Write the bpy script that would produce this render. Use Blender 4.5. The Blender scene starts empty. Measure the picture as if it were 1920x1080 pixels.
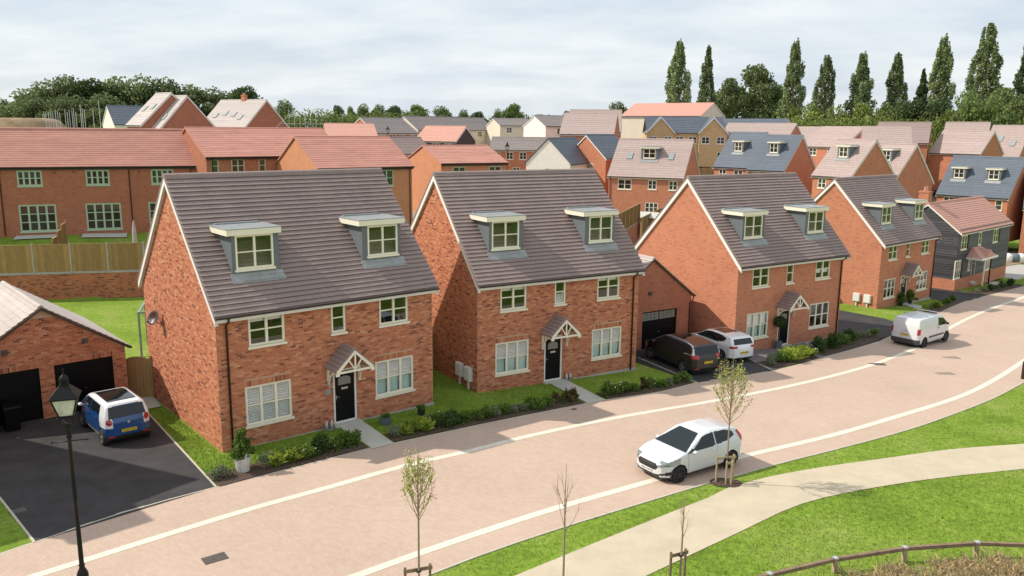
import bpy, bmesh, math, random, bisect
import numpy as np
from mathutils import Matrix, Vector
random.seed(7); rng = np.random.default_rng(7)
D2R = math.radians
SC = bpy.context.scene
# ------------------------------------------------------------------ camera, sky, sun, exposure
F_PX, PITCH, ROLL, CAM_H = 1547.87, D2R(11.0), D2R(0.554), 12.242
cam_d = bpy.data.cameras.new("camera"); cam = bpy.data.objects.new("camera", cam_d); SC.collection.objects.link(cam)
cam_d.sensor_width = 36.0; cam_d.lens = F_PX/1920*36.0; cam_d.clip_start = 0.5; cam_d.clip_end = 3000
SC.camera = cam
_F = np.array([0, math.cos(PITCH), -math.sin(PITCH)]); _U = np.array([0, math.sin(PITCH), math.cos(PITCH)]); _R = np.array([1., 0, 0])
_c, _s = math.cos(ROLL), math.sin(ROLL); _R, _U = _c*_R+_s*_U, -_s*_R+_c*_U
m = Matrix(((_R[0], _U[0], -_F[0], 0), (_R[1], _U[1], -_F[1], 0), (_R[2], _U[2], -_F[2], CAM_H), (0, 0, 0, 1)))
cam.matrix_world = m
SUN_AZ, SUN_EL = D2R(-4.5), D2R(42.5)      # direction the light travels in plan, and its height
w = bpy.data.worlds.new("World"); SC.world = w; w.use_nodes = True
nt = w.node_tree; nt.nodes.clear()
N = nt.nodes.new; LK = nt.links.new
sky = N("ShaderNodeTexSky"); sky.sky_type = 'NISHITA'; sky.sun_disc = False
sky.sun_elevation = SUN_EL
# the sun stands opposite to the way its light travels
_tx, _ty = -math.cos(SUN_AZ), -math.sin(SUN_AZ)
sky.sun_rotation = math.atan2(_tx, _ty)
sky.air_density = 1.2; sky.dust_density = 2.0; sky.ozone_density = 1.0
tc = N("ShaderNodeTexCoord"); sep = N("ShaderNodeSeparateXYZ"); LK(tc.outputs["Generated"], sep.inputs[0])
# flat cloud layer: direction divided by height
mx = N("ShaderNodeMath"); mx.operation = 'MAXIMUM'; mx.inputs[1].default_value = 0.03; LK(sep.outputs[2], mx.inputs[0])
ad = N("ShaderNodeMath"); ad.operation = 'ADD'; ad.inputs[1].default_value = 0.22; LK(mx.outputs[0], ad.inputs[0])
dx = N("ShaderNodeMath"); dx.operation = 'DIVIDE'; LK(sep.outputs[0], dx.inputs[0]); LK(ad.outputs[0], dx.inputs[1])
dy = N("ShaderNodeMath"); dy.operation = 'DIVIDE'; LK(sep.outputs[1], dy.inputs[0]); LK(ad.outputs[0], dy.inputs[1])
cb = N("ShaderNodeCombineXYZ"); LK(dx.outputs[0], cb.inputs[0]); LK(dy.outputs[0], cb.inputs[1])
mp = N("ShaderNodeMapping"); LK(cb.outputs[0], mp.inputs[0]); mp.inputs["Scale"].default_value = (0.55, 0.9, 1); mp.inputs["Rotation"].default_value = (0, 0, 0.4)
n1 = N("ShaderNodeTexNoise"); n1.inputs["Scale"].default_value = 0.9; n1.inputs["Detail"].default_value = 9; n1.inputs["Roughness"].default_value = 0.6; n1.inputs["Distortion"].default_value = 0.6
LK(mp.outputs[0], n1.inputs["Vector"])
rp = N("ShaderNodeValToRGB"); rp.color_ramp.elements[0].position = 0.33; rp.color_ramp.elements[1].position = 0.66
rp.color_ramp.elements[0].color = (0.82, 0.82, 0.82, 1); rp.color_ramp.elements[1].color = (1, 1, 1, 1)
LK(n1.outputs[0], rp.inputs[0])
n2 = N("ShaderNodeTexNoise"); n2.inputs["Scale"].default_value = 2.3; n2.inputs["Detail"].default_value = 7; n2.inputs["Roughness"].default_value = 0.55
LK(mp.outputs[0], n2.inputs["Vector"])
cc = N("ShaderNodeMixRGB"); cc.inputs[1].default_value = (3.55, 4.0, 4.5, 1); cc.inputs[2].default_value = (4.75, 5.0, 5.15, 1)
rp2 = N("ShaderNodeValToRGB"); rp2.color_ramp.elements[0].position = 0.36; rp2.color_ramp.elements[1].position = 0.62
LK(n2.outputs[0], rp2.inputs[0]); LK(rp2.outputs[0], cc.inputs[0])
mixc = N("ShaderNodeMixRGB"); LK(rp.outputs[0], mixc.inputs[0]); LK(sky.outputs[0], mixc.inputs[1]); LK(cc.outputs[0], mixc.inputs[2])
bg = N("ShaderNodeBackground"); bg.inputs[1].default_value = 0.15
LK(mixc.outputs[0], bg.inputs[0]); wo = N("ShaderNodeOutputWorld"); LK(bg.outputs[0], wo.inputs[0])
sl = bpy.data.lights.new("sun", 'SUN'); sl.energy = 3.55; sl.angle = D2R(0.6); sl.color = (1.0, 0.93, 0.82)
so = bpy.data.objects.new("sun", sl); SC.collection.objects.link(so)
_d = Vector((math.cos(SUN_AZ)*math.cos(SUN_EL), math.sin(SUN_AZ)*math.cos(SUN_EL), -math.sin(SUN_EL)))
so.rotation_euler = _d.to_track_quat('-Z', 'Y').to_euler(); so.location = (-30, 5, 60)
SC.view_settings.view_transform = 'Standard'; SC.view_settings.look = 'None'
SC.view_settings.exposure = 0.34; SC.view_settings.gamma = 1.0; SC.view_settings.use_curve_mapping = False
SC.render.engine = 'CYCLES'
try:
    SC.cycles.max_bounces = 6; SC.cycles.transparent_max_bounces = 12; SC.cycles.caustics_reflective = False; SC.cycles.caustics_refractive = False
except Exception: pass

# ------------------------------------------------------------------ terrain helpers
KS = [(-60, 1.0), (-10, .9), (16.6, .694), (28.6, .436), (44.6, -.108), (66, -1.02), (90, -1.9), (130, -2.3), (400, -2.3)]
_kx = [k[0] for k in KS]; _ky = [k[1] for k in KS]; _n = len(KS)
_km = [(_ky[min(i+1, _n-1)]-_ky[max(i-1, 0)])/(_kx[min(i+1, _n-1)]-_kx[max(i-1, 0)]) for i in range(_n)]
def zs(s):
    s = min(max(s, _kx[0]), _kx[-1]); i = min(max(bisect.bisect_right(_kx, s)-1, 0), _n-2)
    h = _kx[i+1]-_kx[i]; t = (s-_kx[i])/h
    return (2*t**3-3*t*t+1)*_ky[i]+(t**3-2*t*t+t)*h*_km[i]+(-2*t**3+3*t*t)*_ky[i+1]+(t**3-t*t)*h*_km[i+1]
def gz(x, y): return zs(.72*x+.69*y)
_C = np.array([0, 0, CAM_H])
def ray(px, py): return _F+_R*(px-960)/F_PX-_U*(py-540)/F_PX
def G(px, py, dz=0):          # survey: where the sight line through a photo point meets the street's ground
    d = ray(px, py); z = 0
    for _ in range(40):
        t = (z+dz-CAM_H)/d[2]; P = _C+t*d; z = .5*z+.5*gz(P[0], P[1])
    return (float(P[0]), float(P[1]))
def at(px, py, y):            # point at distance y on that sight line
    d = ray(px, py); P = _C+d*(y/d[1]); return (float(P[0]), float(P[1]), float(P[2]))

# ------------------------------------------------------------------ object helpers
COL = SC.collection
def tag(o, label=None, cat=None, group=None, kind=None):
    if label: o["label"] = label
    if cat: o["category"] = cat
    if group: o["group"] = group
    if kind: o["kind"] = kind
    return o
def empty(name, loc=(0, 0, 0), rz=0.0, parent=None, **k):
    o = bpy.data.objects.new(name, None); COL.objects.link(o); o.location = loc; o.rotation_euler = (0, 0, rz)
    o.empty_display_size = 0.3
    if parent: o.parent = parent
    return tag(o, **k)
def mkobj(name, me, parent=None, loc=None, rz=None, **k):
    o = bpy.data.objects.new(name, me); COL.objects.link(o)
    if loc is not None: o.location = loc
    if rz is not None: o.rotation_euler = (0, 0, rz)
    if parent: o.parent = parent
    return tag(o, **k)
def copy_tree(o, parent=None):
    c = o.copy(); COL.objects.link(c); c.parent = parent
    for ch in o.children: copy_tree(ch, c)
    return c
class MB:
    def __init__(s): s.v = []; s.f = []; s.mi = []; s.cur = 0
    def add(s, vs, fs):
        b = len(s.v); s.v += [tuple(map(float, p)) for p in vs]
        for f in fs: s.f.append([b+i for i in f]); s.mi.append(s.cur)
        return s
    def box(s, x0, x1, y0, y1, z0, z1):
        return s.hexa([(x0, y0, z0), (x1, y0, z0), (x1, y1, z0), (x0, y1, z0), (x0, y0, z1), (x1, y0, z1), (x1, y1, z1), (x0, y1, z1)])
    def hexa(s, p): return s.add(p, [(3, 2, 1, 0), (4, 5, 6, 7), (0, 1, 5, 4), (1, 2, 6, 5), (2, 3, 7, 6), (3, 0, 4, 7)])
    def poly(s, p): return s.add(p, [tuple(range(len(p)))])
    def prism(s, p, e):       # polygon p (ccw seen from against e) pushed along e
        n = len(p); q = [(a[0]+e[0], a[1]+e[1], a[2]+e[2]) for a in p]
        return s.add(list(p)+q, [tuple(range(n))[::-1], tuple(range(n, 2*n))]+[(i, (i+1) % n, n+(i+1) % n, n+i) for i in range(n)])
    def beam(s, a, b, w, h, up=(0, 0, 1)):
        a = Vector(a); b = Vector(b); d = (b-a).normalized(); u = Vector(up); r = d.cross(u)
        if r.length < 1e-4: r = d.cross(Vector((1, 0, 0)))
        r.normalize(); u = r.cross(d).normalized(); r *= w/2; u *= h/2
        return s.hexa([a-r-u, a+r-u, b+r-u, b-r-u, a-r+u, a+r+u, b+r+u, b-r+u])
    def tube(s, pts, rad, n=8, cap=True):
        pts = [Vector(p) for p in pts]; rs = rad if isinstance(rad, (list, tuple)) else [rad]*len(pts)
        b0 = len(s.v); ref = None
        for i, p in enumerate(pts):
            d = (pts[min(i+1, len(pts)-1)]-pts[max(i-1, 0)]).normalized()
            if ref is None: ref = d.orthogonal().normalized()
            r = (ref-d*ref.dot(d)); r = r.normalized() if r.length > 1e-5 else d.orthogonal().normalized()
            ref = r; u = d.cross(r)
            for k in range(n):
                a = 2*math.pi*k/n; q = p+(r*math.cos(a)+u*math.sin(a))*rs[i]; s.v.append(tuple(q))
        for i in range(len(pts)-1):
            for k in range(n):
                s.f.append([b0+i*n+k, b0+i*n+(k+1) % n, b0+(i+1)*n+(k+1) % n, b0+(i+1)*n+k]); s.mi.append(s.cur)
        if cap:
            s.f.append([b0+k for k in range(n)][::-1]); s.mi.append(s.cur)
            s.f.append([b0+(len(pts)-1)*n+k for k in range(n)]); s.mi.append(s.cur)
        return s
    def lathe(s, prof, n=16, c=(0, 0, 0), axis='z'):
        b0 = len(s.v)
        for r, z in prof:
            for k in range(n):
                a = 2*math.pi*k/n
                p = (r*math.cos(a), r*math.sin(a), z) if axis == 'z' else (r*math.cos(a), z, r*math.sin(a))
                s.v.append((p[0]+c[0], p[1]+c[1], p[2]+c[2]))
        for i in range(len(prof)-1):
            for k in range(n):
                s.f.append([b0+i*n+k, b0+i*n+(k+1) % n, b0+(i+1)*n+(k+1) % n, b0+(i+1)*n+k]); s.mi.append(s.cur)
        return s
    def sphere(s, c, r, n=10, sz=1.0):
        prof = [(max(r*math.sin(math.pi*i/n), 1e-4), -r*sz*math.cos(math.pi*i/n)) for i in range(n+1)]
        return s.lathe(prof, n+4, c)
    def mesh(s, name, mat=None, smooth=False):
        me = bpy.data.meshes.new(name); me.from_pydata(s.v, [], s.f)
        for mm in (mat if isinstance(mat, (list, tuple)) else [mat]):
            if mm: me.materials.append(mm)
        if isinstance(mat, (list, tuple)): me.polygons.foreach_set("material_index", s.mi)
        if smooth: me.polygons.foreach_set("use_smooth", [True]*len(me.polygons))
        me.update(); return me
    def build(s, name, mat, parent=None, smooth=False, loc=None, rz=None, **k):
        return mkobj(name, s.mesh(name, mat, smooth), parent, loc, rz, **k)
def npmesh(name, V, Fq, mat, smooth=False):
    me = bpy.data.meshes.new(name); k = Fq.shape[1]
    me.vertices.add(len(V)); me.vertices.foreach_set("co", np.ascontiguousarray(V, dtype=np.float32).ravel())
    me.loops.add(Fq.size); me.loops.foreach_set("vertex_index", np.ascontiguousarray(Fq, dtype=np.int32).ravel())
    me.polygons.add(len(Fq)); me.polygons.foreach_set("loop_start", np.arange(0, Fq.size, k, dtype=np.int32))
    if smooth: me.polygons.foreach_set("use_smooth", np.ones(len(Fq), dtype=bool))
    me.update(calc_edges=True); me.materials.append(mat); return me

# ------------------------------------------------------------------ materials
def newmat(name):
    mt = bpy.data.materials.new(name); mt.use_nodes = True; t = mt.node_tree; t.nodes.clear()
    o = t.nodes.new("ShaderNodeOutputMaterial"); b = t.nodes.new("ShaderNodeBsdfPrincipled"); t.links.new(b.outputs[0], o.inputs[0])
    return mt, t, b
def setc(b, c): b.inputs["Base Color"].default_value = (*c, 1)
def pm(name, col, rough=.6, metal=0., var=0.0, scale=4.0, spec=.5, bump=0.0, bscale=40., coat=0.0, rand=0.0, island=0.0, stretch=None):
    mt, t, b = newmat(name); b.inputs["Roughness"].default_value = rough; b.inputs["Metallic"].default_value = metal
    b.inputs["Specular IOR Level"].default_value = spec; b.inputs["Coat Weight"].default_value = coat
    setc(b, col); N = t.nodes.new; L = t.links.new
    val = None
    tcn = N("ShaderNodeTexCoord"); src = tcn.outputs["Object"]
    if stretch:
        mpn = N("ShaderNodeMapping"); mpn.inputs["Scale"].default_value = stretch; L(src, mpn.inputs[0]); src = mpn.outputs[0]
    def addv(sock, amp):
        nonlocal val
        mr = N("ShaderNodeMapRange"); mr.inputs["From Min"].default_value = 0.0; mr.inputs["From Max"].default_value = 1.0
        mr.inputs["To Min"].default_value = 1-amp; mr.inputs["To Max"].default_value = 1+amp; L(sock, mr.inputs["Value"])
        if val is None: val = mr.outputs[0]
        else:
            mu = N("ShaderNodeMath"); mu.operation = 'MULTIPLY'; L(val, mu.inputs[0]); L(mr.outputs[0], mu.inputs[1]); val = mu.outputs[0]
    if var:
        nz = N("ShaderNodeTexNoise"); nz.inputs["Scale"].default_value = scale; nz.inputs["Detail"].default_value = 6; nz.inputs["Roughness"].default_value = .65
        L(src, nz.inputs["Vector"]); mr0 = N("ShaderNodeMapRange"); mr0.inputs["From Min"].default_value = .3; mr0.inputs["From Max"].default_value = .7; L(nz.outputs[0], mr0.inputs["Value"]); addv(mr0.outputs[0], var)
    if rand:
        oi = N("ShaderNodeObjectInfo"); addv(oi.outputs["Random"], rand)
    if island:
        gi = N("ShaderNodeNewGeometry"); addv(gi.outputs["Random Per Island"], island)
    if val is not None:
        mu = N("ShaderNodeMixRGB"); mu.blend_type = 'MULTIPLY'; mu.inputs[0].default_value = 1; mu.inputs[1].default_value = (*col, 1); L(val, mu.inputs[2]); L(mu.outputs[0], b.inputs["Base Color"])
    if bump:
        nb = N("ShaderNodeTexNoise"); nb.inputs["Scale"].default_value = bscale; nb.inputs["Detail"].default_value = 4; L(src, nb.inputs["Vector"])
        bp = N("ShaderNodeBump"); bp.inputs["Strength"].default_value = bump; bp.inputs["Distance"].default_value = .02; L(nb.outputs[0], bp.inputs["Height"]); L(bp.outputs[0], b.inputs["Normal"])
    return mt
def ramp(t, sock, stops, interp='LINEAR'):
    r = t.nodes.new("ShaderNodeValToRGB"); r.color_ramp.interpolation = interp; e = r.color_ramp.elements
    e[0].position, e[0].color = stops[0][0], (*stops[0][1], 1); e[1].position, e[1].color = stops[-1][0], (*stops[-1][1], 1)
    for p, c in stops[1:-1]:
        x = e.new(p); x.color = (*c, 1)
    t.links.new(sock, r.inputs[0]); return r.outputs[0]
MULTI = [(0, (.20, .078, .055)), (.07, (.27, .098, .062)), (.11, (.42, .145, .078)), (.45, (.49, .175, .092)), (.75, (.54, .21, .11)), (.93, (.59, .255, .14)), (1, (.62, .31, .18))]
def brick_unit_mat(name, stops, island):       # for modelled bricks: colour drawn per brick
    mt, t, b = newmat(name); b.inputs["Roughness"].default_value = .9; b.inputs["Specular IOR Level"].default_value = .2
    s = t.nodes.new("ShaderNodeNewGeometry").outputs["Random Per Island"] if island else t.nodes.new("ShaderNodeObjectInfo").outputs["Random"]
    c = ramp(t, s, stops)
    nz = t.nodes.new("ShaderNodeTexNoise"); nz.inputs["Scale"].default_value = 9; nz.inputs["Detail"].default_value = 5
    tcn = t.nodes.new("ShaderNodeTexCoord"); t.links.new(tcn.outputs["Object"], nz.inputs["Vector"])
    mr = t.nodes.new("ShaderNodeMapRange"); mr.inputs["To Min"].default_value = .86; mr.inputs["To Max"].default_value = 1.12; mr.inputs["From Min"].default_value = .3; mr.inputs["From Max"].default_value = .7
    t.links.new(nz.outputs[0], mr.inputs["Value"])
    mu = t.nodes.new("ShaderNodeMixRGB"); mu.blend_type = 'MULTIPLY'; mu.inputs[0].default_value = 1; t.links.new(c, mu.inputs[1]); t.links.new(mr.outputs[0], mu.inputs[2]); t.links.new(mu.outputs[0], b.inputs["Base Color"])
    return mt
def brick_tex_mat(name, c1, c2, dark, mortar=(.36, .27, .19), patch=.15, dfrac=.12):
    mt, t, b = newmat(name); b.inputs["Roughness"].default_value = .9; b.inputs["Specular IOR Level"].default_value = .2
    N = t.nodes.new; L = t.links.new
    tcn = N("ShaderNodeTexCoord"); sp = N("ShaderNodeSeparateXYZ"); L(tcn.outputs["Object"], sp.inputs[0])
    a = N("ShaderNodeMath"); a.operation = 'ADD'; L(sp.outputs[0], a.inputs[0]); L(sp.outputs[1], a.inputs[1])
    cbn = N("ShaderNodeCombineXYZ"); L(a.outputs[0], cbn.inputs[0]); L(sp.outputs[2], cbn.inputs[1])
    br = N("ShaderNodeTexBrick"); L(cbn.outputs[0], br.inputs["Vector"])
    br.inputs["Color1"].default_value = (0, 0, 0, 1); br.inputs["Color2"].default_value = (1, 1, 1, 1); br.inputs["Mortar"].default_value = (.5, .5, .5, 1)
    br.inputs["Scale"].default_value = 1; br.inputs["Brick Width"].default_value = .225; br.inputs["Row Height"].default_value = .075; br.inputs["Mortar Size"].default_value = .006; br.inputs["Mortar Smooth"].default_value = .1
    col = ramp(t, br.outputs["Color"], [(0, dark), (dfrac, dark), (dfrac+.02, c1), (1, c2)])
    mo = N("ShaderNodeMixRGB"); L(br.outputs["Fac"], mo.inputs[0]); L(col, mo.inputs[1]); mo.inputs[2].default_value = (*mortar, 1)
    nz = N("ShaderNodeTexNoise"); nz.inputs["Scale"].default_value = .9; nz.inputs["Detail"].default_value = 8; nz.inputs["Roughness"].default_value = .7; L(tcn.outputs["Object"], nz.inputs["Vector"])
    mr = N("ShaderNodeMapRange"); mr.inputs["From Min"].default_value = .3; mr.inputs["From Max"].default_value = .7; mr.inputs["To Min"].default_value = 1-patch; mr.inputs["To Max"].default_value = 1+patch; L(nz.outputs[0], mr.inputs["Value"])
    mu = N("ShaderNodeMixRGB"); mu.blend_type = 'MULTIPLY'; mu.inputs[0].default_value = 1; L(mo.outputs[0], mu.inputs[1]); L(mr.outputs[0], mu.inputs[2]); L(mu.outputs[0], b.inputs["Base Color"])
    bp = N("ShaderNodeBump"); bp.invert = True; bp.inputs["Strength"].default_value = .5; bp.inputs["Distance"].default_value = .008; L(br.outputs["Fac"], bp.inputs["Height"]); L(bp.outputs[0], b.inputs["Normal"])
    return mt
M = {}
M['mortar'] = pm('mortar', (.50, .33, .22), .95, var=.2, scale=6)
M['brick_multi'] = brick_unit_mat('brick_multi', MULTI, False); M['brick_multi_i'] = brick_unit_mat('brick_multi_joined', MULTI, True)
M['brick_plain'] = brick_tex_mat('brick_plain', (.50, .19, .105), (.56, .225, .125), (.44, .155, .085), mortar=(.50, .28, .19), patch=.07, dfrac=.1)
M['brick_old'] = brick_tex_mat('brick_mixed', (.43, .125, .058), (.54, .18, .085), (.20, .065, .04), patch=.16, dfrac=.14)
M['brick_dark'] = brick_tex_mat('brick_red_brown', (.40, .15, .09), (.45, .175, .105), (.34, .125, .075), mortar=(.38, .18, .12), patch=.08, dfrac=.1)
M['brick_peach'] = brick_tex_mat('brick_peach', (.55, .235, .125), (.60, .27, .145), (.52, .21, .11), mortar=(.54, .27, .16), patch=.05, dfrac=.1)
M['brick_buff'] = brick_tex_mat('brick_buff', (.58, .38, .19), (.64, .44, .24), (.52, .33, .16), mortar=(.5, .4, .25), patch=.07, dfrac=.1)
M['render_cream'] = pm('render_cream', (.84, .79, .70), .9, var=.05, scale=1.5, bump=.1, bscale=20)
M['render_tan'] = pm('render_tan', (.70, .62, .49), .9, var=.05, scale=1.5)
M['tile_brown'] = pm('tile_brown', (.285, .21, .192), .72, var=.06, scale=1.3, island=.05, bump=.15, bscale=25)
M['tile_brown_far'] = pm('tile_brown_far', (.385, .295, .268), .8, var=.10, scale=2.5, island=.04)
M['tile_red'] = pm('tile_red', (.50, .235, .18), .8, var=.14, scale=1.1, island=.05, stretch=(.6, 1, 3))
M['tile_rose'] = pm('tile_rose', (.55, .29, .225), .8, var=.06, scale=1.5)
M['tile_slate'] = pm('slate', (.10, .12, .15), .55, var=.10, scale=2.0, island=.05)
M['tile_grey'] = pm('tile_grey', (.23, .20, .19), .8, var=.10, scale=2.0, island=.05)
M['tile_pale'] = pm('tile_pale', (.46, .40, .37), .8, var=.08, scale=2.0, island=.06)
M['white'] = pm('white_paint', (.80, .78, .74), .45, var=.04, scale=3)
M['cream'] = pm('cream_paint', (.82, .77, .62), .4, var=.03, scale=5)
M['greenframe'] = pm('sage_paint', (.40, .53, .37), .5)
M['lead'] = pm('lead_sheet', (.28, .30, .30), .5, var=.18, scale=4)
M['lead_face'] = pm('grey_panel', (.135, .155, .168), .55, var=.06, scale=4)
M['gutter'] = pm('gutter_black', (.012, .011, .011), .35)
M['pipe_brown'] = pm('pipe_brown', (.05, .018, .014), .4)
M['door_black'] = pm('door_black', (.004, .004, .005), .4, spec=.2)
M['chrome'] = pm('chrome', (.75, .75, .75), .2, metal=1)
M['frost'] = pm('frosted_glass', (.24, .23, .2), .35)
M['meter'] = pm('meter_plastic', (.74, .73, .70), .5)
M['concrete'] = pm('concrete', (.42, .40, .36), .9, var=.12, scale=3)
M['slab'] = pm('pale_slab', (.50, .49, .43), .9, var=.08, scale=1.5, bump=.15, bscale=60)
M['iron'] = pm('cast_iron', (.10, .085, .075), .6, var=.3, scale=20)
M['timber_new'] = pm('fence_timber', (.36, .22, .09), .85, var=.22, scale=2.2, island=.16, rand=.08, stretch=(6, 6, .8))
M['timber_grey'] = pm('weathered_timber', (.23, .16, .12), .85, var=.2, scale=3, island=.1, stretch=(5, 5, .8))
M['timber_pale'] = pm('stake_timber', (.40, .31, .19), .85, var=.2, scale=6)
M['rail'] = pm('rail_timber', (.22, .15, .095), .85, var=.3, scale=5)
M['bark'] = pm('bark', (.17, .125, .085), .9, var=.2, scale=10)
M['twig'] = pm('twig', (.30, .22, .15), .9, var=.2, scale=10)
M['mulch'] = pm('mulch', (.085, .05, .036), .95, var=.5, scale=14, bump=1, bscale=30)
M['black_clad'] = pm('black_boards', (.045, .045, .05), .5, var=.2, scale=3, rand=.5)
M['lampblack'] = pm('lamp_black', (.006, .006, .0065), .4, spec=.25, var=.3, scale=30)
M['lampglass'] = pm('lamp_glass', (.48, .50, .46), .12)
M['blind'] = pm('shutter_white', (.84, .83, .80), .6)
M['curtain'] = pm('curtain_pale', (.55, .70, .66), .8, var=.12, scale=3, stretch=(8, 8, .4))
M['curtain_cream'] = pm('curtain_cream', (.66, .60, .48), .8, var=.12, scale=3, stretch=(8, 8, .4))
M['red_cloth'] = pm('red_cloth', (.45, .03, .03), .8, var=.3)
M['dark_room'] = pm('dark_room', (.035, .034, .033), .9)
def glass(name, mixv, dark=(.97, .985, .98)):
    mt, t, b = newmat(name); t.nodes.remove(b); o = [n for n in t.nodes if n.type == 'OUTPUT_MATERIAL'][0]
    tr = t.nodes.new("ShaderNodeBsdfTransparent"); tr.inputs[0].default_value = (*dark, 1)
    gl = t.nodes.new("ShaderNodeBsdfGlossy"); gl.inputs["Roughness"].default_value = .015; gl.inputs[0].default_value = (.95, .97, .97, 1)
    fr = t.nodes.new("ShaderNodeFresnel"); fr.inputs[0].default_value = 1.5
    a = t.nodes.new("ShaderNodeMath"); a.operation = 'ADD'; a.inputs[1].default_value = mixv; t.links.new(fr.outputs[0], a.inputs[0])
    gm = t.nodes.new('ShaderNodeNewGeometry'); inv = t.nodes.new('ShaderNodeMath'); inv.operation = 'SUBTRACT'; inv.inputs[0].default_value = 1; t.links.new(gm.outputs['Backfacing'], inv.inputs[1]); mu_ = t.nodes.new('ShaderNodeMath'); mu_.operation = 'MULTIPLY'; t.links.new(a.outputs[0], mu_.inputs[0]); t.links.new(inv.outputs[0], mu_.inputs[1]); a = mu_
    mixn = t.nodes.new("ShaderNodeMixShader"); t.links.new(a.outputs[0], mixn.inputs[0]); t.links.new(tr.outputs[0], mixn.inputs[1]); t.links.new(gl.outputs[0], mixn.inputs[2]); t.links.new(mixn.outputs[0], o.inputs[0])
    return mt
M['glass'] = glass('window_glass', .05)
M['darkglass'] = pm('far_window_glass', (.03, .035, .035), .04, spec=.9, rand=.5)
M['carglass'] = pm('car_glass', (.010, .015, .017), .03, spec=.5)
def grass_mat(name, base):
    mt, t, b = newmat(name); b.inputs["Roughness"].default_value = .95; b.inputs["Specular IOR Level"].default_value = .1
    N = t.nodes.new; L = t.links.new; tcn = N("ShaderNodeTexCoord")
    n1 = N("ShaderNodeTexNoise"); n1.inputs["Scale"].default_value = .35; n1.inputs["Detail"].default_value = 6; n1.inputs["Roughness"].default_value = .7; L(tcn.outputs["Object"], n1.inputs["Vector"])
    n2 = N("ShaderNodeTexNoise"); n2.inputs["Scale"].default_value = 5.5; n2.inputs["Detail"].default_value = 8; n2.inputs["Roughness"].default_value = .75; L(tcn.outputs["Object"], n2.inputs["Vector"])
    c1 = ramp(t, n1.outputs[0], [(.28, tuple(x*.66 for x in base)), (.5, base), (.72, (base[0]*1.45, base[1]*1.12, base[2]*2.2))])
    mr = N("ShaderNodeMapRange"); mr.inputs["From Min"].default_value = .3; mr.inputs["From Max"].default_value = .7; mr.inputs["To Min"].default_value = .55; mr.inputs["To Max"].default_value = 1.4; L(n2.outputs[0], mr.inputs["Value"])
    mu = N("ShaderNodeMixRGB"); mu.blend_type = 'MULTIPLY'; mu.inputs[0].default_value = 1; L(c1, mu.inputs[1]); L(mr.outputs[0], mu.inputs[2]); L(mu.outputs[0], b.inputs["Base Color"])
    nb = N("ShaderNodeTexNoise"); nb.inputs["Scale"].default_value = 22; nb.inputs["Detail"].default_value = 5; L(tcn.outputs["Object"], nb.inputs["Vector"])
    bp = N("ShaderNodeBump"); bp.inputs["Strength"].default_value = .7; bp.inputs["Distance"].default_value = .05; L(nb.outputs[0], bp.inputs["Height"]); L(bp.outputs[0], b.inputs["Normal"])
    return mt
M['grass'] = grass_mat('lawn_grass', (.19, .285, .036))
M['estate'] = pm('estate_ground', (.26, .23, .17), .95, var=.35, scale=.12)
M['blade'] = pm('grass_blade', (.20, .30, .045), .9, island=.2, var=.3, scale=.6, spec=.1)
def paving_mat(name, base, br2, bw=.2, bh=.1, amp=.07, rot=.72):
    mt, t, b = newmat(name); b.inputs["Roughness"].default_value = .85; b.inputs["Specular IOR Level"].default_value = .25
    N = t.nodes.new; L = t.links.new; tcn = N("ShaderNodeTexCoord"); mpn = N("ShaderNodeMapping"); mpn.inputs["Rotation"].default_value = (0, 0, rot); L(tcn.outputs["Object"], mpn.inputs[0])
    br = N("ShaderNodeTexBrick"); L(mpn.outputs[0], br.inputs["Vector"]); br.inputs["Scale"].default_value = 1; br.inputs["Brick Width"].default_value = bw; br.inputs["Row Height"].default_value = bh
    br.inputs["Mortar Size"].default_value = .004; br.inputs["Color1"].default_value = (*base, 1); br.inputs["Color2"].default_value = (*br2, 1); br.inputs["Mortar"].default_value = tuple(x*.86 for x in base)+(1,)
    n1 = N("ShaderNodeTexNoise"); n1.inputs["Scale"].default_value = .22; n1.inputs["Detail"].default_value = 9; n1.inputs["Roughness"].default_value = .68; L(tcn.outputs["Object"], n1.inputs["Vector"])
    mr = N("ShaderNodeMapRange"); mr.inputs["From Min"].default_value = .3; mr.inputs["From Max"].default_value = .7; mr.inputs["To Min"].default_value = 1-amp; mr.inputs["To Max"].default_value = 1+amp; L(n1.outputs[0], mr.inputs["Value"])
    n2 = N("ShaderNodeTexNoise"); n2.inputs["Scale"].default_value = 3.2; n2.inputs["Detail"].default_value = 8; n2.inputs["Roughness"].default_value = .75; L(tcn.outputs["Object"], n2.inputs["Vector"])
    mr2 = N("ShaderNodeMapRange"); mr2.inputs["From Min"].default_value = .3; mr2.inputs["From Max"].default_value = .7; mr2.inputs["To Min"].default_value = .965; mr2.inputs["To Max"].default_value = 1.035; L(n2.outputs[0], mr2.inputs["Value"])
    m1 = N("ShaderNodeMath"); m1.operation = 'MULTIPLY'; L(mr.outputs[0], m1.inputs[0]); L(mr2.outputs[0], m1.inputs[1])
    mu = N("ShaderNodeMixRGB"); mu.blend_type = 'MULTIPLY'; mu.inputs[0].default_value = 1; L(br.outputs["Color"], mu.inputs[1]); L(m1.outputs[0], mu.inputs[2]); L(mu.outputs[0], b.inputs["Base Color"])
    bp = N("ShaderNodeBump"); bp.invert = True; bp.inputs["Strength"].default_value = .25; bp.inputs["Distance"].default_value = .005; L(br.outputs["Fac"], bp.inputs["Height"]); L(bp.outputs[0], b.inputs["Normal"])
    return mt
M['road'] = paving_mat('block_paving', (.495, .365, .285), (.535, .40, .315))
M['sett'] = paving_mat('pale_setts', (.68, .62, .51), (.74, .68, .57), amp=.06)
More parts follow.
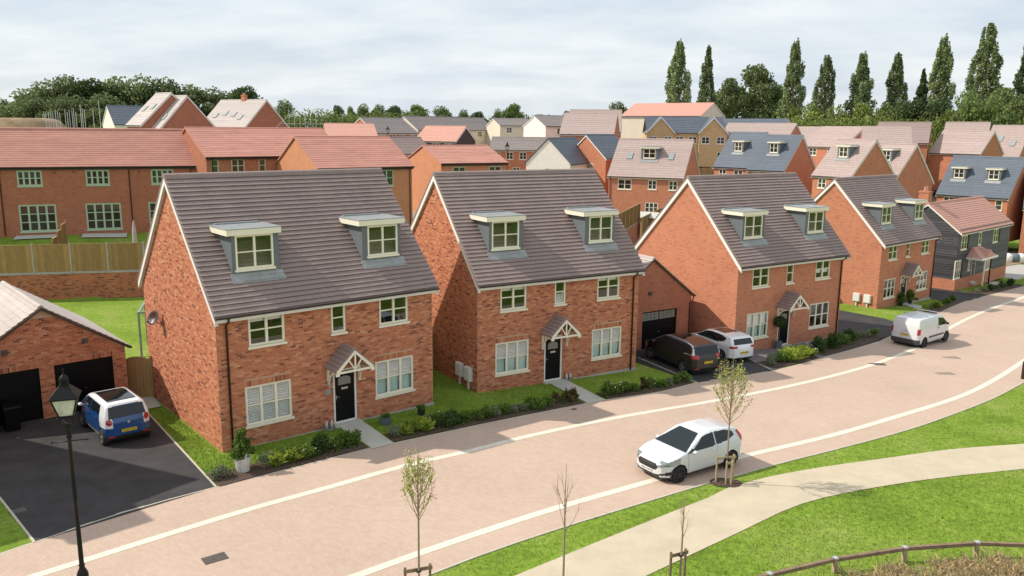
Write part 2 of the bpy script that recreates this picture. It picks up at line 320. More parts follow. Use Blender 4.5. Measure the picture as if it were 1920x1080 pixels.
M['drivepave'] = paving_mat('grey_block_paving', (.17, .145, .155), (.22, .185, .19))
M['asphalt'] = pm('asphalt', (.040, .038, .038), .9, var=.35, scale=1.1, bump=.4, bscale=90)
M['gravel'] = pm('path_gravel', (.53, .45, .325), .95, var=.10, scale=1.2, bump=.5, bscale=60)
M['edging'] = pm('edging_stone', (.52, .47, .38), .85, var=.1)
M['soil'] = pm('soil', (.30, .21, .12), .95, var=.3, scale=.6)
def leafmat(name, col, isl=.45, rnd=.2, trans=.45):
    mt, t, b = newmat(name); b.inputs["Roughness"].default_value = .75; b.inputs["Specular IOR Level"].default_value = .2
    N = t.nodes.new; L = t.links.new
    gi = N("ShaderNodeNewGeometry"); oi = N("ShaderNodeObjectInfo")
    c = ramp(t, gi.outputs["Random Per Island"], [(0, tuple(x*(1-isl) for x in col)), (.6, col), (1, (col[0]*(1+isl*1.5), col[1]*(1+isl), col[2]*(1+isl*.6)))])
    mr = N("ShaderNodeMapRange"); mr.inputs["To Min"].default_value = 1-rnd; mr.inputs["To Max"].default_value = 1+rnd; L(oi.outputs["Random"], mr.inputs["Value"])
    mu = N("ShaderNodeMixRGB"); mu.blend_type = 'MULTIPLY'; mu.inputs[0].default_value = 1; L(c, mu.inputs[1]); L(mr.outputs[0], mu.inputs[2]); L(mu.outputs[0], b.inputs["Base Color"])
    o = [n for n in t.nodes if n.type == 'OUTPUT_MATERIAL'][0]; tl = N("ShaderNodeBsdfTranslucent"); L(mu.outputs[0], tl.inputs[0]); mxs = N("ShaderNodeMixShader"); mxs.inputs[0].default_value = trans
    L(b.outputs[0], mxs.inputs[1]); L(tl.outputs[0], mxs.inputs[2]); L(mxs.outputs[0], o.inputs[0]); return mt
M['leaf_poplar'] = leafmat('leaf_poplar', (.25, .315, .15)); M['leaf_broad'] = leafmat('leaf_broad', (.20, .28, .095)); M['leaf_dark'] = leafmat('leaf_dark', (.085, .13, .05))
M['leaf_wood'] = leafmat('leaf_wood', (.17, .22, .10)); M['leaf_hedge'] = leafmat('leaf_hedge', (.20, .26, .075)); M['leaf_willow'] = leafmat('leaf_pale', (.21, .27, .11))
M['leaf_lime'] = leafmat('leaf_lime', (.32, .42, .07)); M['leaf_shrub'] = leafmat('leaf_shrub', (.14, .235, .045)); M['leaf_silver'] = leafmat('leaf_silver', (.24, .29, .18)); M['leaf_deep'] = leafmat('leaf_deep', (.075, .14, .04))
M['leaf_spring'] = leafmat('leaf_spring', (.42, .48, .14)); M['petal'] = pm('petal_white', (.8, .78, .7), .7); M['straw'] = leafmat('dry_grass', (.56, .47, .28)); M['leaf_bronze'] = leafmat('leaf_bronze', (.15, .12, .05))
HAZE = 0
# ------------------------------------------------------------------ background houses (position, turn, base, width, depth, eaves, ridge)
BG = {"terrace": [-37.39, 66.83, 0.388, 3.67, 22.34, 5.48, 5.28, 8.16], "terrace2": [-22.46, 73.53, 0.671, 4.73, 12.08, 9.03, 5.01, 7.27], "gable3": [-14.04, 69.1, 0.65, 4.07, 8.27, 8.05, 5.01, 7.33], "gable4": [-5.72, 82.59, 0.508, 3.89, 6.9, 8.49, 5.06, 6.58], "brownbehind": [-12.97, 100.37, 0.694, 4.12, 4.2, 5.03, 5.02, 6.88], "redL": [-22.29, 113.94, 0.264, 5.94, 6.4, 10.07, 5.05, 6.63], "greyrow1": [-23.44, 149.27, 0.836, 6.15, 9.18, 8.69, 4.95, 7.59], "greyrow2": [-13.51, 165.24, 0.846, 6.72, 21.0, 7.59, 4.96, 7.43], "orange": [-9.79, 121.59, -0.39, 5.26, 6.37, 6.47, 4.98, 7.09], "cream1": [-0.67, 166.92, 0.424, 7.57, 7.31, 6.9, 5.07, 6.46], "cream2": [6.29, 151.1, 0.503, 7.53, 5.9, 7.82, 5.02, 6.9], "brownbig": [11.8, 128.81, -0.217, 6.3, 7.93, 9.13, 5.09, 8.23], "brownback": [13.67, 140.55, -0.135, 6.62, 8.39, 9.0, 5.04, 8.67], "midrow": [0.92, 143.13, -0.131, 3.59, 9.0, 6.24, 4.98, 7.07], "creamslate": [6.23, 106.91, 1.153, 2.99, 9.71, 5.81, 4.92, 8.06], "brickK": [11.25, 109.02, 0.659, 3.62, 4.77, 7.31, 4.94, 7.86], "dormerL": [17.5, 102.93, -0.427, 1.51, 9.1, 8.58, 5.09, 9.53], "redbig": [30.31, 160.86, -0.676, 7.03, 16.6, 9.95, 7.61, 10.04], "slateO": [45.84, 159.44, -0.587, 6.92, 12.15, 8.63, 4.97, 7.36], "brownP": [43.27, 146.85, -0.593, 5.98, 11.82, 8.93, 4.96, 7.42], "slateQ1": [31.01, 110.31, -0.799, 2.38, 4.94, 8.25, 5.11, 9.58], "slateQ2": [34.13, 105.86, -0.766, 2.25, 4.78, 8.63, 5.12, 9.41], "brownR1": [39.98, 97.76, -0.954, 1.99, 4.9, 8.65, 5.12, 9.31], "brownR2": [46.63, 101.81, -1.037, 1.08, 5.14, 7.65, 5.1, 9.72], "rowT": [50.13, 128.03, -1.064, 4.92, 7.6, 8.29, 4.94, 7.94], "rowT0": [53.22, 151.39, -0.715, 5.42, 4.6, 7.54, 4.99, 7.47], "rowS": [52.33, 118.16, -0.351, 5.08, 6.1, 8.63, 5.13, 7.81], "rightU1": [70.21, 130.21, -0.589, 4.21, 5.9, 8.31, 5.11, 9.52], "rightU2": [74.75, 126.26, -0.818, 3.62, 5.0, 8.29, 5.1, 9.66], "slateV": [59.42, 104.51, -0.846, -0.59, 8.15, 8.2, 5.09, 9.84], "cottage": [41.63, 77.68, 0.732, -1.26, 12.6, 5.7, 4.9, 7.29], "leftX0": [-69.18, 150.02, 0.682, 7.14, 5.72, 8.04, 4.99, 8.27], "leftX1": [-49.5, 119.71, -0.719, 7.08, 4.47, 9.01, 5.0, 9.51], "leftX2": [-47.1, 119.14, -0.648, 6.53, 3.83, 8.73, 4.99, 9.69], "leftY": [-41.62, 130.16, -0.525, 6.68, 9.8, 9.1, 5.01, 9.37]}
# ------------------------------------------------------------------ terrain
WL = [(-70, 47.0), (-33.6, 53.3), (-25.4, 55.2), (-17, 57.6), (-6, 58.5), (6, 65), (20, 79), (45, 100), (80, 125), (200, 210)]
def tback(x, y):              # signed distance behind the line that closes the front gardens
    best = 1e9; sg = 1
    for a, b in zip(WL[:-1], WL[1:]):
        dx, dy = b[0]-a[0], b[1]-a[1]; L2 = dx*dx+dy*dy; t = min(max(((x-a[0])*dx+(y-a[1])*dy)/L2, 0), 1)
        qx, qy = a[0]+t*dx, a[1]+t*dy; d = math.hypot(x-qx, y-qy)
        if d < best: best = d; sg = 1 if dx*(y-a[1])-dy*(x-a[0]) > 0 else -1
    return best*sg
CP = [(v[0], v[1], v[3]-.06) for k, v in BG.items() if k != 'cottage']+[(-60, 52, 2.5), (-33, 55.5, 2.55), (-25, 57.5, 2.6), (-10, 60.5, 2.6), (4, 66, 1.2), (18, 80, .4), (40, 99, .2), (60, 112, -.8), (90, 105, -1.8), (-80, 120, 6.5), (-60, 250, 8), (0, 260, 8), (80, 260, 7.5), (120, 200, 6), (150, 140, 2)]
def terr(x, y):
    zf = gz(x, y); t = tback(x, y)
    if t < .35: return zf
    sw = sz = 0
    for a in CP:
        d2 = (x-a[0])**2+(y-a[1])**2+4.0; q = 1/(d2*d2); sw += q; sz += q*a[2]
    zb = sz/sw; u = min((t-.35)/1.4, 1)
    if x > 46 and y < 100: u = min(u, max(0, (t-.35)/25))
    return zf+(zb-zf)*u
def grid_axis(a, b, st, far, g=1.35):
    v = list(np.arange(a, b+1e-6, st)); s = st
    while v[-1] < far: s *= g; v.append(v[-1]+s)
    s = st; lo = [v[0]]
    while lo[-1] > -far: s *= g; lo.append(lo[-1]-s)
    return lo[:0:-1]+v
gx = grid_axis(-46, 62, 1.2, 1500); gy = grid_axis(6, 130, 1.2, 2500)
gy = [y for y in gy if y > -150]
V = np.array([(x, y, terr(x, y)) for y in gy for x in gx]); nx = len(gx)
Fq = np.array([(j*nx+i, j*nx+i+1, (j+1)*nx+i+1, (j+1)*nx+i) for j in range(len(gy)-1) for i in range(nx-1)])
gme = npmesh('ground', V, Fq, M['grass'], True); gme.materials.append(M['estate'])
_c3 = V[Fq].mean(1); gme.polygons.foreach_set('material_index', [1 if (c[1] < 190 and -60 < c[0] < 110 and tback(c[0], c[1]) > (13 if c[0] < -12 else 5)) else 0 for c in _c3])
mkobj('ground', gme, kind='structure')

def densify(pl, st=1.0):
    # Catmull-Rom through surveyed points
    P = [np.array(q, float) for q in pl]; out = []
    for i in range(len(P)-1):
        p1 = P[i]; p2 = P[i+1]; L_ = np.linalg.norm(p2-p1); n = max(1, int(L_/st)); p0 = P[i-1] if i else 2*p1-p2; p3 = P[i+2] if i+2 < len(P) else 2*p2-p1; p0 = p1+(p0-p1)*L_/max(np.linalg.norm(p0-p1), 1e-6); p3 = p2+(p3-p2)*L_/max(np.linalg.norm(p3-p2), 1e-6)
        for k in range(n):
            t = k/n; out.append(.5*((2*p1)+(-p0+p2)*t+(2*p0-5*p1+4*p2-p3)*t*t+(-p0+3*p1-3*p2+p3)*t**3))
    out.append(P[-1]); return out
def ext(pl, a=0, b=0):
    P = [np.array(q, float) for q in pl]
    if a: d = P[0]-P[1]; l = np.linalg.norm(d); k = max(1, int(a/l)); P = [P[0]+d/l*a*q/k for q in range(k, 0, -1)]+P
    if b: d = P[-1]-P[-2]; l = np.linalg.norm(d); k = max(1, int(b/l)); P = P+[P[-1]+d/l*b*q/k for q in range(1, k+1)]
    return P
def offset(pl, d):
    out = []
    for i, p in enumerate(pl):
        a = pl[max(i-1, 0)]; b = pl[min(i+1, len(pl)-1)]; t = b-a; t = t/np.linalg.norm(t); out.append(p+np.array([-t[1], t[0]])*d)
    return out
def sheet(name, poly, off, mat, step=1.2, thick=0.0, zf=gz, **k):
    bm = bmesh.new(); vs = [bm.verts.new((p[0], p[1], 0)) for p in poly]; bm.faces.new(vs); bmesh.ops.triangulate(bm, faces=bm.faces[:], ngon_method='EAR_CLIP')
    bmesh.ops.dissolve_limit(bm, angle_limit=.001, verts=bm.verts[:], edges=bm.edges[:])
    xs = [p[0] for p in poly]; ys = [p[1] for p in poly]
    for ax, lo, hi in ((0, min(xs), max(xs)), (1, min(ys), max(ys))):
        c = math.floor(lo/step)*step+step
        while c < hi:
            n = (1, 0, 0) if ax == 0 else (0, 1, 0); co = (c, 0, 0) if ax == 0 else (0, c, 0)
            bmesh.ops.bisect_plane(bm, geom=bm.verts[:]+bm.edges[:]+bm.faces[:], plane_co=co, plane_no=n, dist=1e-5); c += step
    for v in bm.verts: v.co.z = zf(v.co.x, v.co.y)+off
    bmesh.ops.recalc_face_normals(bm, faces=bm.faces[:])
    if sum(f.normal.z for f in bm.faces) < 0: bmesh.ops.reverse_faces(bm, faces=bm.faces[:])
    if thick:
        r = bmesh.ops.extrude_face_region(bm, geom=bm.faces[:])
        # the extruded copy becomes the top; original sinks below ground
        tops = [e for e in r['geom'] if isinstance(e, bmesh.types.BMVert)]
        for v in tops: v.co.z += thick
        bmesh.ops.recalc_face_normals(bm, faces=bm.faces[:])
    me = bpy.data.meshes.new(name); bm.to_mesh(me); bm.free(); me.materials.append(mat)
    return mkobj(name, me, **k)
def ribbon(name, A, B, off, mat, n=None, nc=6, **k):
    # resample both edges to the same station count
    def res(P, n):
        P = np.array(P); s = np.r_[0, np.cumsum(np.linalg.norm(np.diff(P, axis=0), axis=1))]; u = np.linspace(0, s[-1], n)
        return np.c_[np.interp(u, s, P[:, 0]), np.interp(u, s, P[:, 1])]
    n = n or 120; a = res(A, n); b = res(B, n); V = []; Fs = []
    for i in range(n):
        for j in range(nc+1):
            p = a[i]+(b[i]-a[i])*j/nc; V.append((p[0], p[1], gz(p[0], p[1])+off))
    for i in range(n-1):
        for j in range(nc): q = i*(nc+1)+j; Fs.append((q, q+nc+1, q+nc+2, q+1))
    V = np.array(V); Fs = np.array(Fs)
    v = np.cross(V[Fs[0][1]]-V[Fs[0][0]], V[Fs[0][3]]-V[Fs[0][0]])
    if v[2] < 0: Fs = Fs[:, ::-1]
    return mkobj(name, npmesh(name, V, Fs, mat), **k)
def edging(name, pl, wd, mat=None, ht=.035, **k):      # raised strip following the ground
    pl = [np.array(p, float) for p in pl]; L = offset(pl, wd/2); R = offset(pl, -wd/2); mb = MB(); b = len(mb.v)
    for l, r in zip(L, R):
        for p in (l, r):
            z = gz(p[0], p[1]); mb.v += [(p[0], p[1], z-.1), (p[0], p[1], z+ht)]
    for i in range(len(pl)-1):
        a = i*4; c = a+4; mb.f += [(a+1, a+3, c+3, c+1), (a, a+1, c+1, c), (a+3, a+2, c+2, c+3)]; mb.mi += [0]*3
    mb.f += [(0, 2, 3, 1), (len(pl)*4-4, len(pl)*4-3, len(pl)*4-1, len(pl)*4-2)]; mb.mi += [0]*2
    return mb.build(name, mat or M['edging'], **k)
GP = lambda L: [G(*q) for q in L]
FAR = GP([(65, 1018), (230, 962), (405, 915), (560, 876), (695, 841), (739, 832), (906, 796), (1102, 757), (1134, 751), (1240, 735), (1307, 718), (1449, 696), (1545, 671), (1650, 640), (1740, 597), (1807, 567), (1849, 555), (1893, 544), (1920, 537)])
FARD = densify(ext(FAR, 40, 25))
NEAR = GP([(804, 1079), (892, 1045), (1032, 997), (1148, 961), (1338, 904), (1382, 892), (1453, 872), (1560, 845), (1704, 806), (1801, 772), (1861, 748), (1916, 719.5)])
NEARD = densify(ext(NEAR, 40, 38))
ribbon('road', FARD, NEARD, .014, M['road'], n=170, nc=10, kind='structure')
L1 = densify(ext(GP([(78, 1077), (480, 952), (600, 919), (775, 870), (880, 846.5), (979, 821), (1160, 783), (1340, 752), (1506, 718.6), (1632, 685.5), (1678, 669), (1714, 654.4), (1774, 619), (1830, 590.6), (1920, 557)]), 30, 20))
L2 = densify(ext(GP([(670, 1080), (781, 1040), (1037, 955), (1160, 920), (1229, 900), (1386, 858), (1476, 837), (1560, 817), (1680, 782), (1801, 743.5), (1861, 714.6), (1920, 677)]), 30, 36))
for q in (L1, L2): ribbon('road_line', offset(q, .14), offset(q, -.14), .020, M['sett'], n=150, nc=1, kind='structure')
edging('kerb', NEARD, .06, ht=.03, kind='structure'); edging('kerb', offset(FARD, .03), .06, ht=.018, kind='structure')
PU = densify(ext(GP([(1000, 1066), (1160, 1000.5), (1279, 953), (1330, 933), (1366, 914), (1445, 893.6), (1560, 873.5), (1680, 857), (1777, 843.5), (1920, 832.6)]), 16, 14))
PL = densify(ext(GP([(1215, 1079), (1382, 1000.5), (1504, 945), (1595, 923), (1754, 897.6), (1920, 880)]), 14, 14))
ribbon('path', PU, PL, .016, M['gravel'], n=120, nc=5, kind='structure')
# driveways, front paths, paving
g = G
d1 = [g(405, 914), g(230, 962), g(65, 1018), g(0, 935), (-22.4, 30.6), (-20.6, 32.8), (-16.4, 34.2), g(270, 767)]
sheet('driveway', d1[::-1], .018, M['asphalt'], kind='structure')
edging('driveway_edging', densify([g(270, 767), g(405, 914)]), .06, kind='structure')
edging('driveway_edging', densify([g(65, 1018), g(0, 935), (-22.4, 30.6)]), .06, kind='structure')
edging('driveway_edging', densify([g(405, 914), g(230, 962), g(65, 1018)]), .05, ht=.022, kind='structure')
d2 = [g(1307, 718), g(1378, 707), g(1449, 696), g(1398, 670), (10.9, 47.0), (10.2, 47.0), (5.0, 43.6), g(1196, 671)]
sheet('driveway', d2, .018, M['asphalt'], kind='structure')
edging('driveway_edging', densify([g(1307, 718), g(1196, 671)]), .06, kind='structure')
edging('driveway_edging', densify([g(1449, 696), g(1398, 670)]), .06, kind='structure')
# H3 frontage and the drive beside it
d3 = [g(1449, 694), g(1540, 671), g(1572, 664), g(1650, 639), g(1700, 615), (25.5, 55.5), (23.2, 59.6), (17.5, 63.5), (13.5, 60), (19.3, 52.6), g(1375, 658), g(1396, 671)]
sheet('driveway', d3, .012, M['drivepave'], kind='structure')
d4 = [g(1600, 652), g(1650, 640), g(1700, 612), (26.2, 56.4), (22.2, 61.5), (17.3, 63.3), (14.6, 61.0), (19.4, 54.2), g(1590, 632)]
sheet('driveway', d4, .020, M['asphalt'], kind='structure')
d5 = [g(1745, 561), g(1770, 563), g(1807, 567), g(1849, 555), g(1779, 541.6), g(1748, 537), (30, 80), (27, 78)]
sheet('driveway', d5, .018, M['asphalt'], kind='structure')
sheet('path', [g(625, 795), g(699, 842.5), g(739, 832), g(671, 784)], .030, M['slab'], kind='structure')
sheet('path', [g(1025, 717), g(1102, 757), g(1136, 751), g(1056, 710)], .030, M['slab'], kind='structure')
sheet('path', [g(1692, 571), g(1728, 583), g(1742, 580), g(1707, 567)], .030, M['slab'], kind='structure')
sheet('path', [g(1831, 527), g(1868, 535), g(1880, 531), g(1843, 524)], .030, M['slab'], kind='structure')
sheet('patio', [g(243, 747), g(272, 769), g(303, 763), g(284, 741)], .035, M['slab'], kind='structure')
sheet('patio', [g(437, 893), g(405, 908), g(420, 912), g(455, 900)], .030, M['drivepave'], kind='structure')
sheet('pavement', [(49.5, 79.5), (58, 88), (54, 93), (46, 84.5)], .02, M['concrete'], kind='structure')
sheet('sand_patch', [(50, 86), (64, 96), (60, 104), (46, 94)], .02, M['soil'], kind='structure', zf=lambda x, y: terr(x, y)+.05)
BEDS = []
def bed(pts, dep):
    a = densify(GP(pts), .6); a = [p for p in a]; f = offset(a, .07); b = offset(a, dep)
    BEDS.append((f, b, dep)); ribbon('flower_bed', f, b, .045, M['mulch'], n=max(6, len(a)), nc=2, kind='structure')
bed([(412, 915), (560, 876), (693, 842)], 1.15)
bed([(742, 831), (906, 796), (1098, 758)], 1.0)
bed([(1140, 750), (1240, 735), (1303, 719)], 1.0)
bed([(1455, 692), (1500, 683), (1540, 672)], 1.3)
bed([(1548, 668), (1600, 655), (1662, 633)], 1.5)
bed([(1742, 596), (1775, 581), (1806, 567)], 1.5)
bed([(1851, 554.5), (1893, 544), (1925, 536)], 1.7)
# ------------------------------------------------------------------ house parts
def wall_rects(u0, u1, z0, z1, holes):
    us = sorted({u0, u1}|{h[0] for h in holes}|{h[1] for h in holes}); zz = sorted({z0, z1}|{h[2] for h in holes}|{h[3] for h in holes})
    us = [u for u in us if u0 <= u <= u1]; zz = [z for z in zz if z0 <= z <= z1]
    for a, b in zip(us[:-1], us[1:]):
        for c, d in zip(zz[:-1], zz[1:]):
            m_, n_ = (a+b)/2, (c+d)/2
            if not any(h[0] < m_ < h[1] and h[2] < n_ < h[3] for h in holes): yield a, b, c, d
def house_shell(mb, W, D, He, Hr, holes, reveal=.11, inset=0.0):
    """four walls, front openings with reveals, two gables"""
    x0, x1, y0, y1 = -W/2+inset, W/2-inset, -D/2+inset, D/2-inset
    for a, b, c, d in wall_rects(x0, x1, -.3, He, holes): mb.poly([(a, y0, c), (b, y0, c), (b, y0, d), (a, y0, d)])
    for a, b, c, d in holes:
        r = y0+reveal
        mb.poly([(a, y0, c), (a, y0, d), (a, r, d), (a, r, c)]); mb.poly([(b, y0, d), (b, y0, c), (b, r, c), (b, r, d)])
        mb.poly([(a, y0, c), (a, r, c), (b, r, c), (b, y0, c)]); mb.poly([(a, y0, d), (b, y0, d), (b, r, d), (a, r, d)])
    mb.poly([(x1, y1, -.3), (x0, y1, -.3), (x0, y1, He), (x1, y1, He)])
    k = (Hr-He)/(D/2); hp = Hr-inset*0
    mb.poly([(x0, y1, -.3), (x0, y0, -.3), (x0, y0, He), (x0, 0, He+k*(D/2)-.02), (x0, y1, He)])
    mb.poly([(x1, y0, -.3), (x1, y1, -.3), (x1, y1, He), (x1, 0, He+k*(D/2)-.02), (x1, y0, He)])
def window(parent, x0, x1, z0, z1, y, nx=2, ny=2, mat='cream', glassm='glass', rz=0.0, fr=.075, sill=True, name='window', behind=None, rec=.05, sub=True, depth=.07, labels=None):
    """frame with mullions, panes and sill; built about its own foot centre, facing -y before turning"""
    w = x1-x0; h = z1-z0; mb = MB(); y0, y1 = rec, rec+depth; X0, X1 = -w/2, w/2
    mb.box(X0, X0+fr, y0, y1, 0, h); mb.box(X1-fr, X1, y0, y1, 0, h); mb.box(X0+fr, X1-fr, y0, y1, h-fr, h); mb.box(X0+fr, X1-fr, y0, y1, 0, fr)
    mw = fr*1.15; cw = (w-2*fr-(nx-1)*mw)/nx; tb = fr*.6; ch = (h-2*fr-(ny-1)*tb)/ny
    for i in range(1, nx): a = X0+fr+i*cw+(i-1)*mw; mb.box(a, a+mw, y0-.004, y1, fr, h-fr)
    for i in range(nx):
        a = X0+fr+i*(cw+mw)
        for j in range(1, ny): c = fr+j*ch+(j-1)*tb; mb.box(a, a+cw, y0+.008, y1, c, c+tb)
    f = mb.build(name, M[mat], parent, loc=None)
    ca, sa = math.cos(rz), math.sin(rz)
    if isinstance(y, tuple): f.location = (y[0], y[1], z0)
    else: f.location = ((x0+x1)/2, y, z0)
    f.rotation_euler = (0, 0, rz)
    if sub:
        po = .028 if rec > -.01 else .004; pm_ = MB().box(-cw/2, cw/2, y0+po, y0+po+.006, 0, ch).mesh('pane', M[glassm])
        for i in range(nx):
            for j in range(ny): mkobj('pane', pm_, f, loc=(X0+fr+i*(cw+mw)+cw/2, 0, fr+j*(ch+tb)))
    else:
        pb = MB(); po = .028 if rec > -.01 else .004
        for i in range(nx):
            for j in range(ny): a = X0+fr+i*(cw+mw); c = fr+j*(ch+tb); pb.box(a, a+cw, y0+po, y0+po+.006, c, c+ch)
        pb.build('pane', M[glassm], f)
    if sill: MB().box(X0-.05, X1+.05, -.055, y1-.002, -.085, -.002).build('sill', M[mat], f)
    if behind:
        kinds = behind if isinstance(behind, (list, tuple)) else [behind]
        bl = MB(); cu = MB(); lo = MB(); yb = y1+.03
        for i in range(nx):
            a = X0+fr+i*(cw+mw)
            for j in range(ny):
                c = fr+j*(ch+tb); kd = kinds[j % len(kinds)]
                if kd == 'louvre':
                    bl.box(a-.01, a+.035, yb, yb+.03, c, c+ch); bl.box(a+cw-.035, a+cw+.01, yb, yb+.03, c, c+ch); bl.box(a+.035, a+cw-.035, yb, yb+.03, c, c+.03); bl.box(a+.035, a+cw-.035, yb, yb+.03, c+ch-.03, c+ch)
                    n = int((ch-.06)/.062)
                    for q in range(n):
                        z = c+.035+q*.062
                        bl.hexa([(a+.035, yb-.012, z), (a+cw-.035, yb-.012, z), (a+cw-.035, yb+.030, z+.030), (a+.035, yb+.030, z+.030), (a+.035, yb-.012, z+.008), (a+cw-.035, yb-.012, z+.008), (a+cw-.035, yb+.030, z+.038), (a+.035, yb+.030, z+.038)])
                elif kd == 'blind': lo.box(a-.01, a+cw+.01, yb+.02, yb+.024, c, c+ch)
                elif kd == 'halfblind': lo.box(a-.01, a+cw+.01, yb+.02, yb+.024, c+ch*.55, c+ch)
                elif kd == 'curtain': cu.box(a-.01, a+cw+.01, yb+.05, yb+.056, c-.03, c+ch+.03)
        if bl.v: bl.build('shutter', M['blind'], f)
        if lo.v: lo.build('blind', M['blind'], f)
        if cu.v: cu.build('curtain', M['curtain'], f)
    return f
def bond(u0, u1, z0, z1, holes, top=None):
    """stretcher bond: yields (u, z, width); holes and the sloping line top(u) are respected"""
    ph, pw, g_ = .075, .225, .010; nrow = int((z1-z0)/ph)
    for r in range(nrow):
        z = z0+r*ph; off = 0 if r % 2 == 0 else pw/2; a = u0-off
        segs = [(u0, u1)]
        for h in holes:
            if z+ph-.012 > h[2] and z < h[3]-.002:
                ns = []
                for s in segs:
                    if h[1] <= s[0] or h[0] >= s[1]: ns.append(s)
                    else:
                        if h[0] > s[0]: ns.append((s[0], h[0]))
                        if h[1] < s[1]: ns.append((h[1], s[1]))
                segs = ns
        if top: lo, hi = top(z+ph); segs = [(max(s[0], lo), min(s[1], hi)) for s in segs if min(s[1], hi)-max(s[0], lo) > .05]
        n = int((u1-a)/pw)+2
        for i in range(n):
            b0, b1 = a+i*pw, a+(i+1)*pw-g_
            for s in segs:
                c0, c1 = max(b0, s[0]+.002), min(b1, s[1]-.002)
                if c1-c0 > .03: yield c0, z, c1-c0
def lay_bricks(wall, faces, near, nsingle=300, proud=.005):
    """faces: list of (bricks, frame) where frame maps (u, z, out) to house coordinates; the nearest ones become objects"""
    allb = []
    for lst, fr in faces:
        for u, z, wd, hh in lst: allb.append((u, z, wd, hh, fr))
    if nsingle:
        key = [(Vector(fr(u+wd/2, z, 0))-near).length for u, z, wd, hh, fr in allb]; order = sorted(range(len(allb)), key=lambda i: key[i])
        single = set(order[:nsingle])
    else: single = set()
    cache = {}; st = MB()
    for i, (u, z, wd, hh, fr) in enumerate(allb):
        p = proud+random.uniform(-.002, .003); ins = -.006
        pts = [fr(u, z, ins), fr(u+wd, z, ins), fr(u+wd, z, p), fr(u, z, p), fr(u, z+hh, ins), fr(u+wd, z+hh, ins), fr(u+wd, z+hh, p), fr(u, z+hh, p)]
        if i in single:
            o0 = Vector(fr(u, z, 0)); kk = (round(wd, 3), round(hh, 3), id(fr))
            if kk not in cache:
                mb = MB(); q = [tuple(Vector(t)-o0) for t in pts]; mb.hexa(q); cache[kk] = mb.mesh('brick', M['brick_multi'])
            mkobj('brick', cache[kk], wall, loc=tuple(o0))
        else: st.hexa(pts)
    if st.v: st.build('brickwork', M['brick_multi_i'], wall, kind='stuff')
def course_roof(parent, W, D, He, Hr, ov, oe, mat, nc, single=True, tile=.30, lip=.045, sides=('front', 'back'), ridge=True, jitter=.004, name='roof', z0e=None):
    """roof slab with overlapping tile courses; He is the height of the tile edge at the eaves"""
    k = (Hr-He)/(D/2+oe); sl = MB(); x0, x1 = -W/2-ov, W/2+ov; t = .10
    ye = D/2+oe
    sl.prism([(x0, -ye, He-t), (x0, 0, Hr-t), (x0, ye, He-t), (x0, ye, He-.03), (x0, 0, Hr-.03), (x0, -ye, He-.03)][::-1], (W+2*ov, 0, 0))
    rf = sl.build(name, mat, parent)
    L = math.hypot(D/2+oe, Hr-He); uy, uz = (D/2+oe)/L, (Hr-He)/L; ny, nz_ = -uz, uy
    joined = MB()
    for sd in sides:
        sg = -1 if sd == 'front' else 1
        for c in range(nc):
            a0 = L*c/nc; a1 = L*(c+1)/nc+.03*(c < nc-1)
            mb = MB() if (single and sd == 'front') else joined
            n = max(1, int(round((x1-x0)/tile))) if (single and sd == 'front') else 1; tw = (x1-x0)/n; off = (tw/2 if c % 2 else 0)
            edges = [x0]+[x0+off+i*tw for i in range(0 if off else 1, n+1) if x0+off+i*tw < x1-.02]+[x1]
            for e0, e1 in zip(edges[:-1], edges[1:]):
                if e1-e0 < .02: continue
                j = random.uniform(0, jitter); g2 = .0015 if n > 1 else 0
                def P(a, h, x): # along slope a from eave, h above slab line
                    y = (-(D/2+oe)+uy*a); z = He-.03+uz*a; y += ny*h; z += nz_*h
                    return (x, y if sg < 0 else -y, z)
                lo, hi = lip+j, .014; b0_ = max(0, lip-.024)
                q = [P(a0, b0_, e0+g2), P(a0, b0_, e1-g2), P(a1, 0, e1-g2), P(a1, 0, e0+g2), P(a0, lo, e0+g2), P(a0, lo, e1-g2), P(a1, hi, e1-g2), P(a1, hi, e0+g2)]
                if sg > 0: q = [q[1], q[0], q[3], q[2], q[5], q[4], q[7], q[6]]
                mb.hexa(q)
            if single and sd == 'front': mb.build('tile_course', mat, rf)
    if joined.v: joined.build('roof_tiles', mat, rf, kind='stuff')
    if ridge:
        rb = MB(); n = max(1, int((W+2*ov)/.45)); tw = (x1-x0)/n
        for i in range(n):
            a, b = x0+i*tw+.003, x0+(i+1)*tw-.003; h = Hr+.03
            rb.prism([(a, -.13, h-.12), (a, -.09, h-.02), (a, 0, h+.025), (a, .09, h-.02), (a, .13, h-.12)][::-1], (b-a, 0, 0))
        rb.build('ridge', mat, rf)
    return rf
def barge(parent, W, D, He, Hr, ov, oe, h=.20, mat='white', ends=(-1, 1), t=.025, drop=.07):
    k = (Hr-He)/(D/2+oe)
    for e in ends:
        x = e*(W/2+ov-.01)
        for sg in (-1, 1):
            ye = sg*(D/2+oe); a = (x, ye, He-drop); b = (x, 0, Hr-drop); mb = MB()
            hh = h*math.hypot(1, k); p = [(x, ye, He-drop-hh), (x, ye, He-drop), (x, 0, Hr-drop), (x, 0, Hr-drop-hh)]
            x2 = -e*t; mb.prism(p if (e*sg) < 0 else p[::-1], (x2, 0, 0))
            # soffit return back to the wall
            s0 = [(x+x2, ye, He-drop-hh+.02), (x+x2, ye, He-drop-hh+.035), (x+x2, 0, Hr-drop-hh+.035), (x+x2, 0, Hr-drop-hh+.02)]
            mb.prism(s0, (-e*(ov-.03), 0, 0)); mb.build('barge_board', M[mat], parent)
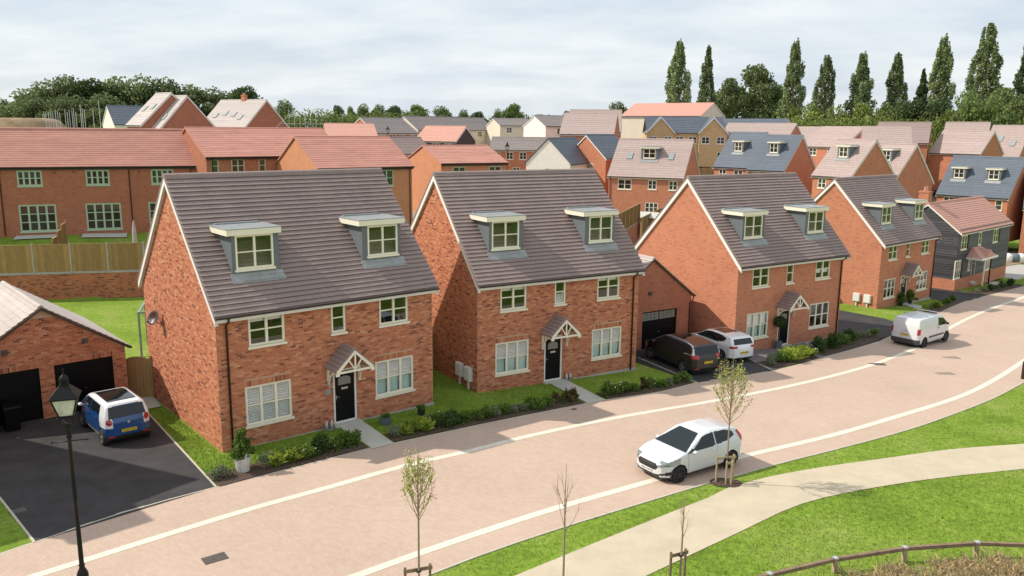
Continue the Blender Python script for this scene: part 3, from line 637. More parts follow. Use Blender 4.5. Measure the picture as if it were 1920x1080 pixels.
def gutter(parent, W, D, z, y, ov, mat='gutter', fascia='white', pipes=(), pmat='pipe_brown', gz0=0.0):
    mb = MB(); n = 6; r = .075; x0, x1 = -W/2-ov, W/2+ov
    pr = [(0, -r*math.cos(math.pi*i/n), -r*math.sin(math.pi*i/n)) for i in range(n+1)]
    pi_ = [(0, -(r-.012)*math.cos(math.pi*i/n), -(r-.012)*math.sin(math.pi*i/n)) for i in range(n+1)]
    sec = [(x0, y+p[1], z+p[2]) for p in pr]+[(x0, y+p[1], z+p[2]) for p in pi_[::-1]]
    mb.prism(sec[::-1], (x1-x0, 0, 0)); mb.build('gutter', M[mat], parent)
    if fascia: MB().box(x0+.03, x1-.03, y+.085, y+.11, z-.20, z-.04).build('fascia', M[fascia], parent)
    for px_, yw in pipes:
        pb = MB(); pb.tube([(px_, y, z-.06), (px_, y, z-.16), (px_, yw-.06, z-.36), (px_, yw-.06, gz0-.02)], .038, 8); pb.build('downpipe', M[pmat], parent, smooth=True)
def dormer(parent, xa, xb, roofy, k, Hr, yf=-3.3, ztop=7.72, zr=7.93, win=(.14, .22, 6.45, 7.68), detail=True, apron=.30, fh=.21, glassm='glass', ovl=.2, ovr=.06, wmat='cream', psub=True):
    """box dormer: cheeks and face panel, flat lead roof with fascia, window, lead apron"""
    zb = Hr+k*yf; mb = MB(); t = .04
    zt = ztop
    # face panels around the window
    wx0, wx1, wz0, wz1 = xa+win[0], xb-win[1], win[2], win[3]
    mb.box(xa, wx0, yf, yf+t, zb-.05, zt); mb.box(wx1, xb, yf, yf+t, zb-.05, zt); mb.box(wx0, wx1, yf, yf+t, zb-.05, wz0)
    if wz1 < zt: mb.box(wx0, wx1, yf, yf+t, wz1, zt)
    yb = (zt-Hr)/k
    for x in (xa, xb-t):
        mb.prism([(x, yf+t, zb+k*t-.05), (x, yf+t, zt), (x, yb+.1, zt), (x, yb+.1, zt-.06)], (t, 0, 0))
    d = mb.build('dormer', M['lead_face'], parent)
    # flat roof
    yr = (zr-.02-Hr)/k+.1
    r = MB(); r.box(xa-ovl-.015, xb+ovr+.015, yf-.16, yr, zr-.03, zr); r.box(xa-.02, xb-.12, yr-.25, yr+.02, zr, zr+.055); r.build('dormer_roof', M['lead'], d)
    fb = MB(); fb.box(xa-ovl, xb+ovr, yf-.15, yf-.13, zr-fh-.03, zr-.03)
    yc = (zr-fh-Hr)/k
    for x in (xa-ovl, xb+ovr-.02):
        fb.prism([(x, yf-.13, zr-fh-.03), (x, yf-.13, zr-.031), (x, yr-.05, zr-.031), (x, min(yc, yr-.05), zr-fh-.03)], (.02, 0, 0))
    fb.box(xa-ovl+.02, xb+ovr-.02, yf-.13, yf+.0, zr-fh-.03, zr-fh-.01); fb.build('fascia', M[wmat], d)
    w = window(d, wx0, wx1, wz0, wz1, yf-.02, mat=wmat, glassm=glassm, rec=.0, sub=psub, fr=.07)
    bpy.context.view_layer.update()
    for ch in list(w.children):      # panes and sill hang on the dormer itself
        ch.location = (ch.location.x+w.location.x, ch.location.y+w.location.y, ch.location.z+w.location.z); ch.parent = d
    # apron on the slope below
    a0 = yf+.0; a1 = yf-apron; zz = lambda y: Hr+k*y+.035
    ap = MB(); ap.prism([(xa-.12, a1, zz(a1)), (xb+.12, a1, zz(a1)), (xb+.1, a0, zz(a0)+.01), (xa-.1, a0, zz(a0)+.01)], (0, -.008, .012)); ap.build('apron_flashing', M['lead'], d)
    # dark room behind
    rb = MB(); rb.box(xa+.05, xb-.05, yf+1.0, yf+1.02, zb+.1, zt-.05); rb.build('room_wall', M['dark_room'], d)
    return d
def canopy(parent, xc, yw, tmat='tile_brown', hw=.80, zr=3.30, ze=2.52, dep=.95):
    r = MB(); k = (zr-ze)/hw; n = 6; L = math.hypot(hw, zr-ze); nx_, nz_ = (zr-ze)/L, hw/L
    r.prism([(xc-hw, yw-dep, ze-.02), (xc, yw-dep, zr-.02), (xc+hw, yw-dep, ze-.02), (xc+hw, yw-dep, ze-.06), (xc, yw-dep, zr-.06), (xc-hw, yw-dep, ze-.06)], (0, dep, 0))
    c = r.build('porch_canopy', M[tmat], parent)
    for sg in (-1, 1):
        tb = MB()
        for i in range(n):
            a0, a1 = L*i/n, min(L*(i+1)/n+.02, L)
            for j in range(3):
                e0, e1 = yw-dep+dep*j/3+.002, yw-dep+dep*(j+1)/3-.002
                def P(a, h, y): return (xc+sg*(hw-a*hw/L+h*nx_), y, ze-.02+a*(zr-ze)/L+h*nz_)
                q = [P(a0, 0, e0), P(a0, 0, e1), P(a1, 0, e1), P(a1, 0, e0), P(a0, .045, e0), P(a0, .045, e1), P(a1, .012, e1), P(a1, .012, e0)]
                if sg < 0: q = [q[1], q[0], q[3], q[2], q[5], q[4], q[7], q[6]]
                tb.hexa(q)
        tb.build('canopy_tiles', M[tmat], c)
    rb = MB()
    for i in range(3):
        a, b = yw-dep+dep*i/3+.002, yw-dep+dep*(i+1)/3-.002
        rb.prism([(xc-.09, a, zr-.06), (xc-.06, a, zr+.02), (xc, a, zr+.05), (xc+.06, a, zr+.02), (xc+.09, a, zr-.06)][::1], (0, b-a, 0))
    rb.build('ridge', M[tmat], c)
    f = MB(); y = yw-dep+.02; bz = ze-.14; az = zr-.10
    for sg in (-1, 1):
        f.prism([(xc+sg*(hw-.05), y, bz), (xc, y, az-.08), (xc, y, az+.03), (xc+sg*(hw-.01), y, bz+.13)][::sg], (0, -.05, 0))
        f.box(*(sorted((xc+sg*(hw-.13), xc+sg*(hw+.02)))), y-.054, y-.002, bz-.05, bz+.06)
        f.beam((xc+sg*.04, y-.03, bz+.15), (xc+sg*.30, y-.03, (bz+az)/2+.14), .045, .06, (0, 1, 0))
        # wall plate and bracket
        f.box(*(sorted((xc+sg*(hw-.17), xc+sg*(hw-.09)))), yw-dep+.03, yw, ze-.15, ze-.07)
        f.box(*(sorted((xc+sg*(hw-.17), xc+sg*(hw-.09)))), yw-.07, yw-.001, ze-.80, ze-.152)
        pts = [(xc+sg*(hw-.13), yw-.05, ze-.72), (xc+sg*(hw-.13), yw-.16, ze-.45), (xc+sg*(hw-.13), yw-.38, ze-.22), (xc+sg*(hw-.13), yw-.6, ze-.16)]
        for p, q in zip(pts[:-1], pts[1:]): f.beam(p, q, .05, .07)
    f.box(xc-hw+.14, xc+hw-.14, y-.048, y-.004, bz+.03, bz+.11); f.beam((xc, y-.028, bz+.11), (xc, y-.028, az-.03), .06, .05, (0, 1, 0))
    f.build('truss', M['cream'], c)
    return c
def front_door(parent, xc, y, z0=.12, w=1.0, h=2.16, handle_side=-1):
    fb = MB(); fr = .075; fb.box(xc-w/2, xc-w/2+fr, y+.02, y+.12, z0, z0+h); fb.box(xc+w/2-fr, xc+w/2, y+.02, y+.12, z0, z0+h); fb.box(xc-w/2+fr, xc+w/2-fr, y+.02, y+.12, z0+h-fr, z0+h); fb.box(xc-w/2+fr, xc+w/2-fr, y+.0, y+.12, z0, z0+.06)
    f = fb.build('door_frame', M['white'], parent)
    d = MB().box(xc-w/2+fr, xc+w/2-fr, y+.05, y+.10, z0+.06, z0+h-fr).build('front_door', M['door_black'], parent)
    g_ = MB(); a = [(xc+.27*math.cos(t), y+.046, z0+1.60+.16*max(0, math.sin(t))+(.0 if math.sin(t) > 0 else 0)) for t in np.linspace(0, math.pi, 9)]
    pts = [(xc+.27, y+.046, z0+1.52)]+[(xc+.27*math.cos(t), y+.046, z0+1.74+.12*math.sin(t)) for t in np.linspace(0, math.pi, 9)]+[(xc-.27, y+.046, z0+1.52)]
    g_.prism(pts[::1], (0, .01, 0)); g_.build('door_glazing', M['frost'], d)
    MB().box(xc-.14, xc+.14, y+.038, y+.05, z0+1.33, z0+1.41).build('letter_plate', M['chrome'], d)
    hx = xc+handle_side*(w/2-.13); hb = MB(); hb.box(hx-.02, hx+.02, y+.04, y+.05, z0+.93, z0+1.15); hb.beam((hx, y+.02, z0+1.05), (hx-handle_side*.14, y+.02, z0+1.06), .02, .02); hb.box(hx-.01, hx+.01, y+.02, y+.05, z0+1.04, z0+1.06); hb.build('handle', M['chrome'], d)
    MB().box(xc-w/2-.08, xc+w/2+.08, y-.22, y+.0, z0-.16, z0-.005).build('doorstep', M['slab'], parent)

# ------------------------------------------------------------------ the four front houses
HW, HD, ZE, HR, OV, OE = 9.04, 8.22, 5.10, 9.70, .128, .302
POSES = [(-9.414, 33.822, .694, .694), (.251, 41.183, .541, .436), (13.907, 50.132, .566, -.108), (28.112, 66.439, .693, -1.022)]
KS_ = (HR-ZE)/(HD/2+OE)
def front_house(i, label, doorx, midx, bricks, pipex, canx, behind, plaque=False, lantern=None, proto=None, pose=None, mid_w=.61, group='brick houses with paired box dormers along the street', pmat='pipe_brown', detail=True, sunk=.0):
    x, y, th, z0 = pose or POSES[i]
    h = empty('brick_house', (x, y, z0), th, label=label, cat='house', group=group)
    y0 = -HD/2; He = 4.90
    wins = [(-3.35, -1.98, 3.76, 4.92, 2), (midx, midx+mid_w, 3.76, 4.92, 1), (2.0, 3.34, 3.76, 4.92, 2), (-3.59, -1.82, .83, 2.30, 3), (1.76, 3.56, .83, 2.30, 3)]
    holes = [(a, b, c, d) for a, b, c, d, n in wins]+[(doorx-.5, doorx+.5, .12, 2.28)]
    HeW = HR-.16-KS_*(HD/2)
    ins = .006 if bricks is not None else 0.0
    mb = MB(); house_shell(mb, HW, HD, HeW, HR-.16, holes, inset=ins)
    wall = mb.build('wall', M['mortar'] if bricks is not None else M['brick_plain'], h)
    if bricks is not None:
        sold = [(a, b, d, d+.215) for a, b, c, d in holes if d < 3]
        fr_f = lambda u, z, o: (u, y0+.006-o, z)
        fr_l = lambda u, z, o: (-HW/2+.006-o, -u, z)
        fr_r = lambda u, z, o: (HW/2-.006+o, u, z)
        top = lambda z: (-HD/2+.012+max(0, (z-HeW)/KS_), HD/2-.012-max(0, (z-HeW)/KS_))
        F = [(a, b, c, .065) for a, b, c in bond(-HW/2+.012, HW/2-.012, .03, HeW-.1, holes+sold)]
        for a, b, c, d in sold:
            n = int((b-a)/.075)
            for q in range(n): F.append((a+.003+q*(b-a)/n, c+.004, (b-a)/n-.009, .205))
        Lf = [(a, b, c, .065) for a, b, c in bond(-HD/2+.012, HD/2-.012, .03, HR-.4, [], top)]
        near = Matrix.Rotation(-th, 4, 'Z') @ (Vector((0, 0, CAM_H))-Vector((x, y, z0)))
        lay_bricks(wall, [(F, fr_f), (Lf, fr_l)], near, bricks)
    MB().box(-HW/2-.02, HW/2+.02, -HD/2-.025, HD/2+.02, -.25, .05).build('plinth', M['concrete'], h)
    course_roof(h, HW, HD, ZE, HR, OV, OE, M['tile_brown'], 30, lip=.064, jitter=.006)
    barge(h, HW, HD, ZE, HR, OV, OE)
    gutter(h, HW, HD, ZE-.06, -HD/2-OE-.04, OV-.02, pipes=[(pipex, -HD/2)], pmat=pmat)
    MB().box(-HW/2-.02, HW/2+.02, -HD/2-OE+.06, -HD/2-.002, 4.935, 4.95).build('soffit', M['white'], h)
    gutter(h, HW, HD, ZE-.06, HD/2+OE+.04, OV-.02, fascia=None)
    for a, b, c, d, n in wins:
        kd = behind.get((n, a > 0), None)
        window(h, a, b, c, d, y0, nx=n, ny=2, behind=kd, rec=.035, fr=.085 if n > 1 else .08)
    front_door(h, doorx, y0, handle_side=-1)
    canopy(h, canx, y0)
    dormer(h, -3.5, -1.72, None, KS_, HR); dormer(h, 1.76, 3.54, None, KS_, HR, win=(.24, .16, 6.45, 7.66), ovl=.2, ovr=.12)
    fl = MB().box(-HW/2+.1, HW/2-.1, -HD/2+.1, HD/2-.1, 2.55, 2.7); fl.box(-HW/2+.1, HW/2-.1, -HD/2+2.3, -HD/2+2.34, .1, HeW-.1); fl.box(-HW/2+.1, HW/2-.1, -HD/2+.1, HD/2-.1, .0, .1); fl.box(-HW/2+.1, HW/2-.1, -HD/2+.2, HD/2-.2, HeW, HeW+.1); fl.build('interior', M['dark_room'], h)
    if plaque:
        MB().box(doorx-.86, doorx-.62, y0-.018, y0-.002, 1.38, 1.56).build('house_number_plaque', M['lead'], h)
        MB().lathe([(.03, 0), (.035, .02), (.035, .2), (.02, .24)], 8, (doorx-.74, y0-.06, 1.72)).build('wall_lamp', M['lead'], h)
    return h
B1 = {(3, False): ['louvre', 'louvre'], (3, True): ['curtain', 'louvre'], (2, False): ['', 'halfblind'], (2, True): [''], (1, False): ['']}
B2 = {(3, False): ['curtain', 'louvre'], (3, True): ['curtain', 'louvre'], (2, False): ['', 'halfblind'], (2, True): ['', 'halfblind'], (1, False): ['louvre', '']}
B3 = {(3, False): ['curtain', 'blind'], (3, True): [''], (2, False): [''], (2, True): ['halfblind', '']}
B4 = {(3, False): [''], (3, True): ['halfblind', ''], (2, False): [''], (2, True): ['']}
H1 = front_house(0, 'nearest mixed red brick house with a satellite dish on its sunlit gable', .39, -.10, 300, -4.16, .34, B1, plaque=True)
H2 = front_house(1, 'mixed red brick house with white meter boxes, left of the dark people carrier', -.47, -.44, 0, 4.16, -.42, B2)
H3 = front_house(2, 'smooth orange brick house with grey paving and a ball tree by its door', -.47, -.53, None, 4.30, -.42, B3)
H4 = front_house(3, 'smooth orange brick house beside the black boarded cottage, two white boxes on its gable', -.42, -.55, None, 4.30, -.38, B4)
# the neighbour beyond the left edge of the view, whose shadow falls on the driveway
H0P = (-24.17, 22.97, .80, .85)
H0 = front_house(0, 'brick house beyond the left driveway', .39, -.10, None, -4.16, .34, {}, pose=H0P)
# satellite dish on H1's gable
dish = empty('satellite_dish', (0, 0, 0), 0, label='dark round satellite dish on the sunlit gable of the nearest house', cat='satellite dish')
dish.matrix_world = H1.matrix_basis @ Matrix.Translation((-HW/2, 2.0, 3.86))
db = MB(); db.tube([(0, 0, -.22), (-.14, 0, -.20), (-.20, 0, .0)], .016, 6); db.box(-.012, 0, -.06, .06, -.32, -.12); db.build('bracket', M['lampblack'], dish)
dd = MB(); dd.lathe([(.001, 0), (.12, .015), (.22, .045), (.30, .085), (.305, .09), (.295, .095), (.2, .06), (.1, .03), (.001, .015)], 20); dob = dd.build('reflector', M['pipe_brown'], dish, smooth=True); dob.location = (-.24, 0, .03); dob.rotation_euler = (D2R(20), D2R(-62), 0)
MB().tube([(-.22, 0, -.02), (-.50, .04, -.12)], .01, 6).tube([(-.50, .04, -.12), (-.53, .045, -.07)], .03, 8).build('receiver_arm', M['lampblack'], dish)
def meter_boxes(H, label, ys=(-2.55, -3.40)):
    for q, y in enumerate(ys):
        t = empty('meter_box', (0, 0, 0), 0, label=label[q], cat='meter box', group='white meter boxes on the side walls'); t.matrix_world = H.matrix_basis @ Matrix.Translation((-HW/2-.002, y, .55))
        b = MB(); b.box(-.16, 0, -.26, .26, 0, .62); b.build('cabinet', M['meter'], t)
        MB().box(-.185, -.162, -.23, .23, .03, .59).build('lid', M['meter'], t)
        MB().box(-.11, -.03, -.04, .04, -.58, -.002).build('conduit', M['meter'], t)
meter_boxes(H2, ['white meter box on the brown brick side wall, rear one of the pair', 'white meter box on the brown brick side wall, nearer the house front'])
meter_boxes(H4, ['white meter box on the far orange gable, rear one of the pair', 'white meter box on the far orange gable, nearer the corner'])
# ------------------------------------------------------------------ garages
def garage(pose, W, D, He, Hr, doors, label, bricks, mat, rmat, small_door=None, pipes=(), glazed=False, nc=14, frontpipe=False):
    x, y, th, z0 = pose
    g_ = empty('garage', (x, y, z0), th, label=label, cat='garage')
    holes = [(a, b, 0.02, c) for a, b, c in doors]+([(small_door[0], small_door[1], .02, small_door[2])] if small_door else [])
    mb = MB(); k = (Hr-He)/(W/2); y0 = -D/2; ins = .006 if bricks else 0
    X = W/2-ins
    for a, b, c, d in wall_rects(-X, X, -.3, He, holes): mb.poly([(a, y0+ins, c), (b, y0+ins, c), (b, y0+ins, d), (a, y0+ins, d)])
    mb.poly([(-X, y0+ins, He), (X, y0+ins, He), (0, y0+ins, Hr-.12)])
    for a, b, c, d in holes:
        r = y0+.13
        mb.poly([(a, y0+ins, c), (a, y0+ins, d), (a, r, d), (a, r, c)]); mb.poly([(b, y0+ins, d), (b, y0+ins, c), (b, r, c), (b, r, d)]); mb.poly([(a, y0+ins, d), (b, y0+ins, d), (b, r, d), (a, r, d)])
    mb.poly([(X, D/2, -.3), (-X, D/2, -.3), (-X, D/2, He), (0, D/2, Hr-.12), (X, D/2, He)])
    mb.poly([(-X, D/2, -.3), (-X, y0, -.3), (-X, y0, He), (-X, D/2, He)]); mb.poly([(X, y0, -.3), (X, D/2, -.3), (X, D/2, He), (X, y0, He)])
    wall = mb.build('wall', M['mortar'] if bricks else M[mat], g_)
    if bricks:
        sold = [(a, b, d, d+.215) for a, b, c, d in holes]
        top = lambda z: (-W/2+.012+max(0, (z-He+.05)/k), W/2-.012-max(0, (z-He+.05)/k))
        F = [(a, b, c, .065) for a, b, c in bond(-W/2+.012, W/2-.012, .03, Hr-.4, holes+sold, top)]
        for a, b, c, d in sold:
            n = int((b-a)/.075)
            for q in range(n): F.append((a+.003+q*(b-a)/n, c+.004, (b-a)/n-.009, .205))
        fr_f = lambda u, z, o: (u, y0+.006-o, z)
        near = Matrix.Rotation(-th, 4, 'Z') @ (Vector((0, 0, CAM_H))-Vector((x, y, z0)))
        lay_bricks(wall, [(F, fr_f)], near, bricks)
    # roof: ridge runs front to back, so build it turned a quarter
    rt = empty('roof', (0, 0, 0), D2R(90), parent=g_)
    r0 = course_roof(g_, D, W, He+.03, Hr, .10, .16, M[rmat], nc, single=False, tile=.3, name='roof')
    bpy.data.objects.remove(rt)
    r0.rotation_euler = (0, 0, D2R(90))
    # verge boards along the front gable
    vb = MB(); kk = (Hr-He-.03)/(W/2+.16)
    for sg in (-1, 1):
        p = [(0, y0-.10, Hr-.02), (sg*(W/2+.16), y0-.10, He+.01), (sg*(W/2+.16), y0-.10, He-.11), (0, y0-.10, Hr-.15)]
        vb.prism(p if sg > 0 else p[::-1], (0, .10, 0))
    vb.build('verge', M['pipe_brown'], g_)
    for a, b, c in doors:
        d = MB(); y1 = y0+.11; d.box(a, b, y1, y1+.05, .02, c)
        n = 9
        for q in range(1, n): zz = .02+(c-.02)*q/n; d.box(a+.03, b-.03, y1-.012, y1, zz-.10, zz-.012)
        d.box(a, a+.05, y1-.03, y1, .02, c); d.box(b-.05, b, y1-.03, y1, .02, c); d.box(a+.05, b-.05, y1-.03, y1, c-.05, c)
        dd_ = d.build('garage_door', M['door_black'], g_)
        if glazed:
            n = 2; tw = (b-a-.2)/n
            for q in range(n):
                xa = a+.08+q*(tw+.04)
                for ii in range(4):
                    for jj in range(3): MB().box(xa+tw*ii/4+.012, xa+tw*(ii+1)/4-.012, y1-.022, y1-.014, c-.52+.15*jj, c-.52+.15*jj+.135).build('pane', M['frost'], dd_)
        MB().box((a+b)/2-.06, (a+b)/2+.06, y1-.05, y1-.014, .95, .99).build('handle', M['chrome'], dd_)
    if small_door: a, b, c = small_door; sd = MB().box(a, b, y0+.09, y0+.13, .02, c).build('side_door', M['door_black'], g_); MB().box(a+.12, b-.12, y0+.08, y0+.088, c-.75, c-.15).build('pane', M['frost'], sd)
    MB().box(-W/2-.02, W/2+.02, -D/2-.015, D/2+.02, -.3, .02).build('plinth', M['concrete'], g_)
    for sx in (-1, 1):
        gb = MB(); gb.box(*sorted((sx*(W/2+.15), sx*(W/2+.25))), -D/2-.1, D/2+.1, He-.10, He-.02); gb.build('gutter', M['gutter'], g_)
    if frontpipe:
        MB().tube([(W/2+.18, -D/2-.02, He-.05), (W/2+.10, -D/2-.05, He-.25), (W/2-.12, -D/2-.05, He-.45), (W/2-.12, -D/2-.05, 0)], .035, 8).build('downpipe', M['pipe_brown'], g_)
    return g_
GA1 = garage((-20.37, 33.5, D2R(42), .76), 5.9, 6.5, 2.45, 4.55, [(-2.6, -.25, 2.12), (.27, 2.45, 2.12)], 'mixed red brick double garage with pale tiled roof at the left driveway', 300, 'brick_old', 'tile_pale', nc=15)
al = MB(); al.box(-.10, .10, -.10, 0, 0, .18); al.box(-.05, .05, -.18, -.10, .02, .12); o = al.build('wall_lamp', M['iron'], GA1); o.location = (-1.35, -3.25, 2.85)
o2 = mkobj('wall_lamp', o.data, GA1, loc=(1.45, -3.25, 2.85))
GA2 = garage((6.1, 47.1, D2R(32.4), .13), 6.0, 6.0, 2.85, 5.2, [(-.62, 1.95, 2.2)], 'plain red brick garage with a black glazed-top door behind the dark people carrier', None, 'brick_dark', 'tile_pale', small_door=(-2.9, -1.75, 2.15), glazed=True, nc=14, frontpipe=True)
mkobj('wall_lamp', o.data, GA2, loc=(-.15, -3.0, 3.15))
# ------------------------------------------------------------------ fences
def fence(A, B, zf, label, h=1.8, base=.15, post='concrete', mat='timber_new', bay=1.86, zbase=None, boards=True, cat='fence', group=None, side=1):
    A = Vector(A); B = Vector(B); d = B-A; L = d.length; n = max(1, int(round(L/bay))); th = math.atan2(d.y, d.x); z0 = zf(A.x, A.y)
    f = empty('fence', (A.x, A.y, z0), th, label=label, cat=cat, group=group); s = L/n
    for i in range(n+1):
        p = A+d*(i/n); z = zf(p.x, p.y)-z0; MB().box(-.05, .05, -.05, .05, -.2, base+h+.06).build('post', M[post], f, loc=(i*s, 0, z))
    bd = None
    for i in range(n):
        p = A+d*((i+.5)/n); z = zf(p.x, p.y)-z0
        if base: MB().box(.051, s-.051, -.02, .02, 0, base).build('gravel_board', M['concrete'], f, loc=(i*s, 0, z))
        pn = MB(); pn.box(.055, s-.055, -.035, .04, base+h-.02, base+h+.02)
        pa = pn.build('fence_panel', M[mat], f, loc=(i*s, 0, z))
        m_ = int(round((s-.12)/.11)); w_ = (s-.12)/m_
        bb = MB(); bb.box(.06, s-.06, .005, .045, base+.2, base+.28); bb.box(.06, s-.06, .005, .045, base+h-.35, base+h-.27)
        for q in range(m_): x = .06+q*w_; yy = random.uniform(-.004, .004); bb.hexa([(x, -.030+yy, base), (x+w_+.006, -.012+yy, base), (x+w_+.006, .004, base), (x, .004, base), (x, -.030+yy, base+h-.02), (x+w_+.006, -.012+yy, base+h-.02), (x+w_+.006, .004, base+h-.02), (x, .004, base+h-.02)])
        bb.build('fence_boards', M[mat], pa, kind='stuff')
    return f
FA, FB = (-36.0, 52.65), (-24.9, 55.3)
zw = lambda x, y: 2.42
rw = MB(); dv = Vector((FB[0]-FA[0]+2.2*math.cos(.235), FB[1]-FA[1]+2.2*math.sin(.235))); Lw = 15
rwo = rw.box(0, Lw, -.11, .11, 0, 1.72).build('wall', M['brick_old'], None)
rwe = empty('retaining_wall', (FA[0], FA[1], gz(-30, 54)-.02), math.atan2(FB[1]-FA[1], FB[0]-FA[0]), label='low red brick retaining wall under the timber fence behind the left lawn', cat='wall'); rwo.parent = rwe
MB().box(0, Lw, -.14, .14, 1.72, 1.78).build('coping', M['concrete'], rwe)
fence(FA, (FA[0]+dv.x*1.0, FA[1]+dv.y*1.0), zw, 'long close-board timber fence with concrete posts on the retaining wall', base=.12, h=1.82, bay=2.3)
fence((-31.5, 56.0), (-33.2, 61.0), lambda x, y: 2.6+(y-56)*.17, 'short timber fence dividing the two terrace gardens', base=0, h=1.7, post='timber_new')
fence((-20.6, 57.6), (-24.0, 66.0), lambda x, y: 2.7+(y-56)*.1, 'timber fence at the right-hand side of the terrace gardens', base=0, h=1.7, post='timber_new')
# gates and side fences between the front houses
def gate(A, B, z, label, h=1.85, mat='timber_new', arch=.12):
    A = Vector(A); B = Vector(B); d = B-A; L = d.length; n = max(3, int(L/.14)); w_ = L/n
    t = empty('side_gate', (A.x, A.y, z), math.atan2(d.y, d.x), label=label, cat='gate')
    for q in range(n):
        u = (q+.5)/n*2-1; hh = h-arch*u*u; MB().box(q*w_+.003, (q+1)*w_-.003, -.012, .012, .05, hh).build('gate_board', M[mat], t)
    MB().box(0, L, .013, .05, .35, .45).box(0, L, .013, .05, 1.4, 1.5).build('rail', M[mat], t)
    for x in (-.06, L+.06): MB().box(x-.045, x+.045, -.045, .045, 0, h+.02).build('post', M[mat], t)
    return t
def lw(H, u, v, z=0): p = H.matrix_basis @ Vector((u, v, z)); return (p.x, p.y)
def gl(G_, u, v): p = G_.matrix_basis @ Vector((u, v, 0)); return (p.x, p.y)
gate(gl(GA1, 3.08, -2.55), lw(H1, -HW/2-.08, 3.75), .73, 'arched brown timber side gate beside the nearest house')
gate(lw(H1, HW/2+.06, 1.2), lw(H2, -HW/2-.06, .4), .50, 'brown timber gate in the gap between the two nearest houses', mat='timber_new')
fence(gl(GA2, 3.15, -1.6), lw(H3, -HW/2-.05, 1.6), lambda x, y: .02, 'grey-brown timber fence with concrete posts beside the red brick garage', mat='timber_grey', h=1.75, bay=2.2)
fence(lw(H3, HW/2+.05, 3.0), lw(H4, -HW/2-.05, .2), lambda x, y: -.75, 'grey timber fence between the two smooth brick houses', mat='timber_grey', h=1.75, bay=1.2)
# ------------------------------------------------------------------ background houses
def rwin(h, face, u, z0, z1, w, W, D, nx=2, ny=2, mat='cream', fr=.09, sill=True, sub=False):
    if face == 'front': return window(h, u-w/2, u+w/2, z0, z1, -D/2, nx, ny, mat, 'darkglass', 0, fr, sill, sub=sub, rec=.015 if abs(u)+w/2 < W/2-.05 else -.02)
    if face == 'left': return window(h, 0, w, z0, z1, (-W/2, u), nx, ny, mat, 'darkglass', D2R(-90), fr, sill, sub=sub, rec=-.02)
    if face == 'right': return window(h, 0, w, z0, z1, (W/2, u), nx, ny, mat, 'darkglass', D2R(90), fr, sill, sub=sub, rec=-.02)
def far_house(key, label, wall, roof, wins=(), bargem='white', fascia='white', dorm=(), sky_=(), pipes=(), nc=None, wmat='cream', chimney=None, single=False, group='houses of the estate behind', barge_on=True, plinth=0, pose=None, front_gable=(), wallmat=None, leaf=None, name='house', rooftile=None):
    x, y, th, z0, W, D, He, Hr = pose or BG[key]
    h = empty(name, (x, y, z0), th, label=label, cat='house', group=group)
    ov, oe = .12, .22; k = (Hr-He)/(D/2+oe); He_w = Hr-.14-k*D/2
    mb = MB(); house_shell(mb, W, D, He_w, Hr-.14, [(wn[1]-wn[4]/2, wn[1]+wn[4]/2, wn[2], wn[3]) for wn in wins if wn[0] == 'front' and abs(wn[1])+wn[4]/2 < W/2-.05], .09); mb.build('wall', M[wall], h)
    course_roof(h, W, D, He, Hr, ov, oe, M[roof], nc or max(10, int(math.hypot(D/2, Hr-He)/.30)), single=single, tile=.5, lip=.03)
    if barge_on: barge(h, W, D, He, Hr, ov, oe, h=.16, mat=bargem)
    gutter(h, W, D, He-.05, -D/2-oe-.03, ov-.02, fascia=fascia, pipes=[(p, -D/2) for p in pipes])
    for wn in wins:
        face, u, a, b, wd = wn[:5]; nx = wn[5] if len(wn) > 5 else 2; ny = wn[6] if len(wn) > 6 else 2
        rwin(h, face, u, a, b, wd, W, D, nx, ny, wmat, fr=.12 if key == 'terrace' else .09, sub=(key in ('terrace', 'dormerL', 'gable3')))
    for xa, xb, yf in dorm:
        zb = Hr+k*yf; dormer(h, xa, xb, None, k, Hr, yf=yf, ztop=zb+1.35, zr=zb+1.55, win=((xb-xa)*.14, (xb-xa)*.14, zb+.2, zb+1.32), apron=.3, glassm='darkglass', fh=.17, ovl=.15, ovr=.15, psub=False)
    for u, v in sky_:      # roof lights lying in the slope: centre u, distance v down from the ridge
        s = MB(); q = lambda vv, hh: (-vv-(.0), Hr-k*vv+hh)
        y1, z1 = q(v, .05); y2, z2 = q(v+.75, .05)
        s.prism([(u-.35, y1, z1), (u+.35, y1, z1), (u+.35, y2, z2), (u-.35, y2, z2)][::-1], (0, -.04, .05)); so_ = s.build('roof_light', M['lead'], h)
        s = MB(); y1, z1 = q(v+.1, .11); y2, z2 = q(v+.65, .11)
        s.prism([(u-.26, y1, z1), (u+.26, y1, z1), (u+.26, y2, z2), (u-.26, y2, z2)][::-1], (0, -.012, .012)); s.build('pane', M['darkglass'], so_)
    if chimney is not None:
        cu, cv, ch = chimney; c = MB().box(cu-.38, cu+.38, cv-.30, cv+.30, He, Hr+ch).build('chimney', M['brick_plain'], h)
        MB().box(cu-.42, cu+.42, cv-.34, cv+.34, Hr+ch-.16, Hr+ch-.02).build('chimney_cap', M['brick_plain'], c)
        for s_ in (-.18, .18): MB().lathe([(.11, 0), (.09, .3), (.11, .34)], 10, (cu+s_, cv, Hr+ch)).build('chimney_pot', M['tile_rose'], c)
    return h
U = 3.55; L_ = .75
std = lambda W, z=(3.6, 4.7), n=3: [('front', -W/2+W*(i+.5)/n, z[0], z[1], 1.2) for i in range(n)]
T1 = BG['terrace']; TW, TD = T1[4], T1[5]
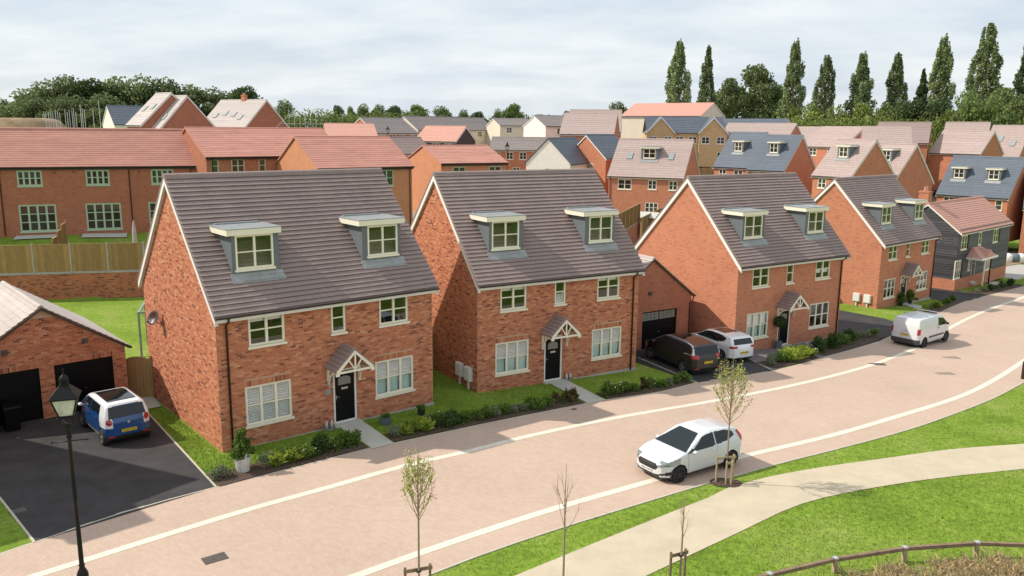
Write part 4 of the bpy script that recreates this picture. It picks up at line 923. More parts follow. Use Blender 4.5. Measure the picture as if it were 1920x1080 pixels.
def uT(px, key='terrace'):    # place along a background front where a photo column meets it
    x, y, th, z0, W, D = BG[key][:6]; d = ray(px, 380); c, s = math.cos(th), math.sin(th)
    n = np.array([s, -c]); p0 = np.array([x, y])+n*D/2; t = (n@p0)/(n@d[:2]); P = d[:2]*t-np.array([x, y]); return float(c*P[0]+s*P[1])
tw = []
tws = [uT(60), uT(187), uT(308)]
TH = far_house('terrace', 'long brick terrace with red tiled roof and sage green windows', 'brick_dark', 'tile_red', wmat='greenframe', fascia='gutter',
   wins=[('front', u, 3.78, 4.98, 1.7, 4, 2) for u in tws]+[('front', uT(69), .25, 2.35, 2.55, 4, 3), ('front', uT(193), .25, 2.35, 2.55, 4, 3), ('front', uT(308), .25, 2.35, 2.4, 4, 3), ('front', uT(-70), 3.78, 4.98, 1.7, 4, 2), ('front', uT(-60), .25, 2.35, 2.5, 4, 3)], pipes=[uT(4), uT(246), TW/2-.5], barge_on=False, nc=18)
for u in (uT(107), uT(143), uT(265)): MB().box(u-.06, u+.06, -TD/2-.05, -TD/2-.002, 4.75, 4.87).build('air_vent', M['iron'], TH)
far_house('terrace2', 'brick house with red roof joined on behind the right end of the terrace', 'brick_dark', 'tile_red', wmat='greenframe', fascia='gutter', wins=[('front', uT(407, 'terrace2'), 3.7, 4.8, .6, 1), ('front', uT(450, 'terrace2'), 3.7, 4.8, 1.1), ('front', uT(495, 'terrace2'), 3.7, 4.8, .6, 1)], pipes=[-5.6], barge_on=False, nc=14)
far_house('gable3', 'red roofed house with a peach sunlit gable just behind the nearest house', 'brick_peach', 'tile_red', wmat='greenframe', fascia='gutter', wins=[('front', uT(726, 'gable3'), 3.45, 4.75, 1.25), ('front', -2, 3.45, 4.75, 1.2)], pipes=[3.9], barge_on=False, nc=15)
far_house('gable4', 'smaller red roofed house with a plain peach gable behind the second house', 'brick_peach', 'tile_red', wmat='greenframe', fascia='gutter', wins=[('front', -1.6, 3.6, 4.7, 1.3), ('front', 2.2, 3.6, 4.7, 1.3)], barge_on=False, nc=12)
far_house('brownbehind', 'house showing only its dark brown roof between the two red roofs', 'brick_plain', 'tile_brown', nc=9)
far_house('redL', 'red roofed house far behind the terrace, left of the grey roofed row', 'brick_plain', 'tile_rose', nc=9)
far_house('greyrow1', 'grey roofed house with white verge, left end of the distant cream row', 'brick_plain', 'tile_grey', wins=std(9, n=4), nc=10)
far_house('greyrow2', 'long grey roofed cream row in the distance', 'render_tan', 'tile_grey', wins=std(21, n=7), nc=10)
far_house('orange', 'bright orange-pink roofed house with a black boarded gable', 'black_clad', 'tile_rose', wins=std(6, n=3), nc=8)
far_house('cream1', 'small cream house with pink sunlit gable and brown roof in the distance', 'render_tan', 'tile_grey', wins=std(7, n=2), nc=8)
far_house('cream2', 'distant cream house with a bright white gable, left of the big brown roof', 'render_cream', 'tile_grey', wins=std(5, n=1), nc=8)
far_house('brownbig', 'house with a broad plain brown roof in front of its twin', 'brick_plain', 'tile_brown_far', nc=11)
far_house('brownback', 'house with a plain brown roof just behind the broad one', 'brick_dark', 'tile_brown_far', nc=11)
far_house('midrow', 'brick house with low brown roof behind the far lamp post', 'brick_plain', 'tile_grey', wins=std(9, (3.4, 4.6), 4)+[('front', 0, .1, 2.1, 1.2)], nc=8)
far_house('creamslate', 'cream rendered house with slate roof and one small gable window', 'render_cream', 'tile_slate', wins=[('left', .0, 3.3, 4.4, .8, 1)], barge_on=False, nc=11)
far_house('brickK', 'narrow brick house with slate roof behind the cream rendered gable', 'brick_plain', 'tile_slate', wins=[('front', -1.0, 3.5, 4.5, 1.0), ('left', -1, 3.2, 4.2, .8)], nc=10)
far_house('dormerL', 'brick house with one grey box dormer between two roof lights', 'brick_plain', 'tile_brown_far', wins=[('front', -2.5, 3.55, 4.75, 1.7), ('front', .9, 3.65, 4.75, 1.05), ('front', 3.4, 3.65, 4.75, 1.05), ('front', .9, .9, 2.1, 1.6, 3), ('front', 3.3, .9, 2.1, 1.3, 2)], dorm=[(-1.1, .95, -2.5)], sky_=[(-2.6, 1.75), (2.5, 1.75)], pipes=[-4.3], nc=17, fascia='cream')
far_house('redbig', 'tall cream apartment block with bright red roof behind the buff brick house', 'render_tan', 'tile_rose', wins=[('right', .6, 5.6, 6.8, .5, 1), ('right', -.5, 5.6, 6.8, .5, 1), ('left', 0, 5, 6.2, 1.2)], nc=14)
far_house('slateO', 'white walled house with slate roof, farthest of the pair by the buff brick house', 'render_cream', 'tile_slate', wins=std(12, n=3), nc=10)
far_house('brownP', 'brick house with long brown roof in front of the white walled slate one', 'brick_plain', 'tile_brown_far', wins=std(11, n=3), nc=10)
far_house('slateQ1', 'left half of the slate roofed pair with small white dormers', 'brick_plain', 'tile_slate', wins=[('front', -1.2, 3.7, 4.8, 1.1), ('front', 1.1, 3.7, 4.8, 1.3)], dorm=[(-.75, .7, -2.55)], nc=16)
far_house('slateQ2', 'right half of the slate roofed pair with a bare brick gable', 'brick_plain', 'tile_slate', wins=[('front', -1.2, 3.7, 4.8, 1.1), ('front', 1.1, 3.7, 4.8, 1.3)], dorm=[(-.75, .7, -2.5)], nc=16)
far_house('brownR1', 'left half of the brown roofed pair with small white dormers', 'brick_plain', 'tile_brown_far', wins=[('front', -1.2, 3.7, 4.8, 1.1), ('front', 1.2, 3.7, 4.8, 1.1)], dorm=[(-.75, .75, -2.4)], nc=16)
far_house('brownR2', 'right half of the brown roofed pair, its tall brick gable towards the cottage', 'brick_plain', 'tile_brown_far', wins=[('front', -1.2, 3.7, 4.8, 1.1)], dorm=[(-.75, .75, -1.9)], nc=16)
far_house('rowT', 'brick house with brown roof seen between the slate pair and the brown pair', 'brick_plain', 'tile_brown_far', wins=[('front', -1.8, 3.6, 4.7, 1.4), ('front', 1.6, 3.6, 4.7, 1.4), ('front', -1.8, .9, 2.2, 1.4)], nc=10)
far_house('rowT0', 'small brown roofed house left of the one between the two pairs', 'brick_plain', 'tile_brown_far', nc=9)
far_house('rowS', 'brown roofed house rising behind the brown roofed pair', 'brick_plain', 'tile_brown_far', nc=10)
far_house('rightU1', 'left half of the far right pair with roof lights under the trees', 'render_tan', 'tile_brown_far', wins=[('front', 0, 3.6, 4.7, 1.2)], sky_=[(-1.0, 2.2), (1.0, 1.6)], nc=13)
far_house('rightU2', 'right half of the far right pair with roof lights under the trees', 'brick_plain', 'tile_brown_far', sky_=[(-.8, 1.6), (1.1, 2.2)], nc=13)
far_house('slateV', 'brick house with slate roof and two white box dormers behind the black cottage', 'brick_plain', 'tile_slate', wins=[('front', -2.6, 3.6, 4.8, 1.3), ('front', 1.0, 3.6, 4.8, 1.3), ('front', 3.1, 3.6, 4.8, .8, 1)], dorm=[(-3.1, -1.5, -2.6), (.9, 2.5, -2.6)], nc=17)
far_house('leftX0', 'small cream gabled house with dark slate roof at the edge of the wood', 'render_cream', 'tile_slate', nc=8)
far_house('leftX1', 'left one of the stepped pale brown roofs in front of the wood', 'brick_dark', 'tile_pale', sky_=[(-1.0, 2.0), (1.0, 1.7)], nc=12)
far_house('leftX2', 'right one of the stepped pale brown roofs, red gable below it', 'brick_dark', 'tile_pale', sky_=[(-.8, 2.1), (.9, 2.6)], nc=12)
far_house('leftY', 'pale brown roofed house with four roof lights and a brick chimney', 'brick_dark', 'tile_pale', sky_=[(-3.2, 2.3), (-1.4, 1.9), (.6, 2.1), (2.4, 2.6)], chimney=(.2, 0, .7), nc=14)
far_house('x', 'brown roofed house with a small front gable behind the long row', 'brick_plain', 'tile_brown', pose=[58.5, 126.0, -.5, 5.6, 7, 7, 5, 8.0], nc=8)
far_house('x', 'brick house whose gable faces the trees behind the brown pair', 'brick_plain', 'tile_brown_far', pose=[66.0, 122.0, -.9, 4.2, 7, 7.5, 5, 8.2], nc=9)
far_house('x', 'brick house cut by the right edge of the photo behind the cottage', 'brick_plain', 'tile_slate', pose=[66.5, 99.0, -.55, -1.6, 9, 8, 5, 9.3], nc=12)
# buff house with two front gables
YB = empty('house', (29.5, 146.0, 6.3), -.06, label='buff brick house with two pointed front gables and six small white windows', cat='house', group='houses of the estate behind')
mb = MB(); mb.box(-6.6, 6.6, -3.6, 3.6, -.3, 5.4)
for gx0, gx1 in ((-6.7, -2.1), (2.1, 6.7)):
    mb.box(gx0, gx1, -4.4, -3.59, -.3, 5.4); c_ = (gx0+gx1)/2
    mb.prism([(gx0, -4.4, 5.4), (gx1, -4.4, 5.4), (c_, -4.4, 7.9)], (0, .3, 0))
mb.build('wall', M['brick_buff'], YB)
course_roof(YB, 13.2, 7.2, 5.35, 8.0, .1, .2, M['tile_slate'], 9, single=False)
for gx0, gx1 in ((-6.7, -2.1), (2.1, 6.7)):
    c_ = (gx0+gx1)/2; r = MB()
    r.prism([(gx0-.2, -4.55, 5.3), (c_, -4.55, 8.0), (gx1+.2, -4.55, 5.3), (gx1+.2, -4.55, 5.15), (c_, -4.55, 7.85), (gx0-.2, -4.55, 5.15)], (0, 4.5, 0)); r.build('gable_roof', M['tile_slate'], YB)
    for sg in (-1, 1):
        b = MB(); p = [(c_, -4.56, 7.98), (c_+sg*2.5, -4.56, 5.3), (c_+sg*2.5, -4.56, 5.05), (c_, -4.56, 7.7)]; b.prism(p if sg > 0 else p[::-1], (0, -.04, 0)); b.build('barge_board', M['white'], YB)
    for u in (c_-1.25, c_+1.25): window(YB, u-.65, u+.65, 3.55, 4.7, -4.4, 2, 2, 'white', 'darkglass', rec=-.02, sub=False)
for u in (-1.1, 1.1): window(YB, u-.65, u+.65, 3.55, 4.7, -3.6, 2, 2, 'white', 'darkglass', rec=-.02, sub=False)
window(YB, 5.2, 5.8, .2, 2.2, -4.4, 1, 2, 'white', 'darkglass', rec=-.02, sub=False)
# black boarded cottage
x, y, th, z0, W, D, He, Hr = BG['cottage']
CT = empty('cottage', (x, y, z0), th, label='black weatherboarded cottage with red tiled roof and brick base', cat='house')
mb = MB(); ov, oe = .15, .25; k = (Hr-He)/(D/2+oe); Hw = Hr-.14-k*D/2; house_shell(mb, W, D, Hw, Hr-.14, [], 0); mb.build('wall', M['black_clad'], CT)
n = int((Hw-.75)/.22)
for i in range(n+10):
    z = .75+i*.22
    if z < Hw-.02:
        mb = MB(); mb.hexa([(-W/2-.02, -D/2-.05, z), (W/2+.02, -D/2-.05, z), (W/2+.02, -D/2, z), (-W/2-.02, -D/2, z), (-W/2-.02, -D/2-.01, z+.225), (W/2+.02, -D/2-.01, z+.225), (W/2+.02, -D/2, z+.225), (-W/2-.02, -D/2, z+.225)]); mb.build('weather_board', M['black_clad'], CT)
    hy = D/2 if z+.22 < Hw else D/2-(z+.22-Hw)/k
    if hy > .1: mb = MB(); X = -W/2; mb.hexa([(X-.05, -hy, z), (X, -hy, z), (X, hy, z), (X-.05, hy, z), (X-.01, -hy, z+.225), (X, -hy, z+.225), (X, hy, z+.225), (X-.01, hy, z+.225)]); mb.build('weather_board', M['black_clad'], CT)
MB().box(-W/2-.06, W/2+.06, -D/2-.06, D/2+.06, -.4, .74).build('brick_base', M['brick_plain'], CT)
course_roof(CT, W, D, He, Hr, ov, oe, M['tile_rose'], 15, single=False, lip=.035); barge(CT, W, D, He, Hr, ov, oe, h=.15)
gutter(CT, W, D, He-.05, -D/2-oe-.03, ov-.02)
c = MB().box(-W/2+.02, -W/2+.8, .1, .95, He, Hr+1.0).build('chimney', M['brick_plain'], CT); MB().box(-W/2-.02, -W/2+.84, .06, .99, Hr+.85, Hr+.97).build('chimney_cap', M['brick_plain'], c)
for s_ in (.22, .6): MB().lathe([(.11, 0), (.09, .38), (.11, .42)], 10, (-W/2+s_, .5, Hr+1.0)).build('chimney_pot', M['tile_rose'], c)
uc = lambda px: uT(px, 'cottage')
for px, wd, a, b, nn in ((1815.5, 1.25, 3.35, 4.6, 2), (1844.5, .65, 3.45, 4.6, 1), (1873.5, 1.25, 3.35, 4.6, 2), (1808.5, 1.3, .85, 2.45, 3), (1829.5, .5, 1.3, 2.3, 1), (1866, 1.5, .85, 2.45, 3)): window(CT, uc(px)-wd/2, uc(px)+wd/2, a, b, -D/2-.03, nn, 2, 'cream', 'darkglass', rec=-.03, sub=False)
for px, wd, a, b in ((1815.5, 1.25, 3.35, 4.6), (1873.5, 1.25, 3.35, 4.6), (1808.5, 1.3, .85, 2.45)):
    for sg in (1,): MB().box(uc(px)+sg*(wd/2+.22)-.14, uc(px)+sg*(wd/2+.22)+.14, -D/2-.09, -D/2-.04, a, b).build('window_shutter', M['door_black'], CT)
ud = uc(1838); front_door(CT, ud, -D/2-.07, z0=.1, w=.95, h=2.1)
pr_ = MB(); pr_.hexa([(ud-1.9, -D/2-1.3, 2.55), (ud+1.9, -D/2-1.3, 2.55), (ud+1.9, -D/2, 2.55), (ud-1.9, -D/2, 2.55), (ud-.9, -D/2-.15, 3.35), (ud+.9, -D/2-.15, 3.35), (ud+.9, -D/2, 3.35), (ud-.9, -D/2, 3.35)])
pr_.prism([(ud-.75, -D/2-1.34, 2.56), (ud+.75, -D/2-1.34, 2.56), (ud, -D/2-1.34, 3.25)], (0, 1.2, 0)); pc = pr_.build('porch_roof', M['tile_rose'], CT)
MB().box(ud-1.95, ud+1.95, -D/2-1.38, -D/2-1.30, 2.38, 2.56).box(ud-1.95, ud-1.88, -D/2-1.3, -D/2, 2.38, 2.56).box(ud+1.88, ud+1.95, -D/2-1.3, -D/2, 2.38, 2.56).build('fascia', M['white'], pc)
for s_ in (-.75, .75):
    MB().box(ud+s_-.05, ud+s_+.05, -D/2-1.25, -D/2-1.15, 0, 2.4).build('porch_post', M['white'] if s_ < 0 else M['door_black'], CT)
# shed, and fence on wall behind the second house
zt = lambda x, y: terr(x, y)
sh = empty('shed', (14.6, 88.5, 1.0), -.5, label='low garden shed with pale felt roof beside the dormered brick house', cat='shed')
MB().box(-1.4, 1.4, -1.1, 1.1, -.5, 2.0).build('wall', M['timber_new'], sh); MB().prism([(-1.6, -1.3, 1.95), (1.6, -1.3, 1.95), (1.6, 0, 2.45), (-1.6, 0, 2.45)][::-1], (0, 0, .05)).prism([(-1.6, 0, 2.45), (1.6, 0, 2.45), (1.6, 1.3, 1.95), (-1.6, 1.3, 1.95)][::-1], (0, 0, .05)).build('roof', M['slab'], sh)
# ------------------------------------------------------------------ vehicles
def poly_sd(P, X, Y):
    P = np.array(P, float); n = len(P); d = np.full(X.shape, 1e9); inside = np.zeros(X.shape, bool)
    for i in range(n):
        a = P[i]; b = P[(i+1) % n]; e = b-a; wx, wy = X-a[0], Y-a[1]; t = np.clip((wx*e[0]+wy*e[1])/(e@e), 0, 1)
        d = np.minimum(d, (wx-e[0]*t)**2+(wy-e[1]*t)**2)
        c = ((a[1] > Y) != (b[1] > Y)); xx = a[0]+(Y-a[1])/(b[1]-a[1]+1e-12)*e[0]; inside ^= c & (X < xx)
    d = np.sqrt(d); return np.where(inside, -d, d)
def smax(a, b, k): h = np.clip(.5+.5*(a-b)/k, 0, 1); return b+(a-b)*h+k*h*(1-h)
def paint(name, col, seams, rough=.28, coat=.8):
    mt, t, b = newmat(name); setc(b, col); b.inputs["Roughness"].default_value = rough; b.inputs["Coat Weight"].default_value = coat; b.inputs["Coat Roughness"].default_value = .04
    N = t.nodes.new; L = t.links.new; tcn = N("ShaderNodeTexCoord"); sp = N("ShaderNodeSeparateXYZ"); L(tcn.outputs["Object"], sp.inputs[0]); acc = None
    geo = N("ShaderNodeNewGeometry")
    for x in seams:
        s = N("ShaderNodeMath"); s.operation = 'SUBTRACT'; L(sp.outputs[0], s.inputs[0]); s.inputs[1].default_value = x
        a = N("ShaderNodeMath"); a.operation = 'ABSOLUTE'; L(s.outputs[0], a.inputs[0])
        c = N("ShaderNodeMath"); c.operation = 'LESS_THAN'; L(a.outputs[0], c.inputs[0]); c.inputs[1].default_value = .007
        if acc is None: acc = c.outputs[0]
        else: m_ = N("ShaderNodeMath"); m_.operation = 'MAXIMUM'; L(acc, m_.inputs[0]); L(c.outputs[0], m_.inputs[1]); acc = m_.outputs[0]
    # door gaps stop above the sills and below the roof
    z1 = N("ShaderNodeMath"); z1.operation = 'LESS_THAN'; L(sp.outputs[2], z1.inputs[0]); z1.inputs[1].default_value = 1.3
    z2 = N("ShaderNodeMath"); z2.operation = 'GREATER_THAN'; L(sp.outputs[2], z2.inputs[0]); z2.inputs[1].default_value = .33
    ay = N("ShaderNodeMath"); ay.operation = 'ABSOLUTE'; L(sp.outputs[1], ay.inputs[0]); z3 = N("ShaderNodeMath"); z3.operation = 'GREATER_THAN'; L(ay.outputs[0], z3.inputs[0]); z3.inputs[1].default_value = .68
    for q in (z1, z2, z3): m_ = N("ShaderNodeMath"); m_.operation = 'MULTIPLY'; L(acc, m_.inputs[0]); L(q.outputs[0], m_.inputs[1]); acc = m_.outputs[0]
    mxn = N("ShaderNodeMixRGB"); L(acc, mxn.inputs[0]); mxn.inputs[1].default_value = (*col, 1); mxn.inputs[2].default_value = tuple(x*.12 for x in col)+(1,); L(mxn.outputs[0], b.inputs["Base Color"])
    return mt
M['tyre'] = pm('tyre', (.018, .018, .019), .85); M['alloy'] = pm('alloy', (.5, .5, .5), .3, metal=.9); M['alloy_black'] = pm('alloy_black', (.02, .02, .022), .35)
M['trim'] = pm('black_plastic', (.022, .022, .023), .55); M['redlamp'] = pm('tail_lamp', (.42, .012, .02), .15, coat=.6); M['clearlamp'] = pm('head_lamp', (.30, .33, .35), .1, metal=.5, coat=.8)
M['plate_y'] = pm('plate_yellow', (.72, .52, .03), .5); M['plate_w'] = pm('plate_white', (.75, .75, .72), .5); M['ink'] = pm('plate_letters', (.01, .01, .01), .5); M['silver'] = pm('silver_trim', (.62, .63, .65), .3, metal=.6)
def vehicle(name, label, cat, spec, loc, heading, seed=0, group=None):
    side, plan, front, Lh = spec['side'], spec['plan'], spec['front'], spec['len']/2
    plan2 = plan+[(x, -y) for x, y in plan[::-1] if abs(y) > 1e-6]; front2 = front+[(-y, z) for y, z in front[::-1] if abs(y) > 1e-6]
    k = spec.get('k', .07)
    def sdf(P):
        return smax(smax(poly_sd(side, P[:, 0], P[:, 2]), poly_sd(plan2, P[:, 0], P[:, 1]), k), poly_sd(front2, P[:, 1], P[:, 2]), k)
    cx, cz = spec.get('c', (-.1, .72)); hw, hh = .95, 1.0; st = .034
    V = []; Fs = []; idx = 0
    def face(o, a, b, na, nb):
        nonlocal idx
        u, v = np.meshgrid(np.linspace(0, 1, na+1), np.linspace(0, 1, nb+1), indexing='ij')
        P = o+u[..., None]*a+v[..., None]*b; V.append(P.reshape(-1, 3)); I = idx+np.arange((na+1)*(nb+1)).reshape(na+1, nb+1)
        Fs.append(np.stack([I[:-1, :-1], I[1:, :-1], I[1:, 1:], I[:-1, 1:]], -1).reshape(-1, 4)); idx += (na+1)*(nb+1)
    LL, WW, HH = 2*Lh+.3, 2*hw, 2*hh; nl, nw, nh = int(LL/st), int(WW/st), int(1.9/st)
    A = np.array
    face(A([-LL/2, -hw, hh]), A([LL, 0, 0]), A([0, WW, 0]), nl, nw); face(A([-LL/2, hw, -hh]), A([LL, 0, 0]), A([0, -WW, 0]), nl, nw)
    face(A([-LL/2, -hw, -hh]), A([LL, 0, 0]), A([0, 0, HH]), nl, nh); face(A([LL/2, hw, -hh]), A([-LL, 0, 0]), A([0, 0, HH]), nl, nh)
    face(A([LL/2, -hw, -hh]), A([0, WW, 0]), A([0, 0, HH]), nw, nh); face(A([-LL/2, hw, -hh]), A([0, -WW, 0]), A([0, 0, HH]), nw, nh)
    Dr = np.concatenate(V); Fs = np.concatenate(Fs); c0 = A([cx, 0, cz]); lo = np.zeros(len(Dr)); hi = np.full(len(Dr), 1.4)
    for _ in range(17):
        m_ = (lo+hi)/2; s = sdf(c0+Dr*m_[:, None]) < 0; lo = np.where(s, m_, lo); hi = np.where(s, hi, m_)
    P = c0+Dr*lo[:, None]
    C = P[Fs].mean(1); n = np.cross(P[Fs[:, 2]]-P[Fs[:, 0]], P[Fs[:, 3]]-P[Fs[:, 1]]); n /= np.linalg.norm(n, axis=1)[:, None]+1e-9
    x, y, z = C.T; nx, ny, nz = n.T; ay = np.abs(y)
    t = empty(name, loc, heading, label=label, cat=cat, group=group)
    used = np.zeros(len(C), bool); wr = spec['wr']; wx = spec['wheels']; wy = spec['wy']
    for w_ in wx: used |= ((x-w_)**2+(z-wr)**2 < (wr+.055)**2) & (ay > wy-.24)
    parts = []
    def emit(pname, mask, mat, push=0.0, parent=None, smooth=True):
        nonlocal used
        mask = mask & ~used
        if not mask.any(): return None
        used |= mask; f = Fs[mask]; u, inv = np.unique(f, return_inverse=True); vv = P[u].copy()
        if push:
            vn = np.zeros_like(vv); np.add.at(vn, inv.reshape(-1), np.repeat(n[mask], 4, axis=0)); vn /= np.linalg.norm(vn, axis=1)[:, None]+1e-9; vv += vn*push
        return mkobj(pname, npmesh(pname, vv, inv.reshape(-1, 4), mat, smooth), parent or t)
    env = dict(x=x, y=y, z=z, nx=nx, ny=ny, nz=nz, ay=ay, np=np, sd=poly_sd)
    for pn, fn, mat, push in spec['parts']:
        msk = fn(x, y, z, nx, ny, nz, ay)
        if pn.endswith('*'):      # one object for each side of the car
            for sg in (-1, 1): emit(pn[:-1], msk & (y*sg > 0), mat, push)
        else: emit(pn, msk, mat, push)
    emit('body', np.ones(len(C), bool), spec['paint'])
    # wheels with arch liners
    R = wr; tw = .19
    ty = MB(); ty.lathe([(R*.68, -tw/2), (R*.92, -tw/2), (R, -tw/2+.035), (R, tw/2-.035), (R*.92, tw/2), (R*.68, tw/2)], 28, axis='y'); tym = ty.mesh('tyre', M['tyre'], True)
    rm = MB(); sp = spec.get('spokes', 5); r1 = R*.70
    rm.lathe([(r1, -tw/2+.005), (r1, tw/2-.03), (r1-.02, tw/2-.03), (r1-.02, -tw/2+.005), (r1, -tw/2+.005)], 28, axis='y')
    for i in range(sp):
        a = 2*math.pi*i/sp+.3; rm.beam((0, -tw/2+.028, 0), (math.cos(a)*(r1-.01), -tw/2+.018, math.sin(a)*(r1-.01)), .062, .022, (0, 1, 0))
    rm.lathe([(.001, -tw/2+.008), (.055, -tw/2+.01), (.06, -tw/2+.03), (.001, -tw/2+.03)], 14, axis='y')
    dk = MB().lathe([(.001, -tw/2+.06), (r1-.02, -tw/2+.06)], 20, axis='y').mesh('brake_disc', M['trim']); rmm = rm.mesh('rim', M[spec.get('rim', 'alloy')])
    for w_ in wx:
        for sg in (-1, 1):
            wh = empty('wheel', (w_, sg*(wy-tw/2), R), 0 if sg < 0 else math.pi, parent=t)
            mkobj('tyre', tym, wh); mkobj('rim', rmm, wh); mkobj('brake_disc', dk, wh)
            ln = MB(); m2 = 14; rr = R+.06
            arc = [(w_+rr*math.cos(math.pi*(i/m2)*1.16-.25), rr*math.sin(math.pi*(i/m2)*1.16-.25)+R) for i in range(m2+1)]
            for p, q in zip(arc[:-1], arc[1:]): ln.poly([(p[0], sg*(wy-.02), p[1]), (q[0], sg*(wy-.02), q[1]), (q[0], sg*(wy-.36), q[1]), (p[0], sg*(wy-.36), p[1])])
            ln.poly([(p[0], sg*(wy-.36), p[1]) for p in arc]); ln.build('arch_liner', M['trim'], t)
    MB().box(-Lh+.25, Lh-.25, -.68, .68, .17, .30).build('underbody', M['trim'], t)
    # mirrors
    mx_, mz_ = spec['mirror']
    for sg in (-1, 1):
        mb = MB(); q = sg*(spec['mw']); mb.sphere((mx_, q+sg*.10, mz_), .085, 8, .8); mb.beam((mx_+.02, q-sg*.06, mz_-.05), (mx_, q+sg*.06, mz_-.02), .05, .04)
        mb.build('wing_mirror', spec.get('mmat', spec['paint']), t, smooth=True)
    for hx, hz, hy in spec.get('handles', ()):
        for sg in (-1, 1): MB().box(hx-.09, hx+.09, sg*hy-.012, sg*hy+.018 if sg > 0 else sg*hy+.012, hz-.014, hz+.014).build('door_handle', spec.get('hmat', spec['paint']), t)
    for (px_, pz_, tilt, txt, mm, face_) in spec.get('plates', ()):
        pl = MB().box(-.26, .26, -.006, .006, -.056, .056).build('number_plate', M[mm], t); pl.location = (px_, 0, pz_)
        pl.rotation_euler = (tilt, 0, D2R(-90) if face_ < 0 else D2R(90))
        cu = bpy.data.curves.new('registration', 'FONT'); cu.body = txt; cu.size = .098; cu.align_x = 'CENTER'; cu.align_y = 'CENTER'; cu.extrude = .002; cu.space_character = 1.1
        co = bpy.data.objects.new('registration', cu); COL.objects.link(co); dg = bpy.context.evaluated_depsgraph_get(); me = bpy.data.meshes.new_from_object(co.evaluated_get(dg)); bpy.data.objects.remove(co); me.materials.clear(); me.materials.append(M['ink'])
        to = mkobj('registration', me, pl, loc=(0, -.0085, 0)); to.rotation_euler = (D2R(90), 0, 0)
    return t
# small white hatchback, three doors
def swin(polys): return lambda x, y, z, nx, ny, nz, ay: np.minimum.reduce([poly_sd(p, x, z) for p in polys]) < 0
PW_ = paint('paint_white_hatch', (.66, .67, .69), (.86, -.50))
hatch = dict(len=3.97, k=.07, paint=PW_, wr=.305, wheels=(1.26, -1.23), wy=.86, mw=.80, mirror=(.62, .98), rim='alloy_black', spokes=8, handles=((-.33, .86, .85),),
    side=[(1.90, .24), (1.99, .34), (2.00, .56), (1.93, .70), (1.70, .82), (1.20, .94), (.92, 1.00), (.05, 1.41), (-.4, 1.475), (-1.0, 1.455), (-1.55, 1.37), (-1.66, 1.30), (-1.88, .98), (-1.97, .80), (-1.98, .35), (-1.90, .24)],
    plan=[(2.0, 0), (1.99, .30), (1.88, .60), (1.65, .77), (1.3, .845), (.6, .86), (-1.3, .86), (-1.7, .82), (-1.9, .70), (-1.98, .45), (-1.99, 0)],
    front=[(.80, .2), (.855, .40), (.86, .62), (.85, .86), (.815, .98), (.62, 1.40), (.50, 1.50), (0, 1.52)],
    parts=[('windscreen', lambda x, y, z, nx, ny, nz, ay: (nx > .12) & (x > .06) & (x < .95) & (z > .995) & (ay < .755-.32*(z-1.0)/.42) & (nz > .3), M['carglass'], -.006),
        ('rear_window', lambda x, y, z, nx, ny, nz, ay: (nx < -.35) & (x < -1.45) & (z > 1.02) & (z < 1.32) & (ay < .58-.15*(z-1.0)), M['carglass'], -.006),
        ('side_window*', lambda x, y, z, nx, ny, nz, ay: (ay > .52) & (np.abs(ny) > .5) & (poly_sd([(.70, .975), (.12, 1.34), (-.15, 1.395), (-.45, 1.41), (-.45, 1.00)], x, z) < 0), M['carglass'], -.008),
        ('quarter_window*', lambda x, y, z, nx, ny, nz, ay: (ay > .52) & (np.abs(ny) > .45) & (poly_sd([(-.50, 1.005), (-.50, 1.41), (-1.0, 1.39), (-1.36, 1.29), (-1.42, 1.15), (-1.0, 1.04)], x, z) < 0), M['carglass'], -.008),
        ('door_pillar*', lambda x, y, z, nx, ny, nz, ay: (ay > .52) & (np.abs(ny) > .5) & (poly_sd([(.90, .965), (.64, 1.09), (.60, 1.05), (.72, .965)], x, z) < 0), M['trim'], -.004),
        ('grille', lambda x, y, z, nx, ny, nz, ay: (nx > .45) & (ay < .50-.9*np.abs(z-.60)) & (z > .50) & (z < .69), M['trim'], -.012),
        ('lower_intake', lambda x, y, z, nx, ny, nz, ay: (nx > .45) & (ay < .52) & (z > .27) & (z < .36), M['trim'], -.012),
        ('fog_surround*', lambda x, y, z, nx, ny, nz, ay: (x > 1.55) & (ay > .52) & (ay < .80) & (z > .34) & (z < .34+.12*(ay-.45)/.3), M['trim'], -.010),
        ('headlight*', lambda x, y, z, nx, ny, nz, ay: (x > 1.22) & (ay > .46) & (z > .61+.10*(1.95-x)) & (z < .75+.20*(1.95-x)) & (ny*np.sign(y)+nx > .35), M['clearlamp'], .003),
        ('tail_light*', lambda x, y, z, nx, ny, nz, ay: (x < -1.50) & (ay > .56) & (poly_sd([(-1.52, 1.28), (-1.62, 1.30), (-1.97, .90), (-1.86, .84), (-1.70, .92)], x, z) < 0), M['redlamp'], .004),
        ('sill_trim*', lambda x, y, z, nx, ny, nz, ay: (z < .235) & (ay > .5), M['trim'], 0)],
    plates=((2.005, .44, 0, 'LR66 KXN', 'plate_w', 1), (-1.99, .56, 0, 'LR66 KXN', 'plate_y', -1)))
vehicle('hatchback_car', 'white three-door hatchback parked on the pale line beside the staked tree', 'car', hatch, (6.25, 27.30, gz(6.3, 27.3)+.012), D2R(213.5))
